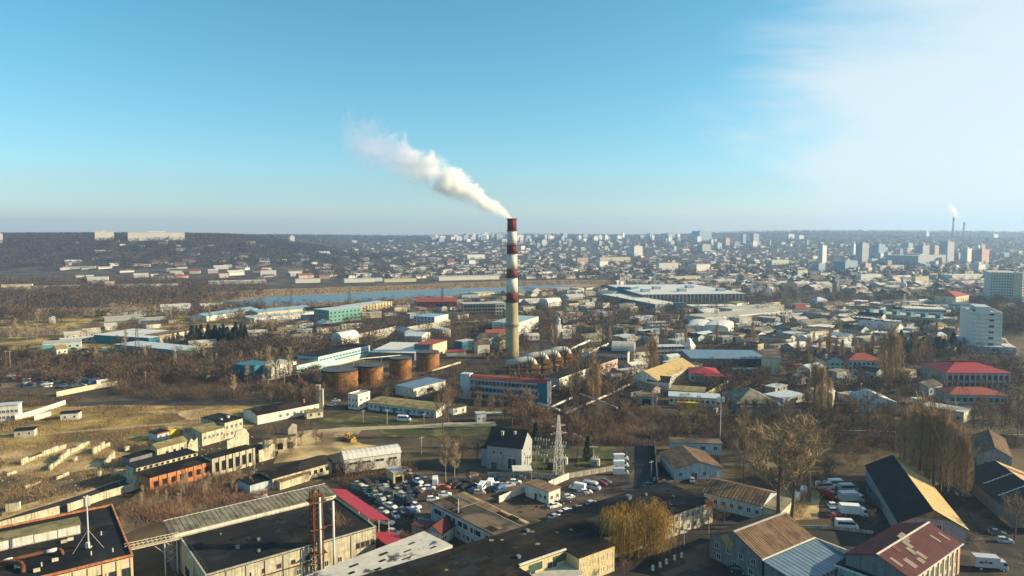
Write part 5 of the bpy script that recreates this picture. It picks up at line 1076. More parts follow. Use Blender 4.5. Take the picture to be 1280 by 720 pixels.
r = bld('office_block', 'grey block with cream sunlit end just behind the rightmost tank', 'building', (518,446), (537,447.5), 24, 8.5, wall='greydark', roof='redtile', near=False, win=[('R', 6, 2, 1.4, 1.4, 2, 3)]); L, W, h = dims(r); box_part(r, 'end_wall', L, L + 0.12, 0, W, -0.3, 8.4, 'cream')
fence('long pale wall along the road behind the tanks', [(464,427),(510,416),(563,406)], 5, 'concrete', 8.0); fence('white roadside wall beyond the hangar', [(440,424),(495,412)], 3, 'white', 8.0)
r = bld('factory', 'long light blue factory with dark roof and striped windows', 'building', (398,463), (462.5,446.5), 16, 8.4, wall='lightblue', roof='tarbrown', near=False, win=[('F', 16, 1, 2.0, 0.8, 5.6, 0, 0.02, 0.98), ('F', 14, 1, 2.0, 0.7, 3.8, 0, 0.3, 0.98)])
r = bld('factory', 'lower blue stretch of the light blue factory behind bare trees', 'building', (371,470), (397.5,463.5), 14, 6.2, wall='lightblue', roof='felt', near=False, win=[('F', 6, 1, 2.0, 2.4, 1.0, 0)])
r = bld('shed', 'grey and white ribbed shed left of the light blue factory', 'building', (338,475.5), (370,469), 14, 8, wall='palegrey', roof='palegrey', near=False); pilasters(r, 'F', 6, 8, 'white', w=2.2, out=0.4, a=0.08, b=0.95)
bld('teal_hall', 'dark teal box hall at the left end of the factory row', 'building', (312,477), (337,472), 14, 8.6, wall='tealdark', roof='tealdark', near=False); fence('grey panel wall leading to the teal box hall', [(258,476),(312,465)], 3.0, 'palegrey', 4.0)
r = bld('shed', 'white shed with dark patched roof below the tanks', 'shed', (517,497), (557,486), (496,481.5), 4.6, wall='white', roof='bluemetal', near=False, win=[('F', 1, 1, 5, 2, 1, 0, 0.35, 0.65)])
r = bld('office_building', 'long low white building with mossy roof and many doors', 'building', (460,512), (545,522.5), 13, 3.3, wall='bluewhite', roof='moss', kind='low', rh=0.8, win=[('F', 15, 1, 1.2, 1.4, 1.1, 0, 0.02, 0.98)]); L, W, h = dims(r); box_part(r, 'end_wall', L, L + 0.15, 0, W, -0.3, 3.5, 'white')  # bluish front and white end paint shade and sun on one white wall
for i in range(4): door(r, 'F', L*(0.2+0.2*i), 1.3, 2.3)
bx('gatehouse', 'two storey white gatehouse at the left end of the mossy roofed building', 'building', 432, 460, 494.5, 512.5, 62, 0.7, wall='white', roof='concrete', parapet=0.5, win=[('F', 2, 2, 1.2, 1.3, 1.0, 2.8), ('L', 3, 2, 1.2, 1.3, 1.0, 2.8)])
bx('house', 'small white wing at the right of the mossy roofed building', 'house', 558, 582, 510, 519, 40, 0.6, wall='white', roof='felt', win=[('F', 2, 1, 1.0, 1.2, 1.0, 0)]); bx('booth', 'white security booth on the street', 'booth', 593, 607, 517, 528, 20, 0.8, wall='bluewhite', roof='palegrey', win=[('F', 2, 1, 1.0, 1.2, 1.0, 0)])
t = thing('bus_shelter', 'flat roofed shelter extending right of the security booth', 'shelter', tuple(P(607, 526)), 0); box_part(t, 'roof', 0, 8, 0, 3, 3.0, 3.25, 'palegrey')
for x in (0.3, 4, 7.7): MB().tube((x, 0.3, -0.2), (x, 0.3, 3), 0.08, 0.08, 6).obj('post', mat('steel'), t)
r = bld('farm_building', 'white walled farm shed with dark roof at the end of the dirt field', 'building', (322,531), (399,515), 13, 4.2, wall='white', roof='tarbrown', kind='gable', rh=1.5, near=True, win=[('F', 6, 1, 1.2, 1.3, 1.3, 0, 0.3, 0.98)]); stub_chimney(r, dims(r)[0]*0.8, 3, 5)
bx('shed', 'blue grey shed left of the white farm shed', 'shed', 312, 334, 510, 520, 25, 0.7, wall='bluewhite', roof='felt', near=False); bx('house', 'cream two window cottage by the tall chimney stub', 'house', 376, 400, 516, 524, 30, 0.7, wall='cream', roof='moss', win=[('F', 2, 1, 1.2, 1.4, 1.0, 0)])
r = bx('ruin', 'roofless ruin with tall wall fragments beside the dirt yard', 'ruin', 322, 364, 549, 566, 28, 0.5, wall='oldwall', roof='dirtdark', win=[('F', 3, 1, 2.0, 2.4, 0.4, 0, 0.02, 0.98, 'void')]); L, W, h = dims(r); q = MB(); q.prism([(L*0.8, -0.3), (L*1.1, -0.3), (L*1.1, h + 3.4), (L*0.95, h + 4.2), (L*0.8, h + 2.0)], 'y', W*0.4, W*0.4 + 0.6); q.obj('broken_wall', mat('oldwall'), r)
for px, py, yt, l in ((402, 512, 487, 'pale square brick flue beside the farm shed'), (398, 500, 482, 'second shorter flue behind the farm shed')):
    g = P(px, py); hh = H*(1-(yt-HZ)/(py-HZ)); t = thing('flue_stack', l, 'chimney', tuple(g)); MB().box(-0.9, 0.9, -0.9, 0.9, -0.3, hh).obj('shaft', mat('oldwall'), t); MB().box(-1.1, 1.1, -1.1, 1.1, hh, hh + 0.4).obj('cap', mat('concrete'), t)
# ------------------------------------------------------------------ middle distance, right
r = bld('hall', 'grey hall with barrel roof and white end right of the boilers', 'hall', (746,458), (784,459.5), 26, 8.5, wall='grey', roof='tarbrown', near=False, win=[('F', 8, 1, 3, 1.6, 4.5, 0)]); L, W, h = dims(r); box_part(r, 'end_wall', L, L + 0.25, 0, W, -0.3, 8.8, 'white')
b = MB(); pr = profile('arch', 16, 0.2, 5); b.prism(pr, 'x', L*0.45, L + 4); b = b.obj('barrel_roof', mat('palegrey'), r, (0, 8, 8.7))
r = bld('house', 'tan gambrel roofed house with long white wall', 'house', (822,487), (868,468), 16, 5.0, wall='white', roof='slatetan', kind='gable', rh=4.0, over=0.4, near=False, ribs=2.0); bld('shed', 'dark roofed shed at the foot of the tan gambrel house', 'shed', (809,486), (836,488), 14, 4.2, wall='bluewhite', roof='darkslate', kind='gable', rh=1.8, near=False); bld('garage', 'grey garage with black doorway by the side street', 'garage', (795,506), (821,507.5), 10, 4, wall='grey', roof='felt', near=False, win=[('F', 1, 1, 4, 3, 0, 0, 0.2, 0.8, 'void')])
r = bld('house', 'house with bright red roof and pale blue walls behind the tan one', 'house', (863,478), (900,479), 17, 5, wall='bluewhite', roof='redbright', kind='hip', rh=2.4, near=False, win=[('F', 7, 1, 1.3, 1.4, 1.8, 0)]); L, W, h = dims(r); w = MB().box(L*0.45, L + 6, -6, -0.02, -0.3, 4.6).obj('wing', mat('pinkwall'), r); MB().box(L*0.43, L + 6.4, -6.4, -0.02, 4.6, 4.9).obj('roof', mat('redbright'), w)
bld('hall', 'wide hall with dark blue roof behind the red roofed house', 'hall', (864,458), (960,459), 34, 5, wall='greydark', roof='bluemetal', near=False); bx('shed', 'pale turquoise shed in front of the dark blue roofed hall', 'shed', 917, 958, 462, 468, 4, 0.3, wall='greydark', roof='lightblue', near=False)
bld('depot', 'long low depot with grey wall and row of windows behind the yellow container', 'building', (836,506), (901,509.5), 10, 4.2, wall='white', roof='bluewhite', near=False, win=[('F', 10, 1, 1.3, 1.3, 1.6, 0)])
fence('sunlit beige wall of the depot yard', [(880,500),(916,479)], 3.2, 'cream', 4); fence('sunlit beige wall right of the black yard', [(912,498),(937,480)], 3.2, 'cream', 4); bld('shed_roof', 'low tan roofed shed inside the depot yard', 'shed', (838,496), (880,499), 12, 3.4, wall='oldwall', roof='moss', near=False)
a, rz, L, W = rect((846,510.5), (873,512), 3, 2.8, False); t = thing('shipping_container', 'long bright yellow container in front of the depot', 'container', (a.x, a.y, 0), rz); MB().box(0, L, 0, 2.6, 0.1, 3.0).obj('box', mat('junkyellowpaint'), t)
for i in range(16): MB().box(L*(i+0.2)/16, L*(i+0.7)/16, -0.06, 0, 0.3, 2.7).obj('rib', mat('junkyellow'), t)
t = thing('lamp_mast', 'tall lamp mast with floodlights rising from the bare trees right of the depot', 'lamp post', tuple(P(900, 553))); hh = H*(1-(499-HZ)/(553-HZ)); MB().tube((0,0,-0.3),(0,0,hh),0.22,0.14,8).obj('mast', mat('steel'), t)
for s in (-1,1): box_part(t, 'floodlight', s*0.9-0.5, s*0.9+0.5, -0.3, 0.1, hh-0.8, hh+1.2, 'whitemetal')
bld('house', 'grey hip roofed house right of the depot', 'house', (921,517), (972,517), 22, 4.5, wall='greydark', roof='slate', kind='hip', rh=5, near=False, win=[('F', 6, 1, 1.3, 1.4, 1.5, 0)]); bx('shed', 'dark blue shed roof in front of the grey hip roofed house', 'shed', 925, 985, 508, 518, 3, 0.3, wall='bluewhite', roof='bluewhite', near=False)
bx('wall_block', 'narrow block with striped sunlit wall right of the blue roofed hall', 'building', 955, 979, 448, 470, 70, 0.3, wall='cream', roof='felt', near=False)
r = bld('school_building', 'long pale teal building with red hip roof among trees', 'building', (1060,464), (1105,464.5), 16, 6.5, wall='tealwall', roof='redtile', kind='hip', rh=3.5, near=False, win=[('F', 8, 2, 1.3, 1.5, 1.0, 2.9)]); r = bld('house', 'teal gabled house joined to the long red roofed one', 'house', (1031,464), (1056,464.5), 20, 6, wall='tealwall', roof='darkred', kind='gable', axis='AC', rh=3, near=False, win=[('F', 4, 2, 1.3, 1.5, 1.0, 2.7)]); stub_chimney(r, 2, 4, 6, 3.5, 1.2, 'white')
bx('shed_row', 'low row with red roof left of the teal gabled house', 'shed', 990, 1032, 456.5, 462, 3, 0.25, wall='maroon', roof='redtile', near=False); bx('shed', 'cream gabled shed standing among bare poplars', 'shed', 1026, 1049, 493, 511, 60, 0.7, wall='cream', roof='palegrey', kind='gable', rh=2, near=False)
r = bld('tent_hangar', 'blue and white fabric hangar with a sharp ridge', 'hangar', (1079,516), (1121,517), 17, 5.0, wall='bluewhite', roof='whitemetal', kind='gable', axis='AC', rh=2.6, near=False, over=0.1); L, W, h = dims(r); sl = math.atan2(2.6, L/2); o = MB().box(-(L/2)/math.cos(sl), 0, 0, W, 0, 0.06).obj('roof_sheet', mat('bluesky'), r, (L/2, 0, 5 + 2.6 + 0.2)); o.rotation_euler = (0, -sl, 0)
box_part(r, 'front_sheet', 0.0, L/2 - 0.2, -0.12, -0.01, 0.1, 4.9, 'bluesky')
r = bld('administration_building', 'grey two storey building with large red hip roof at right', 'building', (1182,487), (1262,487.5), 24, 9.0, wall='grey', roof='redbright', kind='hip', rh=4.2, over=0.6, near=False, win=[('F', 11, 2, 1.9, 2.4, 1.2, 4.0, 0.02, 0.98)]); L, W, h = dims(r); pilasters(r, 'F', 12, 8.9, 'palegrey', w=0.7, out=0.35, a=0.01, b=0.99); box_part(r, 'skylight_band', L*0.2, L*0.75, W*0.46, W*0.5, 12.9, 13.7, 'darkred')
bld('hall', 'lower annex with dull red roof before the large red roofed building', 'building', (1186,505), (1258,506.5), 14, 4.6, wall='tealwall', roof='redtile', kind='hip', rh=2.6, near=False, win=[('F', 9, 1, 2.0, 1.8, 1.4, 0)])
bx('shed', 'white roofed hut with two dark windows below the red annex', 'hut', 1147, 1166, 499, 506, 8, 0.6, wall='bluewhite', roof='white', near=False, win=[('F', 2, 1, 2, 1.4, 1, 0)])
# white office tower
r = bx('office_tower', 'white eight storey office tower with a column of dark windows at right', 'tower', 1203, 1257, 392, 441, 66, 0.42, wall='whitemetal', roof='palegrey', parapet=1.0, near=False, win=[('L', 1, 6, 3.4, 1.5, 5, 4.2, 0.55, 0.75), ('F', 3, 7, 3.0, 1.6, 4, 3.8)])
L, W, h = dims(r)
for k in range(9): MB().box(-0.1, -0.01, 0, W, 3.0 + k*h/9.5, 3.2 + k*h/9.5).obj('panel_joint', mat('greydark'), r)
box_part(r, 'plant_room', L*0.2, L*0.7, W*0.3, W*0.8, h + 0.2, h + 4.0, 'bluewhite'); FOOT.append((Vector((r.location.x, r.location.y, 0)) - Vector((12, 12, 0)), Vector((1,0,0)), Vector((0,1,0)), 70, 60)); box_part(r, 'podium', -8, L + 6, -7, W + 3, -0.3, 5.0, 'bluewhite'); MB().box(-8.3, L + 6.3, -7.3, -0.5, 5.0, 5.4).obj('podium_roof', mat('palegrey'), r); vents(r, 4, 'steeldark', 1.5, 3.0)
for k in range(3): t2 = MB().lathe([(2.6, 0), (2.6, 0.6), (2.3, 0.9)], 20).obj('dish_antenna', mat('white'), r, (L*0.3 + 4*k, -5 + k, 6.5)); t2.rotation_euler = (R(60), 0, 0)
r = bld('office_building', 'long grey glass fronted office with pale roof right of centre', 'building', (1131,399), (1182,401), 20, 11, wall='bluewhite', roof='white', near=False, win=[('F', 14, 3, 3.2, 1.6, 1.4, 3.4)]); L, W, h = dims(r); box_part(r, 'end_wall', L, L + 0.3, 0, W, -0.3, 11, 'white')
r = bx('factory_row', 'long sawtooth factory with small dark roof lights', 'factory', 1040, 1180, 398, 404, 178, 0.12, wall='cream', roof='cream', near=False) if False else bld('factory_row', 'long low factory with row of dark roof lights below the grey office', 'factory', (1075,399), (1180,409), 26, 7, top=False, wall='cream', roof='palegrey', near=False, win=[('F', 20, 1, 2, 2, 2.5, 0)]); L, W, h = dims(r)
for i in range(6): box_part(r, 'roof_light', L*(i+0.3)/6, L*(i+0.62)/6, 3, 10, 7.2, 10.5, 'tealdark')
bld('factory_row', 'narrow white roofed row left of the row with dark roof lights', 'factory', (1045,401), (1118,409), 12, 5, wall='greydark', roof='white', near=False)
bx('house', 'cream house with bright red roof among dark trees', 'house', 1170, 1213, 371, 384, 40, 0.5, wall='cream', roof='redtile', kind='hip', rh=5, near=False, win=[('F', 6, 3, 1.8, 1.8, 1.5, 3.2)])
r = bx('apartment_block', 'grey unfinished tower block near the right edge', 'tower', 1231, 1271, 341, 376, 60, 0.4, wall='white', roof='palegrey', near=False, win=[('L', 9, 10, 1.6, 1.5, 2, 3.6, 0.04, 0.96), ('F', 3, 10, 2.4, 1.8, 2, 3.6)]); bx('apartment_block', 'sunlit cream tower block at the right edge', 'tower', 1268, 1292, 341, 378, 20, 0.6, wall='cream', roof='palegrey', near=False, win=[('F', 4, 10, 2, 1.8, 2, 3.6)])
# great factory
r = bld('factory', 'great factory hall with vast white roof and columned front right of the smokestack', 'factory', (803,368.6), (931,367.4), (797,356.5), 10, top=True, wall='greydark', roof='whitemetal', near=False, over=1.0, th=0.8); L, W, h = dims(r); pilasters(r, 'F', 26, 9.8, 'palegrey', w=1.2, out=0.8, a=0.06, b=0.98)
for i, (u, v) in enumerate(((0.08, 0.2), (0.3, 0.45), (0.45, 0.2), (0.7, 0.55), (0.85, 0.2))): box_part(r, 'roof_house', L*u, L*u + 10, W*v, W*v + 10, 10.8, 14.5, 'bluewhite')
bx('factory_block', 'dark teal end block of the great factory', 'building', 772, 799, 359, 372, 55, 0.8, wall='tealdark', roof='white', near=False)
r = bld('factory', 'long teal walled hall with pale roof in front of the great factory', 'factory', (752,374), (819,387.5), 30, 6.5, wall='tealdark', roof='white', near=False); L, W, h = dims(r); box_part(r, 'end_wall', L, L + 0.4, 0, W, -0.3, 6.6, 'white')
bx('shed', 'dark blue block beside the white end of the long teal hall', 'shed', 842, 858, 379, 388, 10, 0.8, wall='tealdark', roof='tealdark', near=False); bx('warehouse', 'pale roofed sheds below the columned factory front', 'warehouse', 858, 925, 383, 388, 4, 0.4, wall='palegrey', roof='white', near=False)
bld('warehouse', 'long white fronted row in the middle of the right half', 'warehouse', (881,405), (990,394.5), 26, 6, wall='white', roof='palegrey', near=False, win=[('F', 18, 1, 2, 1.6, 2.5, 0)]); bld('warehouse', 'second pale roofed row behind the long white fronted one', 'warehouse', (915,393.5), (980,388), 20, 6, wall='cream', roof='palegrey', near=False)
bx('hangar', 'left of the twin white barrel hangars', 'hangar', 859, 890, 411, 418, 72, 0.4, wall='white', roof='whitemetal', kind='arch', rh=2.6, near=False); bx('hangar', 'right of the twin white barrel hangars', 'hangar', 880, 919, 411, 420, 66, 0.5, wall='white', roof='whitemetal', kind='arch', rh=2.8, near=False)
bx('house', 'white building with red hip roof behind the long white row', 'house', 988, 1014, 386.5, 394, 8, 0.6, wall='white', roof='redtile', kind='hip', rh=5, near=False, win=[('F', 7, 1, 1.6, 2, 2, 0)]); bx('house', 'small pointed white roofed house', 'house', 857, 871, 434, 442, 45, 0.9, wall='cream', roof='whitemetal', kind='hip', rh=6, near=False, win=[('F', 3, 1, 1, 1.4, 1.5, 0)]); bx('house', 'pale pavilion with hipped blue roof in the right middle', 'house', 1014, 1036, 376, 382, 20, 0.7, wall='bluewhite', roof='bluewhite', kind='hip', rh=4, near=False)
# church
g = P(698, 423); t = thing('church', 'tiny white church with a slim bell tower right of the smokestack', 'church', tuple(g), R(25)); box_part(t, 'nave', 2, 11, -3, 3, -0.3, 5, 'white'); MB().prism([(-3.3, 5), (0, 7.5), (3.3, 5)], 'x', 2, 11).obj('roof', mat('palegrey'), t); box_part(t, 'bell_tower', -2, 2, -2, 2, -0.3, 11, 'white'); MB().lathe([(1.6, 11), (1.6, 14), (1.9, 15), (1.2, 16.2), (0.2, 17.4), (0.05, 19)], 12).obj('dome', mat('palegrey'), t)
bld('factory_block', 'white walled block with teal roof right behind the smokestack', 'building', (646,421), (673,411), 22, 11, wall='white', roof='tealwall', near=False); bx('warehouse', 'white barrel roofed hall behind the church', 'warehouse', 674, 702, 378, 386, 45, 0.6, wall='white', roof='whitemetal', kind='arch', rh=4, near=False)
bx('house', 'pink low building right of the church', 'building', 697, 729, 392, 400, 20, 0.3, wall='pinkwall', roof='palegrey', near=False, win=[('F', 8, 1, 2, 2, 2, 0)]); bx('shed', 'white shed on top of the row right of the church', 'shed', 705, 723, 385.5, 391, 20, 0.5, wall='white', roof='bluesky', near=False); bx('office_building', 'white fronted office in the trees below the long teal hall', 'building', 809, 838, 403.5, 412, 18, 0.4, wall='white', roof='palegrey', near=False, win=[('F', 9, 2, 1.8, 1.6, 1.2, 3.2)]); bx('shed', 'blue roofed shed below the white fronted office', 'shed', 815, 842, 412.5, 418, 18, 0.5, wall='bluewhite', roof='bluesky', near=False)
bx('house', 'white walled house with bright gable in the trees right of the church', 'house', 744, 758, 409, 415, 10, 0.6, wall='white', roof='felt', kind='gable', rh=2, near=False, win=[('F', 3, 1, 1.2, 1.3, 1.2, 0)]); bx('depot', 'grey office strip behind the poplars right of the barrel hall', 'building', 808, 858, 434, 445, 10, 0.4, wall='grey', roof='bluewhite', near=False, win=[('F', 10, 2, 2, 1.4, 1.2, 3)])
bx('warehouse', 'red striped low roof between tanks and smokestack', 'shed', 556, 582, 440, 445, 12, 0.6, wall='palegrey', roof='redbright', near=False); bx('shed', 'dark green shed in the trees left of the smokestack', 'shed', 568, 592, 427, 438, 50, 0.6, wall='tealdark', roof='palegrey', near=False); bx('house', 'grey gabled house in the trees left of the smokestack', 'house', 592, 612, 431, 442, 30, 0.6, wall='palegrey', roof='felt', kind='gable', rh=3, near=False); bx('house', 'cream house pair just left of the smokestack', 'house', 605, 634, 417, 425, 20, 0.4, wall='cream', roof='redtile', kind='gable', rh=2.5, near=False, win=[('F', 5, 1, 1.4, 1.6, 2, 0)])
t = thing('ore_rack', 'dark rack of rusty gear at the foot of the smokestack', 'rack', tuple(P(626, 448)), R(10)); 
for i in range(6):
    for k in range(3): box_part(t, 'crate', -10 + 3*i, -8.2 + 3*i, -1, 1, 2.2*k, 1.7 + 2.2*k, ('tankrust', 'rust', 'yellow')[(i+k) % 3])
for i in range(7): MB().tube((-10.6 + 3*i, -1.3, -0.2), (-10.6 + 3*i, -1.3, 7), 0.12, 0.12, 5).obj('upright', mat('rust'), t)
# rows of low sheds filling the right middle: every one its own building
FILL_WALL = ['cream', 'white', 'palegrey', 'oldwall', 'bluewhite', 'grey']; FILL_ROOF = [('palegrey', 'pale grey'), ('felt', 'brown felt'), ('slate', 'weathered slate'), ('white', 'white'), ('bluewhite', 'blue grey'), ('tarbrown', 'dark'), ('felt', 'brown felt'), ('darkslate', 'black'), ('moss', 'mossy')]
def fill(n, pts, hr, lr, place, group, seed, roofs=None, pitched=0.45):
    rnd = random.Random(seed); poly = poly_px(pts); c = 0
    for _ in range(n * 30):
        if c >= n: break
        xs = [p.x for p in poly]; ys = [p.y for p in poly]; x, y = rnd.uniform(min(xs), max(xs)), rnd.uniform(min(ys), max(ys))
        if not inside(x, y, poly): continue
        L = rnd.uniform(*lr); W = L * rnd.uniform(0.35, 0.7); th = R(rnd.choice((36, 36, 30, 22, -54)) + rnd.uniform(-5, 5)); h = rnd.uniform(*hr)
        ux, uy = Vector((math.cos(th), math.sin(th), 0)), Vector((-math.sin(th), math.cos(th), 0)); o = Vector((x, y, 0))
        if any(taken(*(o + ux*a*L + uy*b*W).xy, 2.0) for a in (0, 0.5, 1) for b in (0, 0.5, 1)): continue
        rf, rn = rnd.choice(roofs or FILL_ROOF); wl = rnd.choice(FILL_WALL); k = 'gable' if rnd.random() < pitched else 'flat'; wn = {'oldwall': 'stained', 'palegrey': 'grey', 'bluewhite': 'bluish', 'grey': 'dark grey'}.get(wl, wl)
        nm = 'house' if k == 'gable' else 'shed'
        building(nm, f'{"gabled" if k == "gable" else "flat roofed"} {wn} {nm} with {rn} roof {place}', nm, o, th, L, W, h, wall=wl, roof=rf, kind=k, rh=W*0.22, near=False, group=group, win=[('F', max(2, int(L/4)), 1, 1.3, 1.3, 1.2, 0)] if y < 650 else ())
        c += 1
fill(80, [(790,420),(1020,420),(1180,425),(1180,440),(960,440),(860,425)], (3, 5.5), (10, 24), 'in the crowded lots right of centre', 'low buildings right of centre', 1)
fill(105, [(860,385),(1190,380),(1200,420),(880,420)], (3, 6), (14, 34), 'in the industrial belt right of centre', 'industrial belt sheds', 2)
fill(36, [(650,385),(860,385),(850,440),(740,445),(650,440)], (3, 6), (10, 22), 'among the trees right of the smokestack', 'buildings right of the smokestack', 3)
fill(15, [(960,470),(1180,470),(1180,520),(960,520)], (3, 5), (8, 18), 'in the shaded lots behind the street', 'buildings behind the street', 4)
fill(22, [(300,400),(440,400),(420,440),(300,432)], (3, 5), (9, 20), 'in the scrub left of the hangar', 'sheds left of the hangar', 5)
fill(18, [(470,384),(650,380),(640,440),(560,440),(480,420)], (3, 6), (9, 22), 'in the trees left of the smokestack', 'buildings left of the smokestack', 6)
fill(16, [(720,450),(800,445),(880,470),(790,500)], (3, 5), (8, 16), 'beside the side street behind the pipes', 'buildings along the side street', 7)
fill(16, [(60,386),(330,386),(330,440),(90,446),(0,430)], (3, 5), (10, 34), 'on the left plain', 'low buildings on the left plain', 9, [('palegrey', 'pale grey'), ('white', 'white'), ('felt', 'brown felt')], 0.2)
fill(40, [(330,396),(640,366),(760,360),(760,384),(600,392),(420,404)], (3, 6), (14, 34), 'on the near side of the river', 'riverside sheds', 8)
# ------------------------------------------------------------------ far city and ridge
facade_far('far_cream', (0.60, 0.57, 0.50), (0.30, 0.30, 0.31)); facade_far('far_white', (0.66, 0.65, 0.62), (0.34, 0.35, 0.37)); facade_far('far_grey', (0.36, 0.37, 0.39), (0.18, 0.20, 0.22)); facade_far('far_blue', (0.26, 0.34, 0.42), (0.13, 0.18, 0.24)); facade_far('far_pink', (0.50, 0.34, 0.28), (0.24, 0.17, 0.16))
def far_block(x0, x1, yt, yb, wall, label, th=36, ratio=0.45, group=None, roof='palegrey', name='apartment_block', cat='building'):
    return bx(name, label, cat, x0, x1, yt, yb, th, ratio, wall=wall, roof=roof, near=False, group=group, over=0.4, th=0.18) if False else _fb(x0, x1, yt, yb, wall, label, th, ratio, group, roof, name, cat)
def _fb(x0, x1, yt, yb, wall, label, th, ratio, group, roof, name, cat):
    g = hit((x0+x1)/2, yb); s = depth_scale(g); w = (x1-x0)*s; t = R(th); L = w/(math.cos(t)+ratio*math.sin(t)); W = ratio*L; h = (yb-yt)*s
    a, L, W = fit(x0, x1, g, t, L, W, ratio); o = thing(name, label, cat, (a.x, a.y, g.z), t, group)
    MB().box(0, L, 0, W, -6, h).obj('wall', mat(wall), o); MB().box(-0.4, L+0.4, -0.4, W+0.4, h, h+0.8).obj('roof', mat(roof), o)
    if h > 18: MB().box(L*0.35, L*0.65, W*0.25, W*0.75, h+0.8, h+4).obj('lift_house', mat(wall), o)
    FOOT.append((Vector((o.location.x, o.location.y, 0)), Vector((math.cos(t), math.sin(t), 0)), Vector((-math.sin(t), math.cos(t), 0)), L, W))
    return o
_fb(120,144,289.5,301,'far_cream','shorter pale panel block on the left ridge',30,0.25,None,'palegrey','apartment_block','building'); _fb(161,232,290.5,302.5,'far_cream','long pale panel block on the left ridge',28,0.08,None,'palegrey','apartment_block','building'); _fb(-12,5,292.5,305,'far_cream','pale panel block cut off at the left edge',30,0.3,None,'palegrey','apartment_block','building')
_fb(362,369,295.5,304,'far_cream','lone pale tower on the ridge left of centre',30,0.7,None,'palegrey','apartment_block','building')
for x0,x1,yt,yb,m,l in ((1023,1033,307.5,332,'far_white','slim white tower in the right part of the city'),(1062.5,1070.5,305,321,'far_white','left one of the paired pale towers'),(1069,1085.5,304.5,328,'far_grey','broad grey tower between pale ones'),(1089,1106,306,322,'far_blue','bluish tower right of the broad grey one'),(1143,1161,307,326,'far_grey','grey stepped tower among the right towers'),(1160,1174,308,325,'far_pink','pinkish tower beside the grey stepped one'),(1173,1192,302.5,329,'far_grey','tallest dark tower of the right cluster'),(1200,1215,311,330,'far_white','white tower right of the tallest dark one'),(1214,1236,312.5,331,'far_pink','brownish tower at the right of the cluster'),(1107,1182,320,331,'far_grey','long dark slab in front of the tower cluster'),(1075,1089,330,340,'far_pink','pink box building before the towers'),(1212,1232,331,342,'far_cream','cream pair of blocks below the tower cluster'),(787,803,308,320.5,'far_cream','cream tower alone on the slope behind the great factory'),(864,889,289,301,'far_blue','dark bluish slab on the skyline'),(868,876,296,303,'far_white','white block under the dark skyline slab'),(903,912,298,308,'far_pink','pale pink tower on the slope'),(871,888,306,316,'far_grey','grey pair of blocks on the slope'),(925,932,293,305,'far_blue','narrow bluish tower on the skyline'),(936,948,292.5,307,'far_grey','grey tower pair on the skyline'),(979,992,293,299,'far_cream','cream slab on the far plateau'),(993,1004,294.5,299,'far_cream','shorter cream slab on the far plateau'),(826,848,292,298,'far_grey','long grey slab on the skyline'),(1152,1160,289.5,297,'far_cream','lone cream tower on the far right hill'),(1233,1246,293,297.5,'far_white','white complex on the far right hill'),(1016,1032,331,343,'far_blue','blue glass block in the right middle city'),(1042,1072,327,340,'far_blue','broad blue hall among the right city blocks'),(860,888,331,340,'far_cream','cream institute block behind the great factory'),(745,760,327,334,'far_white','white block with red neighbour in the centre'),(577,606,319,325,'far_cream','cream school building beyond the river'),(584,594,325.5,333,'far_white','white mill house beyond the river')):
    _fb(x0,x1,yt,yb,m,l,36,0.5,None,'palegrey','apartment_block','building')
def far_shed(x0,x1,yt,yb,wall,roof,label,kind='flat',th=24,ratio=0.22,rh=3,group=None): return bx('warehouse', label, 'warehouse', x0,x1,yt,yb,th,ratio,wall=wall,roof=roof,kind=kind,rh=rh,near=False,group=group)
for a in ((108,135,346,356,'white','bluesky','white warehouse with bright blue roof edge below the left ridge'),(78,120,334,338,'palegrey','bluesky','long blue roofed shed on the left slope'),(130,142,352,361,'cream','white','cream end block of the white warehouse group'),(140,180,356,361,'white','bluesky','low blue and white hall right of the blue edged warehouse'),(176,222,356,361.5,'white','white','long low white hall below the left ridge'),(0,40,356,365,'cream','palegrey','cream storage building at the far left edge'),(40,98,358,364,'oldwall','palegrey','long stained shed at the far left'),(368,400,349,354,'white','white','white shed on the far bank left of centre'),(428,478,348.5,353.5,'white','tealwall','long white shed on the far bank'),(478,520,349,353,'cream','palegrey','cream sheds on the far bank'),(543,624,346,351,'white','palegrey','very long white shed on the far bank before the smokestack'),(325,345,338,345,'white','redtile','white house with red roof on the slope left of centre'),(260,332,352,356,'palegrey','white','long pale row on the left far bank'),(830,876,346,353,'cream','palegrey','cream hall at the back of the great factory'),(876,920,350,354,'white','white','white hall beside the cream one behind the great factory'),(720,735,322,331,'pinkwall','redbright','pink house with red roof on the centre slope'),(795,815,323.5,328,'maroon','redbright','red roofed hall on the centre slope'),(820,848,329,340,'white','palegrey','white stepped factory behind the great one'),(745,788,322,328,'cream','palegrey','cream row on the centre slope'),(1140,1162,346,355,'cream','cream','cream industrial hall right of the pylons'),(1178,1230,344,350,'white','white','white logistic halls before the tower cluster'),(1070,1102,343,352,'white','palegrey','white hall cluster left of the round tank'),(995,1010,338,346,'white','palegrey','white box house with tall front in the right middle'),(960,986,325,331,'white','palegrey','white row of the old town'),(1102,1130,332,337,'white','white','pale hall below the long dark slab'),(1195,1240,352,357,'cream','palegrey','cream low hall before the grey tower block')):
    far_shed(*a)
g = hit(1129, 360); t = thing('gas_holder', 'round white tank among the trees in the right middle', 'tank', tuple(g)); s = depth_scale(g); MB().lathe([(4*s, -1), (4*s, 4.5*s), (3*s, 7*s), (1.2*s, 8*s)], 20).obj('shell', mat('white'), t, smooth=True); MB().lathe([(1.3*s, 8*s), (1.3*s, 8.4*s), (0.3*s, 8.5*s)], 12).obj('cap', mat('palegrey'), t)
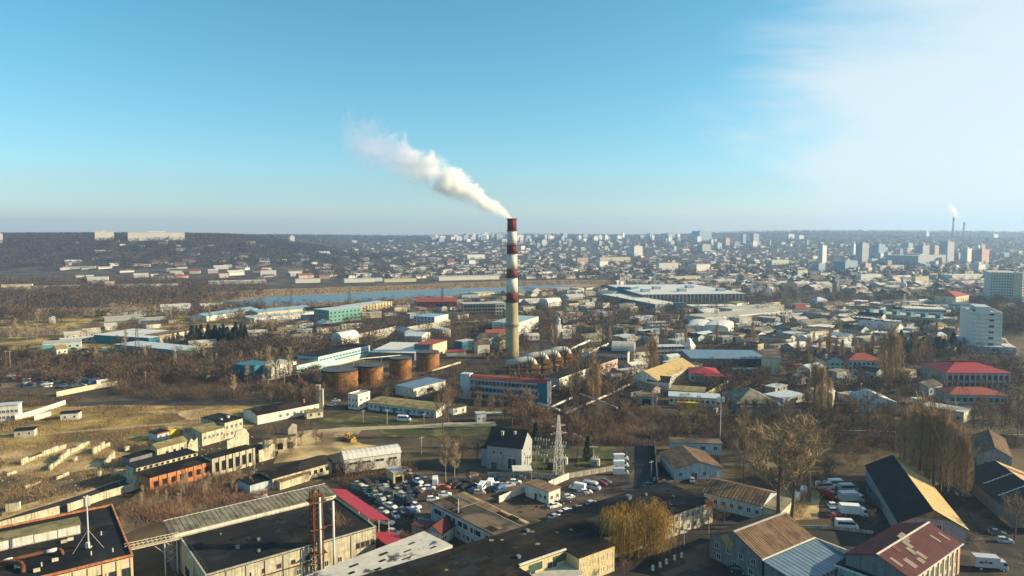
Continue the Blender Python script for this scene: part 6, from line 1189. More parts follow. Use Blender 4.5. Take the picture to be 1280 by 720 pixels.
# twin chimneys on the far hill
FARSTACK = []
for px, yt, l in ((1191, 272, 'taller of two far chimneys on the right skyline'), (1204.5, 278, 'shorter of two far chimneys on the right skyline')):
    g = hit(px, 297); s = depth_scale(g); hh = (297 - yt)*s; t = thing('smokestack', l, 'chimney', tuple(g)); FARSTACK.append((g, hh))
    MB().lathe([(1.5*s, -5), (1.1*s, hh*0.8)], 16).obj('shaft', mat('palegrey'), t, smooth=True); MB().lathe([(1.1*s, hh*0.8), (1.05*s, hh)], 16).obj('top_band', mat('stackred'), t, smooth=True)
# skyline blocks and hillside houses, each one its own building
rnd = random.Random(5)
for i in range(95):
    x = rnd.gauss(600, 50) if i < 28 else (rnd.gauss(745, 60) if i < 50 else rnd.uniform(640, 1010)); yb = rnd.uniform(297, 303) if i < 60 else rnd.uniform(300, 314); hp = rnd.uniform(3, 7.5); w = rnd.uniform(3, 10); m = rnd.choice(['far_grey', 'far_blue', 'far_white', 'far_cream', 'far_grey', 'far_white'])
    n = {'far_grey': 'grey', 'far_blue': 'bluish', 'far_white': 'white', 'far_cream': 'cream'}[m]; wd = 'narrow' if w < 6 else 'broad'
    _fb(x - w/2, x + w/2, yb - hp, yb, m, f'{wd} {n} apartment block small on the far city skyline', rnd.uniform(20, 50), rnd.uniform(0.3, 0.7), 'far skyline blocks', 'palegrey', 'apartment_block', 'building')
for i in range(60):
    x = rnd.uniform(1010, 1275); yb = rnd.uniform(312, 345); hp = rnd.uniform(3, 8); w = rnd.uniform(5, 14); m = rnd.choice(['far_grey', 'far_blue', 'far_white', 'far_cream', 'far_pink'])
    n = {'far_grey': 'grey', 'far_blue': 'bluish', 'far_white': 'white', 'far_cream': 'cream', 'far_pink': 'brownish'}[m]
    _fb(x - w/2, x + w/2, yb - hp, yb, m, f'{n} block in the hazy city quarter at far right', rnd.uniform(20, 50), rnd.uniform(0.3, 0.7), 'hazy city blocks at far right', 'palegrey', 'apartment_block', 'building')
def hill_house(x, yb, place, group):
    g = hit(x, yb); 
    if taken(g.x, g.y, 10): return
    L = rnd.uniform(9, 38); W = L * rnd.uniform(0.3, 0.5); h = rnd.uniform(3, 7); t = R(rnd.uniform(10, 60)); rf = rnd.choice(['palegrey', 'palegrey', 'slatebrown', 'white', 'bluewhite', 'felt', 'felt', 'redtile'] if rnd.random() < 0.6 else ['palegrey', 'felt', 'slatebrown']); wl = rnd.choice(['white', 'cream', 'palegrey', 'pinkwall'])
    o = thing('house', f'{ {"white":"white","cream":"cream","palegrey":"grey","pinkwall":"pinkish"}[wl] } house with { {"palegrey":"grey","redtile":"red","slatebrown":"brown","white":"white","bluewhite":"blue grey","felt":"dark"}[rf] } roof {place}', 'house', tuple(g), t, group)
    MB().box(0, L, 0, W, -4, h).obj('wall', mat(wl), o); MB().prism([(-0.5, h), (W/2, h + W*0.3), (W + 0.5, h)], 'x', -0.5, L + 0.5).obj('roof', mat(rf), o)
    FOOT.append((Vector((g.x, g.y, 0)), Vector((math.cos(t), math.sin(t), 0)), Vector((-math.sin(t), math.cos(t), 0)), L, W))
for i in range(50): hill_house(rnd.uniform(60, 420), rnd.uniform(326, 350), 'scattered at the foot of the left ridge', 'houses at the foot of the left ridge')
for i in range(75): hill_house(rnd.uniform(400, 760), rnd.uniform(308, 349), 'scattered over the far bank slope', 'houses on the far bank slope')
for i in range(65): hill_house(rnd.uniform(760, 1060), rnd.uniform(308, 352), 'in the far city quarter right of the smokestack', 'houses in the far city quarter')
for i in range(40): hill_house(rnd.uniform(1040, 1280), rnd.uniform(336, 372), 'in the city quarter before the towers', 'houses before the towers')

def speck_houses():
    """the countless smaller roofs of the far quarters, too small to pick apart"""
    m = MB(); r2 = random.Random(12); ms = ['palegrey', 'far_white', 'grey', 'felt', 'greydark', 'palegrey']
    for i in range(1700):
        g = hit(r2.uniform(90, 1280) if i < 250 else r2.uniform(430, 1280), r2.uniform(302, 349)) if i % 5 else hit(r2.uniform(770, 1280), r2.uniform(345, 366))
        if taken(g.x, g.y, 8): continue
        L = r2.uniform(8, 30); W = L * r2.uniform(0.3, 0.6); h = r2.uniform(3, 6); t = R(r2.uniform(10, 60)); c, s = math.cos(t), math.sin(t); k = r2.randrange(3)
        f = lambda x, y, z: (g.x + x*c - y*s, g.y + x*s + y*c, g.z + z)
        m.add([f(0,0,-3), f(L,0,-3), f(L,W,-3), f(0,W,-3), f(0,0,h), f(L,0,h), f(L,W,h), f(0,W,h)], [(0,1,5,4),(1,2,6,5),(2,3,7,6),(3,0,4,7)], k)
        m.add([f(-.5,-.5,h), f(L+.5,-.5,h), f(L+.5,W+.5,h), f(-.5,W+.5,h), f(-.5,W/2,h+W*.25), f(L+.5,W/2,h+W*.25)], [(0,1,5,4),(1,2,5),(2,3,4,5),(3,0,4)], 3 + r2.randrange(3))
    stuff(link('distant_houses', m.mesh('distant_houses', [mat(q) for q in ms])), 'countless tiny houses of the far city slopes', 'houses')
speck_houses()
# ------------------------------------------------------------------ vehicles in place
rnd = random.Random(3)
for px, py, c, l in ((776, 575, 'white', 'rearmost of three white vans beside the asphalt road'), (776, 583.5, 'white', 'middle one of three white vans beside the asphalt road'), (776, 593, 'silver', 'front one of three vans parked by the asphalt road')): car_px('van', px, py, 4, c, l)
for a in (('van',722,612,150,'white','white van nose out between cars behind the office hut'),('minibus',740,611,-35,'silver','silver minibus parked behind the office hut'),('car',752,606,-35,'red','red car at the right end of the yard row'),('hatch',757,604,-30,'grey','grey car behind the red one in the yard'),('hatch',733,617,10,'white','white hatchback beside the silver minibus'),('car',726,619,10,'grey','grey saloon before the white van in the yard'),('car',693,634,30,'white','white saloon in front of the office hut'),('car',707,628,30,'black','black saloon parked right of the office hut'),('hatch',711,623,30,'silver','silver hatchback right of the office hut'),('car',694,648,36,'silver','leftmost car of the row along the black roof'),('car',702,644,36,'silver','second car of the row along the black roof'),('hatch',710,641,36,'white','white hatchback of the row along the black roof'),('car',722,637,36,'grey','grey saloon of the row along the black roof'),('hatch',740,631,36,'silver','silver hatchback at the far end of the row along the black roof'),('car',810,608,40,'grey','grey car by the barrier gate'),
          ('car',865,602,80,'silver','silver car in front of the bluish white house'),('car',517,640,-40,'white','bright white saloon in the middle of the scrapyard'),('hatch',489,635,-35,'white','white hatchback near the dark wrecks'),('car',478,641,-35,'silver','silver saloon behind the white hatchback by the red lean-to'),('car',484,655,-20,'white','white saloon beside the post of the red lean-to'),('hatch',492,668,-25,'silver','pale hatchback at the tip of the red lean-to'),('car',527,654,0,'teal','turquoise car near the small red roofed house'),('hatch',541,626,8,'white','white hatchback left of the brown felt roof'),('car',556,620,10,'white','white saloon above the brown felt roof'),('hatch',537,612,0,'white','white hatchback at the top of the scrapyard'),('car',555,611,-10,'orange','bright orange red car in the scrapyard'),('van',544,604,95,'white','white box van standing on end of the scrapyard row'),('minibus',603,612,75,'white','white van behind the brown felt roof'),('van',613,607,80,'white','second white van behind the brown felt roof'),('hatch',624,608,20,'white','white car right of the two vans'),('car',636,608,25,'silver','silver car beside the white canopy'),
          ('minibus',1031,611,8,'white','white minibus at the upper left of the right car yard'),('minibus',1046,608,2,'white','white minibus at the back of the right car yard'),('minibus',1060,614,2,'silver','silver minibus in the right car yard'),('van',1037,622,-60,'red','bright red van in the right car yard'),('truck',1066,628,4,'silver','grey box lorry in the right car yard'),('hatch',1043,634,3,'white','white hatchback below the red van'),('hatch',1044,641,3,'silver','silver hatchback below the white one'),('truck',1069,645,-10,'white','pale lorry right of the two hatchbacks'),('car',1043,647,3,'red','dark red saloon under the hatchbacks'),('minibus',1058,660,-8,'white','white minibus at the front of the right car yard'),('van',1005,617,60,'white','white van leaning beside the long house'),('van',996,625,60,'white','white van next to the long house gable'),('car',1246,668,-20,'grey','grey car in the shade at lower right'),('hatch',1256,678,-12,'silver','bluish car in front of the grey one at lower right'),('truck',1240,712,-10,'silver','white box lorry with faded lettering at lower right'),('car',1213,571,-10,'white','white car by the right barn'),('car',1204,620,-8,'silver','silver car at the foot of the poplars'),('car',922,715,-20,'black','dark car with pale roof by the corrugated house'),('minibus',505,526,-10,'white','white minivan in front of the mossy roofed building'),('car',415,507,10,'white','white car beside the flue of the farm shed'),('car',420,502,10,'silver','silver car behind the farm shed flue'),('van',895,516,60,'white','white lorry cab by the depot end'),('car',325,622,20,'silver','blue grey wreck beside the barracks'),('car',1030,552,0,'white','white car on the shaded street'),('car',720,547,2,'silver','silver car on the street before the substation')):
    k, px, py, ang, c, l = a; kw = {}
    if k == 'truck' and px > 1200: kw['box_color'] = 'silver'  # silver stands in for the shade on the white lorry
    car_px(k, px, py, ang, c, l, **kw)
# lettering panel on the lorry at lower right: blurred dark red script bands
for o in [o for o in bpy.data.objects if o.name.startswith('box_truck') and 'lettering' in o.get('label', '')]:
    for i, (x, w, m) in enumerate(((-3.4, 0.9, 'darkred'), (-2.3, 0.7, 'greydark'), (-1.4, 0.8, 'darkred'))): MB().box(x, x + w, -1.28, -1.25, 1.9, 2.4 + 0.2 * (i % 2)).obj('lettering', mat(m), o)
WC = ['black', 'black', 'grey', 'darkgreen', 'silver', 'white', 'blue', 'rusty', 'black', 'beige']
def wrecks(pts, n, ang, place, group, minr=2.6):
    poly = poly_px(pts); got = []
    for x, y in scatter(poly, n * 6, 1.5):
        if len(got) >= n: break
        if any((x-a)**2 + (y-b)**2 < minr**2 for a, b in got): continue
        if any((x-o[0])**2 + (y-o[1])**2 < 9 for o in PARKED): continue
        got.append((x, y)); c = rnd.choice(WC); car(rnd.choice(['car', 'car', 'hatch', 'van']) if rnd.random() > 0.85 else rnd.choice(['car', 'hatch']), x, y, ang + rnd.uniform(-25, 25) + 180 * rnd.randint(0, 1), c, f'worn {c} wreck {place}', group=group, wreck=True)
        if rnd.random() < 0.22: c = rnd.choice(WC); car('car', x + 0.3, y, ang + rnd.uniform(-30, 30), c, f'worn {c} wreck stacked on another {place}', group=group, wreck=True, z=1.38, tilt=rnd.uniform(-5, 5))
PARKED = [(o.location.x, o.location.y) for o in bpy.data.objects if o.parent is None and o.get('category') in ('car', 'van', 'minibus', 'truck')]
wrecks([(444,612),(500,592),(540,598),(545,606),(520,622),(470,628)], 31, -45, 'crowded in the scrapyard by the red lean-to', 'scrapyard wrecks', 2.3)
wrecks([(470,628),(505,622),(530,634),(520,646),(492,648)], 16, -40, 'in the dark middle of the scrapyard', 'scrapyard wrecks', 2.5); wrecks([(560,604),(600,598),(652,600),(640,614),(600,618),(575,612)], 17, 20, 'along the rear fence of the scrapyard', 'rear scrapyard wrecks', 2.6)
wrecks([(0,470),(60,466),(110,470),(140,478),(100,488),(30,484)], 46, 10, 'heaped in the junkyard at far left', 'junkyard wrecks', 3.0); wrecks([(85,438),(142,438),(146,447),(90,448)], 24, 10, 'in the pale junk field beyond the scrub', 'junk field wrecks', 4)
for i in range(14):
    x, y = scatter(poly_px([(0,468),(70,465),(140,478),(110,488),(20,482)]), 1, 1)[0]; c = ['grey', 'white', 'blue', 'rusty', 'red'][i % 5]; t = thing('junk_container', f'{c} scrap container in the junkyard at far left', 'container', (x, y, 0), R(random.uniform(0, 60)), 'junkyard containers'); MB().box(-3, 3, -1.2, 1.2, 0, 2.4).obj('box', paint(c, True), t); MB().box(-3.06, -3.0, -1.1, 1.1, 0.1, 2.3).obj('door', mat('steeldark'), t)
fence('yellow panelled fence round the junkyard', [(71,496),(110,488),(147,482)], 2.6, 'cream', 3.5); 
for i in range(12):
    x, y = scatter(poly_px([(430,546),(447,543),(448,554),(430,555)]), 1, 0.2, False)[0]; t = thing('scrap_machine', 'rusty or yellow machine part heaped on the dirt yard', 'scrap', (x, y, 0), R(random.uniform(0, 180)), 'machine scrap heap'); m = ('rust', 'junkyellow', 'tankrust', 'steeldark')[i % 4]; MB().box(-1.2, 1.2, -0.5, 0.5, 0.1, 1.0).obj('frame', mat(m), t); MB().tube((-0.9, 0, 1.0), (0.5, 0.2, 1.9), 0.3, 0.2, 8).obj('arm', mat(m), t)
# small white bollards and poles in the shaded yard
for i, (px, py) in enumerate(((816,713),(825,709),(833,705),(843,700),(852,697))): t = thing('bollard', 'small white bollard in the curved row on the shaded yard', 'bollard', tuple(P(px, py)), 0, 'bollards on the shaded yard'); MB().lathe([(0.35, -0.1), (0.35, 1.1), (0.25, 1.3)], 10).obj('post', mat('white'), t); MB().lathe([(0.5, 0), (0.45, 0.15)], 10).obj('foot', mat('concrete'), t)
def pole(px, py, yt, label, m='palegrey', arm=True, group=None, r=0.13):
    g = P(px, py); hh = H*(1-(yt-HZ)/(py-HZ)); t = thing('utility_pole', label, 'pole', tuple(g), R(30), group); MB().tube((0,0,-0.3), (0,0,hh), r, r*0.75, 6).obj('pole', mat(m), t)
    if arm: MB().box(-0.9, 0.9, -0.06, 0.06, hh-0.6, hh-0.45).obj('crossarm', mat(m), t)
for a in ((855,682,663,'pale pole standing in front of the willow facade'),(886,668,648,'pale pole right of the willow facade'),(454,529,512,'pole on the verge before the mossy roofed building'),(484,531,511,'second pole on the verge before the mossy roofed building'),(530,536,516,'third pole on the verge towards the street'),(527,568,545,'pole behind the white warehouse'),(356,487,462,'pole by the light blue factory'),(374,485,463,'second pole by the light blue factory'),(182,480,464,'lone grey post in the scrub'),(697,480,455,'thin mast beside the boiler casings'),(814,597,575,'white post at the road gate'),(692,624,596,'dark pole at the office hut fence'),(1130,590,562,'mast beside the sunlit barn roof'),(816,520,487,'post of the depot gate frame'),(1076,500,478,'pole left of the blue fabric hangar'),(8,460,438,'left post of the pair at the left edge'),(13,460,438,'right post of the pair at the left edge')): pole(*a)
# ------------------------------------------------------------------ trees
tree_px('willow', 778, 697, 614, 'left half of the golden willow pair in front of the cream block', None, 0, 0.52); tree_px('willow', 813, 692, 611, 'right half of the golden willow pair in front of the cream block', None, 1, 0.55)
tree_px('broad', 423, 698, 641, 'round bare tree right of the rusty flue tower', None, 1, 1.1); tree_px('broad', 263, 724, 688, 'low bare tree against the stained hall front', None, 2, 1.5); tree_px('broad', 505, 690, 664, 'reddish bare bush by the small red roofed house', None, 1, 1.4)
tree_px('tall', 973, 655, 524, 'big bare tree rising right of the long brown roofed house', None, 0, 1.5); tree_px('tall', 988, 660, 528, 'second big bare tree close beside it on the right', None, 1, 1.4); tree_px('tall', 1012, 628, 530, 'spreading bare tree above the right car yard', None, 2, 1.1); tree_px('tall', 930, 604, 515, 'slim bare tree behind the bluish white house', None, 0, 0.75); tree_px('tall', 954, 612, 530, 'bare tree between the slim one and the big pair', None, 1, 0.9)
tree_px('pale', 557, 602, 547, 'pale birch clump left of the tall grey building', None, 0, 1.0); tree_px('pale', 568, 600, 550, 'second pale birch left of the tall grey building', None, 1, 1.0); tree_px('broad', 894, 660, 630, 'bare tree at the end of the cream facade', None, 0, 1.2); tree_px('broad', 905, 655, 632, 'dark bare tree before the long brown roofed house', None, 3, 1.2); tree_px('broad', 1090, 662, 636, 'dim bare tree beside the black barn slope', None, 0, 1.2); tree_px('broad', 1268, 676, 620, 'pale bare tree at the right edge', None, 2, 1.2); tree_px('broad', 1285, 668, 622, 'bare tree cut by the right edge', None, 1, 1.2)
tree_px('broad', 780, 724, 700, 'reddish bushy tree at the foot of the willows', None, 1, 1.3); tree_px('broad', 740, 722, 704, 'bare bush before the yellow wing', None, 1, 1.3); tree_px('broad', 757, 715, 700, 'second bare bush before the yellow wing', None, 3, 1.3)
for i, (px, py, yt) in enumerate(((1129,598,512),(1138,604,506),(1147,608,510),(1157,611,515),(1166,615,512),(1175,618,519),(1184,621,523),(1192,624,530),(1200,626,540),(1206,628,548),(1143,596,510),(1161,602,514),(1178,607,522),(1195,614,534))): tree_px('poplar', px, py, yt, 'tall brown poplar in the dense row beside the sunlit barn roof', 'poplar row beside the barn', None, 1.25)
for i, (px, py, yt, l) in enumerate(((1018,520,452,'poplar left of the blue fabric hangar'),(1026,522,456,'poplar nearer the blue fabric hangar'),(1112,482,410,'poplar right of the long red roofed building'),(1120,484,416,'second poplar right of the long red roofed building'),(1105,478,420,'slim poplar at the end of the long red roofed building'),(718,505,446,'poplar before the long narrow white building'),(740,502,440,'taller poplar before the long narrow white building'),(745,506,450,'third poplar before the long narrow white building'),(812,472,420,'poplar right of the barrel roofed hall'),(818,474,424,'second poplar right of the barrel roofed hall'),(1035,516,470,'poplar by the cream gabled shed'))): tree_px('poplar', px, py, yt, l, None, None, 1.3)
tree_px('broad', 1085, 543, 488, 'wide dark bare tree in front of the blue fabric hangar', None, 2, 1.4); tree_px('broad', 660, 532, 484, 'bare tree before the red roofed plant office', None, 0, 1.2); tree_px('broad', 640, 535, 488, 'second bare tree before the red roofed plant office', None, 1, 1.2); tree_px('broad', 765, 520, 478, 'spreading bare tree by the white pipes', None, 2, 1.2); tree_px('broad', 553, 546, 497, 'dark bare tree on the street verge', None, 3, 1.0); tree_px('broad', 560, 528, 480, 'bare tree at the end of the mossy roofed building', None, 0, 1.0)
for px, py, yt, l in ((335,478,430,'pale tall tree before the teal box hall'),(345,476,434,'second pale tall tree before the ribbed shed'),(362,476,432,'third pale tall tree before the ribbed shed'),(142,396,377,'round pale lone tree in the left meadow'),(20,428,398,'pale tree at the far left edge'),(34,428,400,'second pale tree near the left edge'),(46,426,404,'third pale tree near the left edge'),(230,620,585,'pale sapling tree in the weeds below the brick ruin'),(262,618,588,'second pale sapling in the weeds below the brick ruin'),(300,612,580,'third pale sapling below the ruins')): tree_px('pale', px, py, yt, l, None, None, 0.8)
for i in range(40):
    x, y = scatter(poly_px([(228,436),(318,432),(318,424),(240,424)]), 1, 1)[0]; tree('conifer', x, y, random.uniform(9, 15), 'dark conifer in the clump beside the cream storage row', 'conifer clump')
for i in range(22):
    x, y = scatter(poly_px([(1105,424),(1200,428),(1205,446),(1150,456),(1110,446)]), 1, 1)[0]; tree('conifer', x, y, random.uniform(8, 13), 'dark evergreen in the park left of the white tower', 'park evergreens', wide=1.2)
for px, py in ((735,575),(742,420),(690,428),(870,398),(860,396),(1150,445),(1160,440),(1170,436),(1180,441),(1190,446),(670,560)): g = P(px, py); tree('conifer', g.x, g.y, random.uniform(8, 12), 'dark evergreen among bare trees', 'scattered evergreens')
for px, py, yt, l in ((404,497,479,'bare bush before the dark leftmost tank'),(433,496,474,'bare tree between the two left tanks'),(452,494,480,'low bare tree before the bright ochre tank'),(480,487,466,'bare tree between the middle tanks'),(514,478,458,'bare tree left of the rightmost tank')): tree_px('broad', px, py, yt, l, None, None, 1.2)
NB = [0]
def grove(pts, n, hr, label, group, kind='broad', wide=1.1):
    for x, y in scatter(poly_px(pts), n, 2.2):
        tree(kind, x, y, random.uniform(*hr), label, group, 0, None, None, wide); NB[0] += 1
grove([(640,518),(700,526),(780,520),(820,524),(960,520),(965,545),(830,552),(720,556),(655,552)], 70, (6, 10), 'bare brown tree in the belt behind the substation', 'tree belt behind the substation', wide=1.3)
grove([(960,520),(1125,524),(1125,556),(965,552)], 26, (7, 11), 'bare tree along the shaded street', 'street trees', wide=1.2); grove([(1210,515),(1290,512),(1290,552),(1210,548)], 16, (7, 11), 'bare tree along the street at the right edge', 'street trees at the right edge')
grove([(900,548),(1060,548),(1080,575),(930,590),(905,575)], 26, (6, 11), 'bare tree in the shade below the street', 'trees below the street'); grove([(985,470),(1060,466),(1180,470),(1180,510),(1000,514)], 30, (7, 12), 'bare tree among the shaded lots behind the street', 'trees of the shaded lots'); grove([(1105,420),(1200,425),(1210,448),(1180,470),(1110,460)], 34, (8, 12), 'dark bare tree in the park left of the white tower', 'park trees', wide=1.3)
grove([(560,400),(635,402),(632,445),(570,440)], 26, (7, 11), 'bare tree left of the smokestack', 'trees left of the smokestack'); grove([(650,400),(760,390),(800,420),(740,440),(655,440)], 36, (7, 11), 'bare tree behind the boilers', 'trees behind the boilers')
grove([(330,488),(410,488),(400,505),(335,508)], 22, (5, 8), 'reddish bare tree left of the dark tank', 'trees left of the tanks', wide=1.3); grove([(560,495),(640,505),(640,535),(570,528)], 16, (5, 9), 'bare tree before the plant office', 'trees before the plant office'); grove([(420,600),(500,592),(470,580),(420,590)], 10, (3.5, 5.5), 'bare brown bush behind the scrapyard', 'bushes behind the scrapyard', wide=1.4)
grove([(500,560),(600,556),(600,590),(510,592)], 14, (4, 7), 'bare brown tree right of the white warehouse', 'trees right of the white warehouse', wide=1.2); grove([(330,545),(420,535),(420,560),(335,580)], 10, (4, 7), 'bare tree around the roofless ruin', 'trees around the roofless ruin'); grove([(700,500),(800,470),(800,495),(720,530)], 14, (6, 9), 'bare tree between the white pipes', 'trees between the pipes'); grove([(960,600),(1030,592),(1060,604),(1000,640)], 8, (5, 8), 'bare tree left of the right car yard', 'trees left of the right car yard')
# thickets and distant woods that nobody could count
grove([(60,448),(200,447),(330,442),(400,480),(330,500),(160,498),(120,478)], 16, (6, 12), 'pale bare tree standing out of the left scrub belt', 'pale trees of the left scrub', 'pale', 0.9); grove([(0,398),(330,400),(400,440),(330,440),(60,446),(0,440)], 20, (7, 14), 'pale bare tree in the valley woods at left', 'pale trees of the left valley', 'pale', 0.9); grove([(880,420),(1200,425),(1180,470),(960,470)], 24, (10, 17), 'slim poplar among the low roofs at right', 'poplars among the low roofs', 'poplar', 1.2); grove([(650,400),(860,395),(860,440),(700,445)], 18, (9, 15), 'slim poplar behind the boilers', 'poplars behind the boilers', 'poplar', 1.2); grove([(150,640),(190,616),(330,598),(330,615),(200,648)], 26, (3.5, 7), 'pale leafless sapling in the weeds below the brick ruin', 'saplings below the brick ruin', 'pale', 0.6)
for nm, q in (('weeds beside the stained hall front', [(130,700),(250,722),(330,735),(480,694),(520,690),(470,740),(200,770)]), ('weeds around the long brown roofed house', [(880,600),(1060,590),(1100,650),(1010,665),(900,640)]), ('weeds between the barns at lower right', [(1075,600),(1220,600),(1290,640),(1290,720),(1200,690),(1130,690),(1075,670)]), ('weeds along the willow facade', [(760,716),(880,662),(900,652),(905,660),(800,712),(770,724)])): thicket('weeds', 'low dry ' + nm, q, 3.0, 0.25, 'drygrass' if 'willow' not in nm else 'twigred', (0.5, 0.035))
thicket('brush', 'low brown brush dotted over the left field', [(0,512),(90,506),(200,509),(330,509),(340,522),(200,556),(0,576)], 3.2, 1.6, 'twigred', (0.9, 0.05)); thicket('brush', 'low brush around the ruin walls', [(0,558),(120,552),(190,582),(100,618),(0,650)], 9, 1.3, 'twig', (0.8, 0.04))
thicket('weeds', 'tall dry weeds below the brick ruin', [(150,640),(185,616),(268,596),(335,598),(335,622),(200,654),(150,665)], 34, 2.6, 'twigred', (1.3, 0.032)); thicket('weeds', 'dry grass and weeds beside the brick ruin', [(140,640),(190,612),(330,594),(340,612),(200,650)], 10, 1.2, 'drygrass', (1.0, 0.03))
thicket('scrub', 'brown scrub behind the junkyard', [(60,447),(200,446),(330,440),(400,478),(400,504),(330,502),(160,500),(120,478)], 7, 5.0, 'midwood', (2.0, 0.05)); thicket('scrub', 'brown scrub before the boundary wall at left', [(0,492),(70,498),(110,500),(80,504),(0,516)], 8, 3, 'midwood', (1.6, 0.05)); thicket('scrub', 'rust brown bushes along the street', [(640,530),(830,524),(965,526),(965,550),(830,558),(640,558)], 17, 4.2, 'twigred', (1.5, 0.04))
thicket('scrub', 'dark hedge scrub along the lower side of the street', [(905,546),(1120,546),(1280,550),(1280,560),(1080,568),(905,562)], 14, 3.2, 'twig', (1.4, 0.04)); thicket('scrub', 'bare bushes around the big bare trees', [(905,568),(960,580),(1030,575),(1075,590),(1040,604),(1000,650),(970,640)], 9, 2.6, 'twigred', (1.2, 0.035)); thicket('scrub', 'thin scrub behind the barracks', [(400,596),(520,582),(540,596),(440,612)], 12, 2.2, 'twigred', (1.2, 0.035)); thicket('dry_grass', 'dry yellow grass in the left field', [(0,512),(90,506),(200,508),(330,508),(340,522),(200,556),(0,576)], 5, 0.6, 'drygrass', (0.6, 0.05)); thicket('dry_grass', 'dry grass across the ruin yard', [(0,558),(120,552),(190,582),(100,618),(0,650)], 8, 0.5, 'drygrass', (0.5, 0.04)); thicket('scrub', 'bare undergrowth around the left meadow', [(0,440),(60,446),(80,462),(0,464)], 6, 4, 'midwood', (1.8, 0.05))
thicket('scrub', 'brown scrub between pipes and tree belt', [(650,508),(700,520),(790,505),(830,520),(700,545),(640,530)], 7, 3, 'twigred', (1.4, 0.04)); thicket('reeds', 'pale dry reeds along both river banks', [(150,373),(330,363),(480,358),(640,352),(760,351),(780,356),(720,355),(632,358.5),(500,363),(338,370.5),(247,380),(150,386)], 0.30, 1.0, 'reed', (1.6, 0.5), False); thicket('reeds', 'dry reeds on the near river bank', [(247,382),(335,381.5),(475,375),(632,365),(720,358.5),(720,368),(560,378),(440,386),(330,390),(240,388)], 0.4, 0.8, 'reed', (1.2, 0.5), False)
def woods(name, label, spots, hr, rr, n, s, m, seed):
    rs = np.random.default_rng(seed); pts = np.array([p for p in spots]); V = wood_soup(pts, hr, rr, n, s, rs); return stuff(tri_mesh(name, V, m), label, 'wood')
CLEAR = [poly_px(q) for q in ([(40,386),(150,384),(245,387),(240,392),(120,394),(30,392)],[(60,400),(180,397),(250,399),(240,404),(110,407),(50,406)],[(0,412),(60,410),(120,412),(118,417),(40,420),(0,418)],[(78,424),(140,428),(150,440),(80,446),(0,442),(0,432)],[(640,351),(720,351),(760,353),(740,366),(640,372)])]
def px_spots(x0, x1, y0, y1, n, seed, bias=1.0, skip=10.0, near=False):
    rnd2 = random.Random(seed); out = []
    for _ in range(n):
        px = rnd2.uniform(x0, x1); py = y0 + (y1 - y0) * rnd2.random() ** bias; g = hit(px, py)
        if not taken(g.x, g.y, 3.6) and not any(inside(g.x, g.y, c) for c in CLEAR): out.append((g.x, g.y, g.z))
    return out
RIVER = poly_px([(235,385),(300,375.5),(338,369),(420,365.5),(500,361.5),(632,356.8),(720,353.5),(720,359),(632,366),(560,371),(475,376.5),(400,379.5),(335,383),(290,387)])
def dry(sp): return [p for p in sp if not inside(p[0], p[1], RIVER)]
def world_spots(x0, x1, y0, y1, n, seed, cond=None):
    rnd2 = random.Random(seed); out = []
    for _ in range(n):
        x, y = rnd2.uniform(x0, x1), rnd2.uniform(y0, y1)
        if abs(x) > 0.80 * y: continue
        if cond is None or cond(x, y): out.append((x, y, T(x, y)))
    return out
woods('hillside_wood', 'bare brown wood covering the left ridge', world_spots(-2300, -420, 1560, 2700, 15000, 1, lambda x, y: T(x, y) > 8 and not taken(x, y, 5)), (8, 13), (4, 7), 16, (3.6, 0.75), 'farwood', 1)
woods('distant_wood', 'bare trees spread through the far city', [p for p in px_spots(380, 1285, 300, 349, 7500, 2)], (7, 12), (4, 7), 14, (3.4, 0.8), 'farwood', 2)
woods('distant_wood', 'bare trees on the far plateau and skyline', world_spots(-4200, 4600, 3000, 6200, 9000, 3), (8, 13), (6, 12), 12, (5, 1.5), 'farwood', 3)
woods('valley_wood', 'bare brown trees along the valley left of the river', dry(px_spots(-5, 330, 349, 400, 1900, 4) + px_spots(0, 260, 352, 374, 1500, 14)), (6, 11), (3, 5.5), 40, (2.4, 0.28), 'midwood', 4)
woods('valley_wood', 'bare trees in the industrial belt right of the river', dry(px_spots(640, 1285, 349, 420, 3600, 5)), (6, 11), (3, 5), 44, (2.2, 0.24), 'midwood', 5)
woods('valley_wood', 'bare trees between the sheds left of the smokestack', dry(px_spots(300, 660, 376, 440, 1300, 6)), (5, 9), (2.5, 4.5), 60, (2.0, 0.16), 'midwood', 6)
woods('valley_wood', 'bare trees of the lots at right', px_spots(700, 1285, 420, 500, 1300, 7), (5, 9), (2.5, 4.5), 120, (1.7, 0.10), 'midwood', 7)
woods('valley_wood', 'bare trees of the left scrub belt', px_spots(0, 400, 396, 480, 1000, 8), (5, 9), (2.5, 4.5), 90, (1.9, 0.13), 'midwood', 8)
woods('valley_wood', 'bare trees packed along the shaded street', px_spots(960, 1285, 500, 560, 150, 19), (6, 10), (2, 3.8), 260, (1.3, 0.05), 'midwood', 19); woods('valley_wood', 'bare trees between the depot and the plant', px_spots(640, 960, 440, 530, 190, 20), (5, 9), (2, 3.5), 220, (1.4, 0.06), 'midwood', 20); woods('valley_wood', 'bare trees below the street at right', px_spots(905, 1110, 556, 600, 34, 23), (5, 9), (2, 3.2), 420, (1.1, 0.035), 'twig', 23); woods('valley_wood', 'bare trees at the foot of the smokestack', px_spots(560, 800, 440, 500, 170, 22), (5, 8.5), (2, 3.4), 220, (1.4, 0.06), 'midwood', 22); woods('valley_wood', 'bare bushes before the rusty tanks', px_spots(385, 560, 488, 500, 60, 21), (3, 6), (2, 3), 220, (1.2, 0.05), 'midwood', 21)
woods('valley_wood', 'bare trees behind the mossy roofed building', px_spots(380, 640, 478, 500, 60, 9), (4, 7), (2, 3.5), 160, (1.4, 0.07), 'midwood', 9)
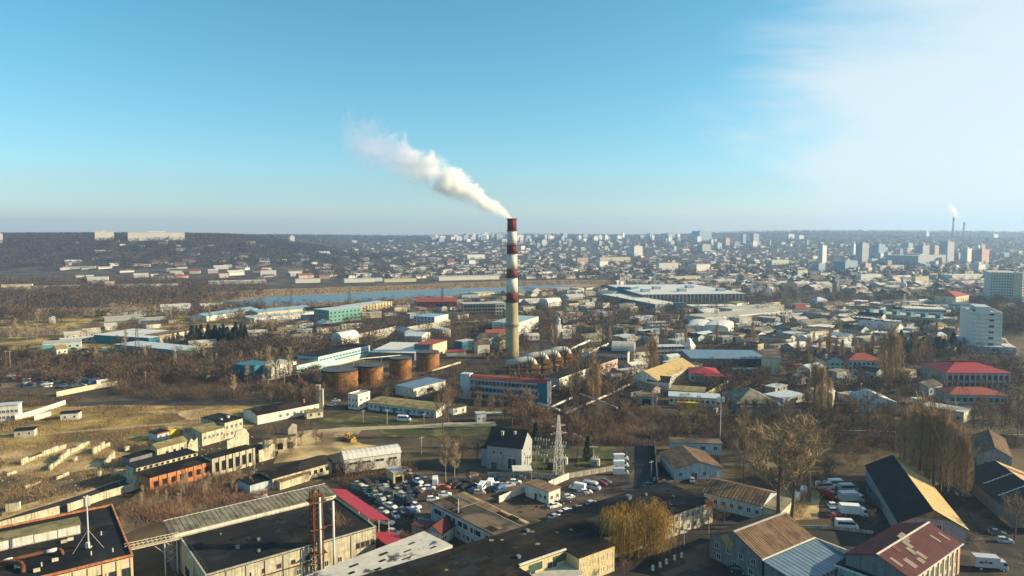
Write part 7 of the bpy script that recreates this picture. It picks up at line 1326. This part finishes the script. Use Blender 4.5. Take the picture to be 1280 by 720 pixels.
# ------------------------------------------------------------------ smoke and haze
def plume(name, label, p0, path, radii, dens, scale, seed, color=(0.965, 0.985, 1.0)):
    """steam drifting from a stack: a closed hull round the plume's path with a noisy volume inside.
    Local x runs along the plume; the density falls off round a centre line that rises as the path does."""
    n = len(path); m = MB(); pts = [Vector(p) for p in path]; m.path(pts, [r * 1.25 for r in radii], 16)
    o = m.obj(name, None if False else plume_mat(name + str(seed), pts, radii, dens, scale, color), None, p0); return stuff(o, label, 'smoke')
def plume_mat(key, pts, radii, dens, scale, color):
    mm = bpy.data.materials.new(key); mm.use_nodes = True; nt = mm.node_tree; nt.nodes.clear(); N = nt.nodes.new; Lk = nt.links.new
    tc = N('ShaderNodeTexCoord'); sep = N('ShaderNodeSeparateXYZ'); Lk(tc.outputs['Object'], sep.inputs[0]); Lx = -pts[-1].x
    def M_(op, a, b=None):
        q = N('ShaderNodeMath'); q.operation = op
        for i, v in enumerate((a, b)):
            if v is None: continue
            if isinstance(v, (int, float)): q.inputs[i].default_value = v
            else: Lk(v, q.inputs[i])
        return q.outputs[0]
    u = M_('DIVIDE', M_('MULTIPLY', sep.outputs[0], -1.0), Lx)        # 0 at the stack, 1 at the far end
    def curve(vals, hi):
        c = N('ShaderNodeFloatCurve'); cv = c.mapping.curves[0]
        ts = [min(1, max(0, -p.x / Lx)) for p in pts]
        for i, (t, v) in enumerate(zip(ts, vals)):
            if i == 0: cv.points[0].location = (t, v / hi)
            elif i == len(ts) - 1: cv.points[-1].location = (t, v / hi)
            else: cv.points.new(t, v / hi)
        c.mapping.update(); Lk(u, c.inputs['Value']); return M_('MULTIPLY', c.outputs[0], hi)
    zs = [max(0.0, p.z) for p in pts]; zc = curve(zs, max(zs)); rc = curve(list(radii), max(radii))
    dz = M_('SUBTRACT', sep.outputs[2], zc); r = M_('SQRT', M_('ADD', M_('MULTIPLY', dz, dz), M_('MULTIPLY', sep.outputs[1], sep.outputs[1])))
    rel = M_('DIVIDE', r, rc)
    mp = N('ShaderNodeMapping'); mp.inputs['Scale'].default_value = (0.75, 1, 1); Lk(tc.outputs['Object'], mp.inputs[0])
    no = N('ShaderNodeTexNoise'); no.inputs['Scale'].default_value = scale; no.inputs['Detail'].default_value = 5; no.inputs['Roughness'].default_value = 0.6; no.inputs['Distortion'].default_value = 0.7; Lk(mp.outputs[0], no.inputs['Vector'])
    # billows: noise carves the rim
    e = M_('ADD', rel, M_('MULTIPLY', M_('SUBTRACT', no.outputs[0], 0.48), 3.6))
    fall = N('ShaderNodeMapRange'); fall.interpolation_type = 'SMOOTHSTEP'; fall.inputs[1].default_value = 0.85; fall.inputs[2].default_value = 0.45; fall.inputs[3].default_value = 0; fall.inputs[4].default_value = 1; Lk(e, fall.inputs[0])
    thin = N('ShaderNodeFloatCurve'); cv = thin.mapping.curves[0]; cv.points[0].location = (0, 1.0); cv.points[-1].location = (1, 0.0)
    for x, y in ((0.25, 0.8), (0.45, 0.45), (0.6, 0.2), (0.7, 0.06), (0.82, 0.045), (0.92, 0.03)): cv.points.new(x, y)
    thin.mapping.update(); Lk(u, thin.inputs['Value'])
    rim = N('ShaderNodeMapRange'); rim.interpolation_type = 'SMOOTHSTEP'; rim.inputs[1].default_value = 1.2; rim.inputs[2].default_value = 0.95; Lk(rel, rim.inputs[0])
    d = M_('MULTIPLY', M_('MULTIPLY', M_('MULTIPLY', fall.outputs[0], thin.outputs[0]), rim.outputs[0]), dens)
    pv = N('ShaderNodeVolumePrincipled'); pv.inputs['Color'].default_value = (*color, 1); pv.inputs['Anisotropy'].default_value = 0.2; Lk(d, pv.inputs['Density'])
    cm = N('ShaderNodeMixRGB'); cf = N('ShaderNodeMapRange'); cf.inputs[1].default_value = 0.45; cf.inputs[2].default_value = 0.8; Lk(u, cf.inputs[0]); Lk(cf.outputs[0], cm.inputs[0]); cm.inputs[1].default_value = (*color, 1); cm.inputs[2].default_value = (0.93, 0.84, 1.0, 1); Lk(cm.outputs[0], pv.inputs['Color'])
    out = N('ShaderNodeOutputMaterial'); Lk(pv.outputs[0], out.inputs['Volume']); return mm
s0 = STACK.location.y / FPX
def pp(px, py): return ((px - 638) * s0, 0, (272 - py) * s0)
plume('smoke_plume', 'white steam plume drifting left from the banded smokestack', (STACK.location.x - 0.5, STACK.location.y, H + (HZ - 272) * s0 - 1.0),
      [pp(640,275), pp(630,266), pp(612,253), pp(590,240), pp(565,227), pp(540,214), pp(515,203), pp(495,194), pp(470,186), pp(445,179), pp(428,174)], [2.6, 4.4, 7.6, 10.6, 12.4, 13.5, 16.0, 19.5, 22.0, 22.0, 17.0], 0.45, 0.095, 1)
g, hh = FARSTACK[0]; s1 = g.y / FPX
plume('smoke_plume', 'faint steam puff above the far chimneys on the right skyline', (g.x + 2 * s1, g.y - 5, g.z + hh), [((1204 - 1200) * s1, 0, -2 * s1 + 0.0), (0, 0, 3 * s1), (-4 * s1, 0, 8 * s1), (-9 * s1, 0, 14 * s1), (-14 * s1, 0, 19 * s1)], [2 * s1, 4 * s1, 5.5 * s1, 6 * s1, 5 * s1], 0.07, 0.012, 2)
def haze():
    m = MB().box(-6900, 6900, -380, 8900, -1.2, 330); mm = bpy.data.materials.new('haze_air'); mm.use_nodes = True; nt = mm.node_tree; nt.nodes.clear()
    pv = nt.nodes.new('ShaderNodeVolumePrincipled'); pv.inputs['Color'].default_value = (0.40, 0.64, 1.0, 1); pv.inputs['Density'].default_value = HAZE_DENSITY; pv.inputs['Anisotropy'].default_value = 0.3
    out = nt.nodes.new('ShaderNodeOutputMaterial'); nt.links.new(pv.outputs[0], out.inputs['Volume']); return stuff(m.obj('haze', mm), 'pale bluish haze over the whole valley', 'haze')
HAZE_DENSITY = 0.00011
haze()
clean_props()
# things that look alike are told apart by their order in the picture
def number_words():
    ones = 'first second third fourth fifth sixth seventh eighth ninth tenth eleventh twelfth thirteenth fourteenth fifteenth sixteenth seventeenth eighteenth nineteenth'.split()
    tens = {2: ('twenty', 'twentieth'), 3: ('thirty', 'thirtieth'), 4: ('forty', 'fortieth'), 5: ('fifty', 'fiftieth'), 6: ('sixty', 'sixtieth'), 7: ('seventy', 'seventieth')}
    def w(n): return ones[n - 1] if n < 20 else (tens[n // 10][1] if n % 10 == 0 else tens[n // 10][0] + '-' + ones[n % 10 - 1])
    by = {}
    for o in bpy.data.objects:
        if o.parent is None and o.get('label') and not o.get('kind'): by.setdefault(o['label'], []).append(o)
    for l, os in by.items():
        if len(os) < 2 or len(l.split()) > 12 or len(os) > 80: continue
        os.sort(key=lambda o: o.location.x / max(1.0, o.location.y))
        for i, o in enumerate(os): o['label'] = l + (', leftmost' if i == 0 else ', rightmost' if i == len(os) - 1 else ', ' + w(i + 1) + ' from the left')
number_words()
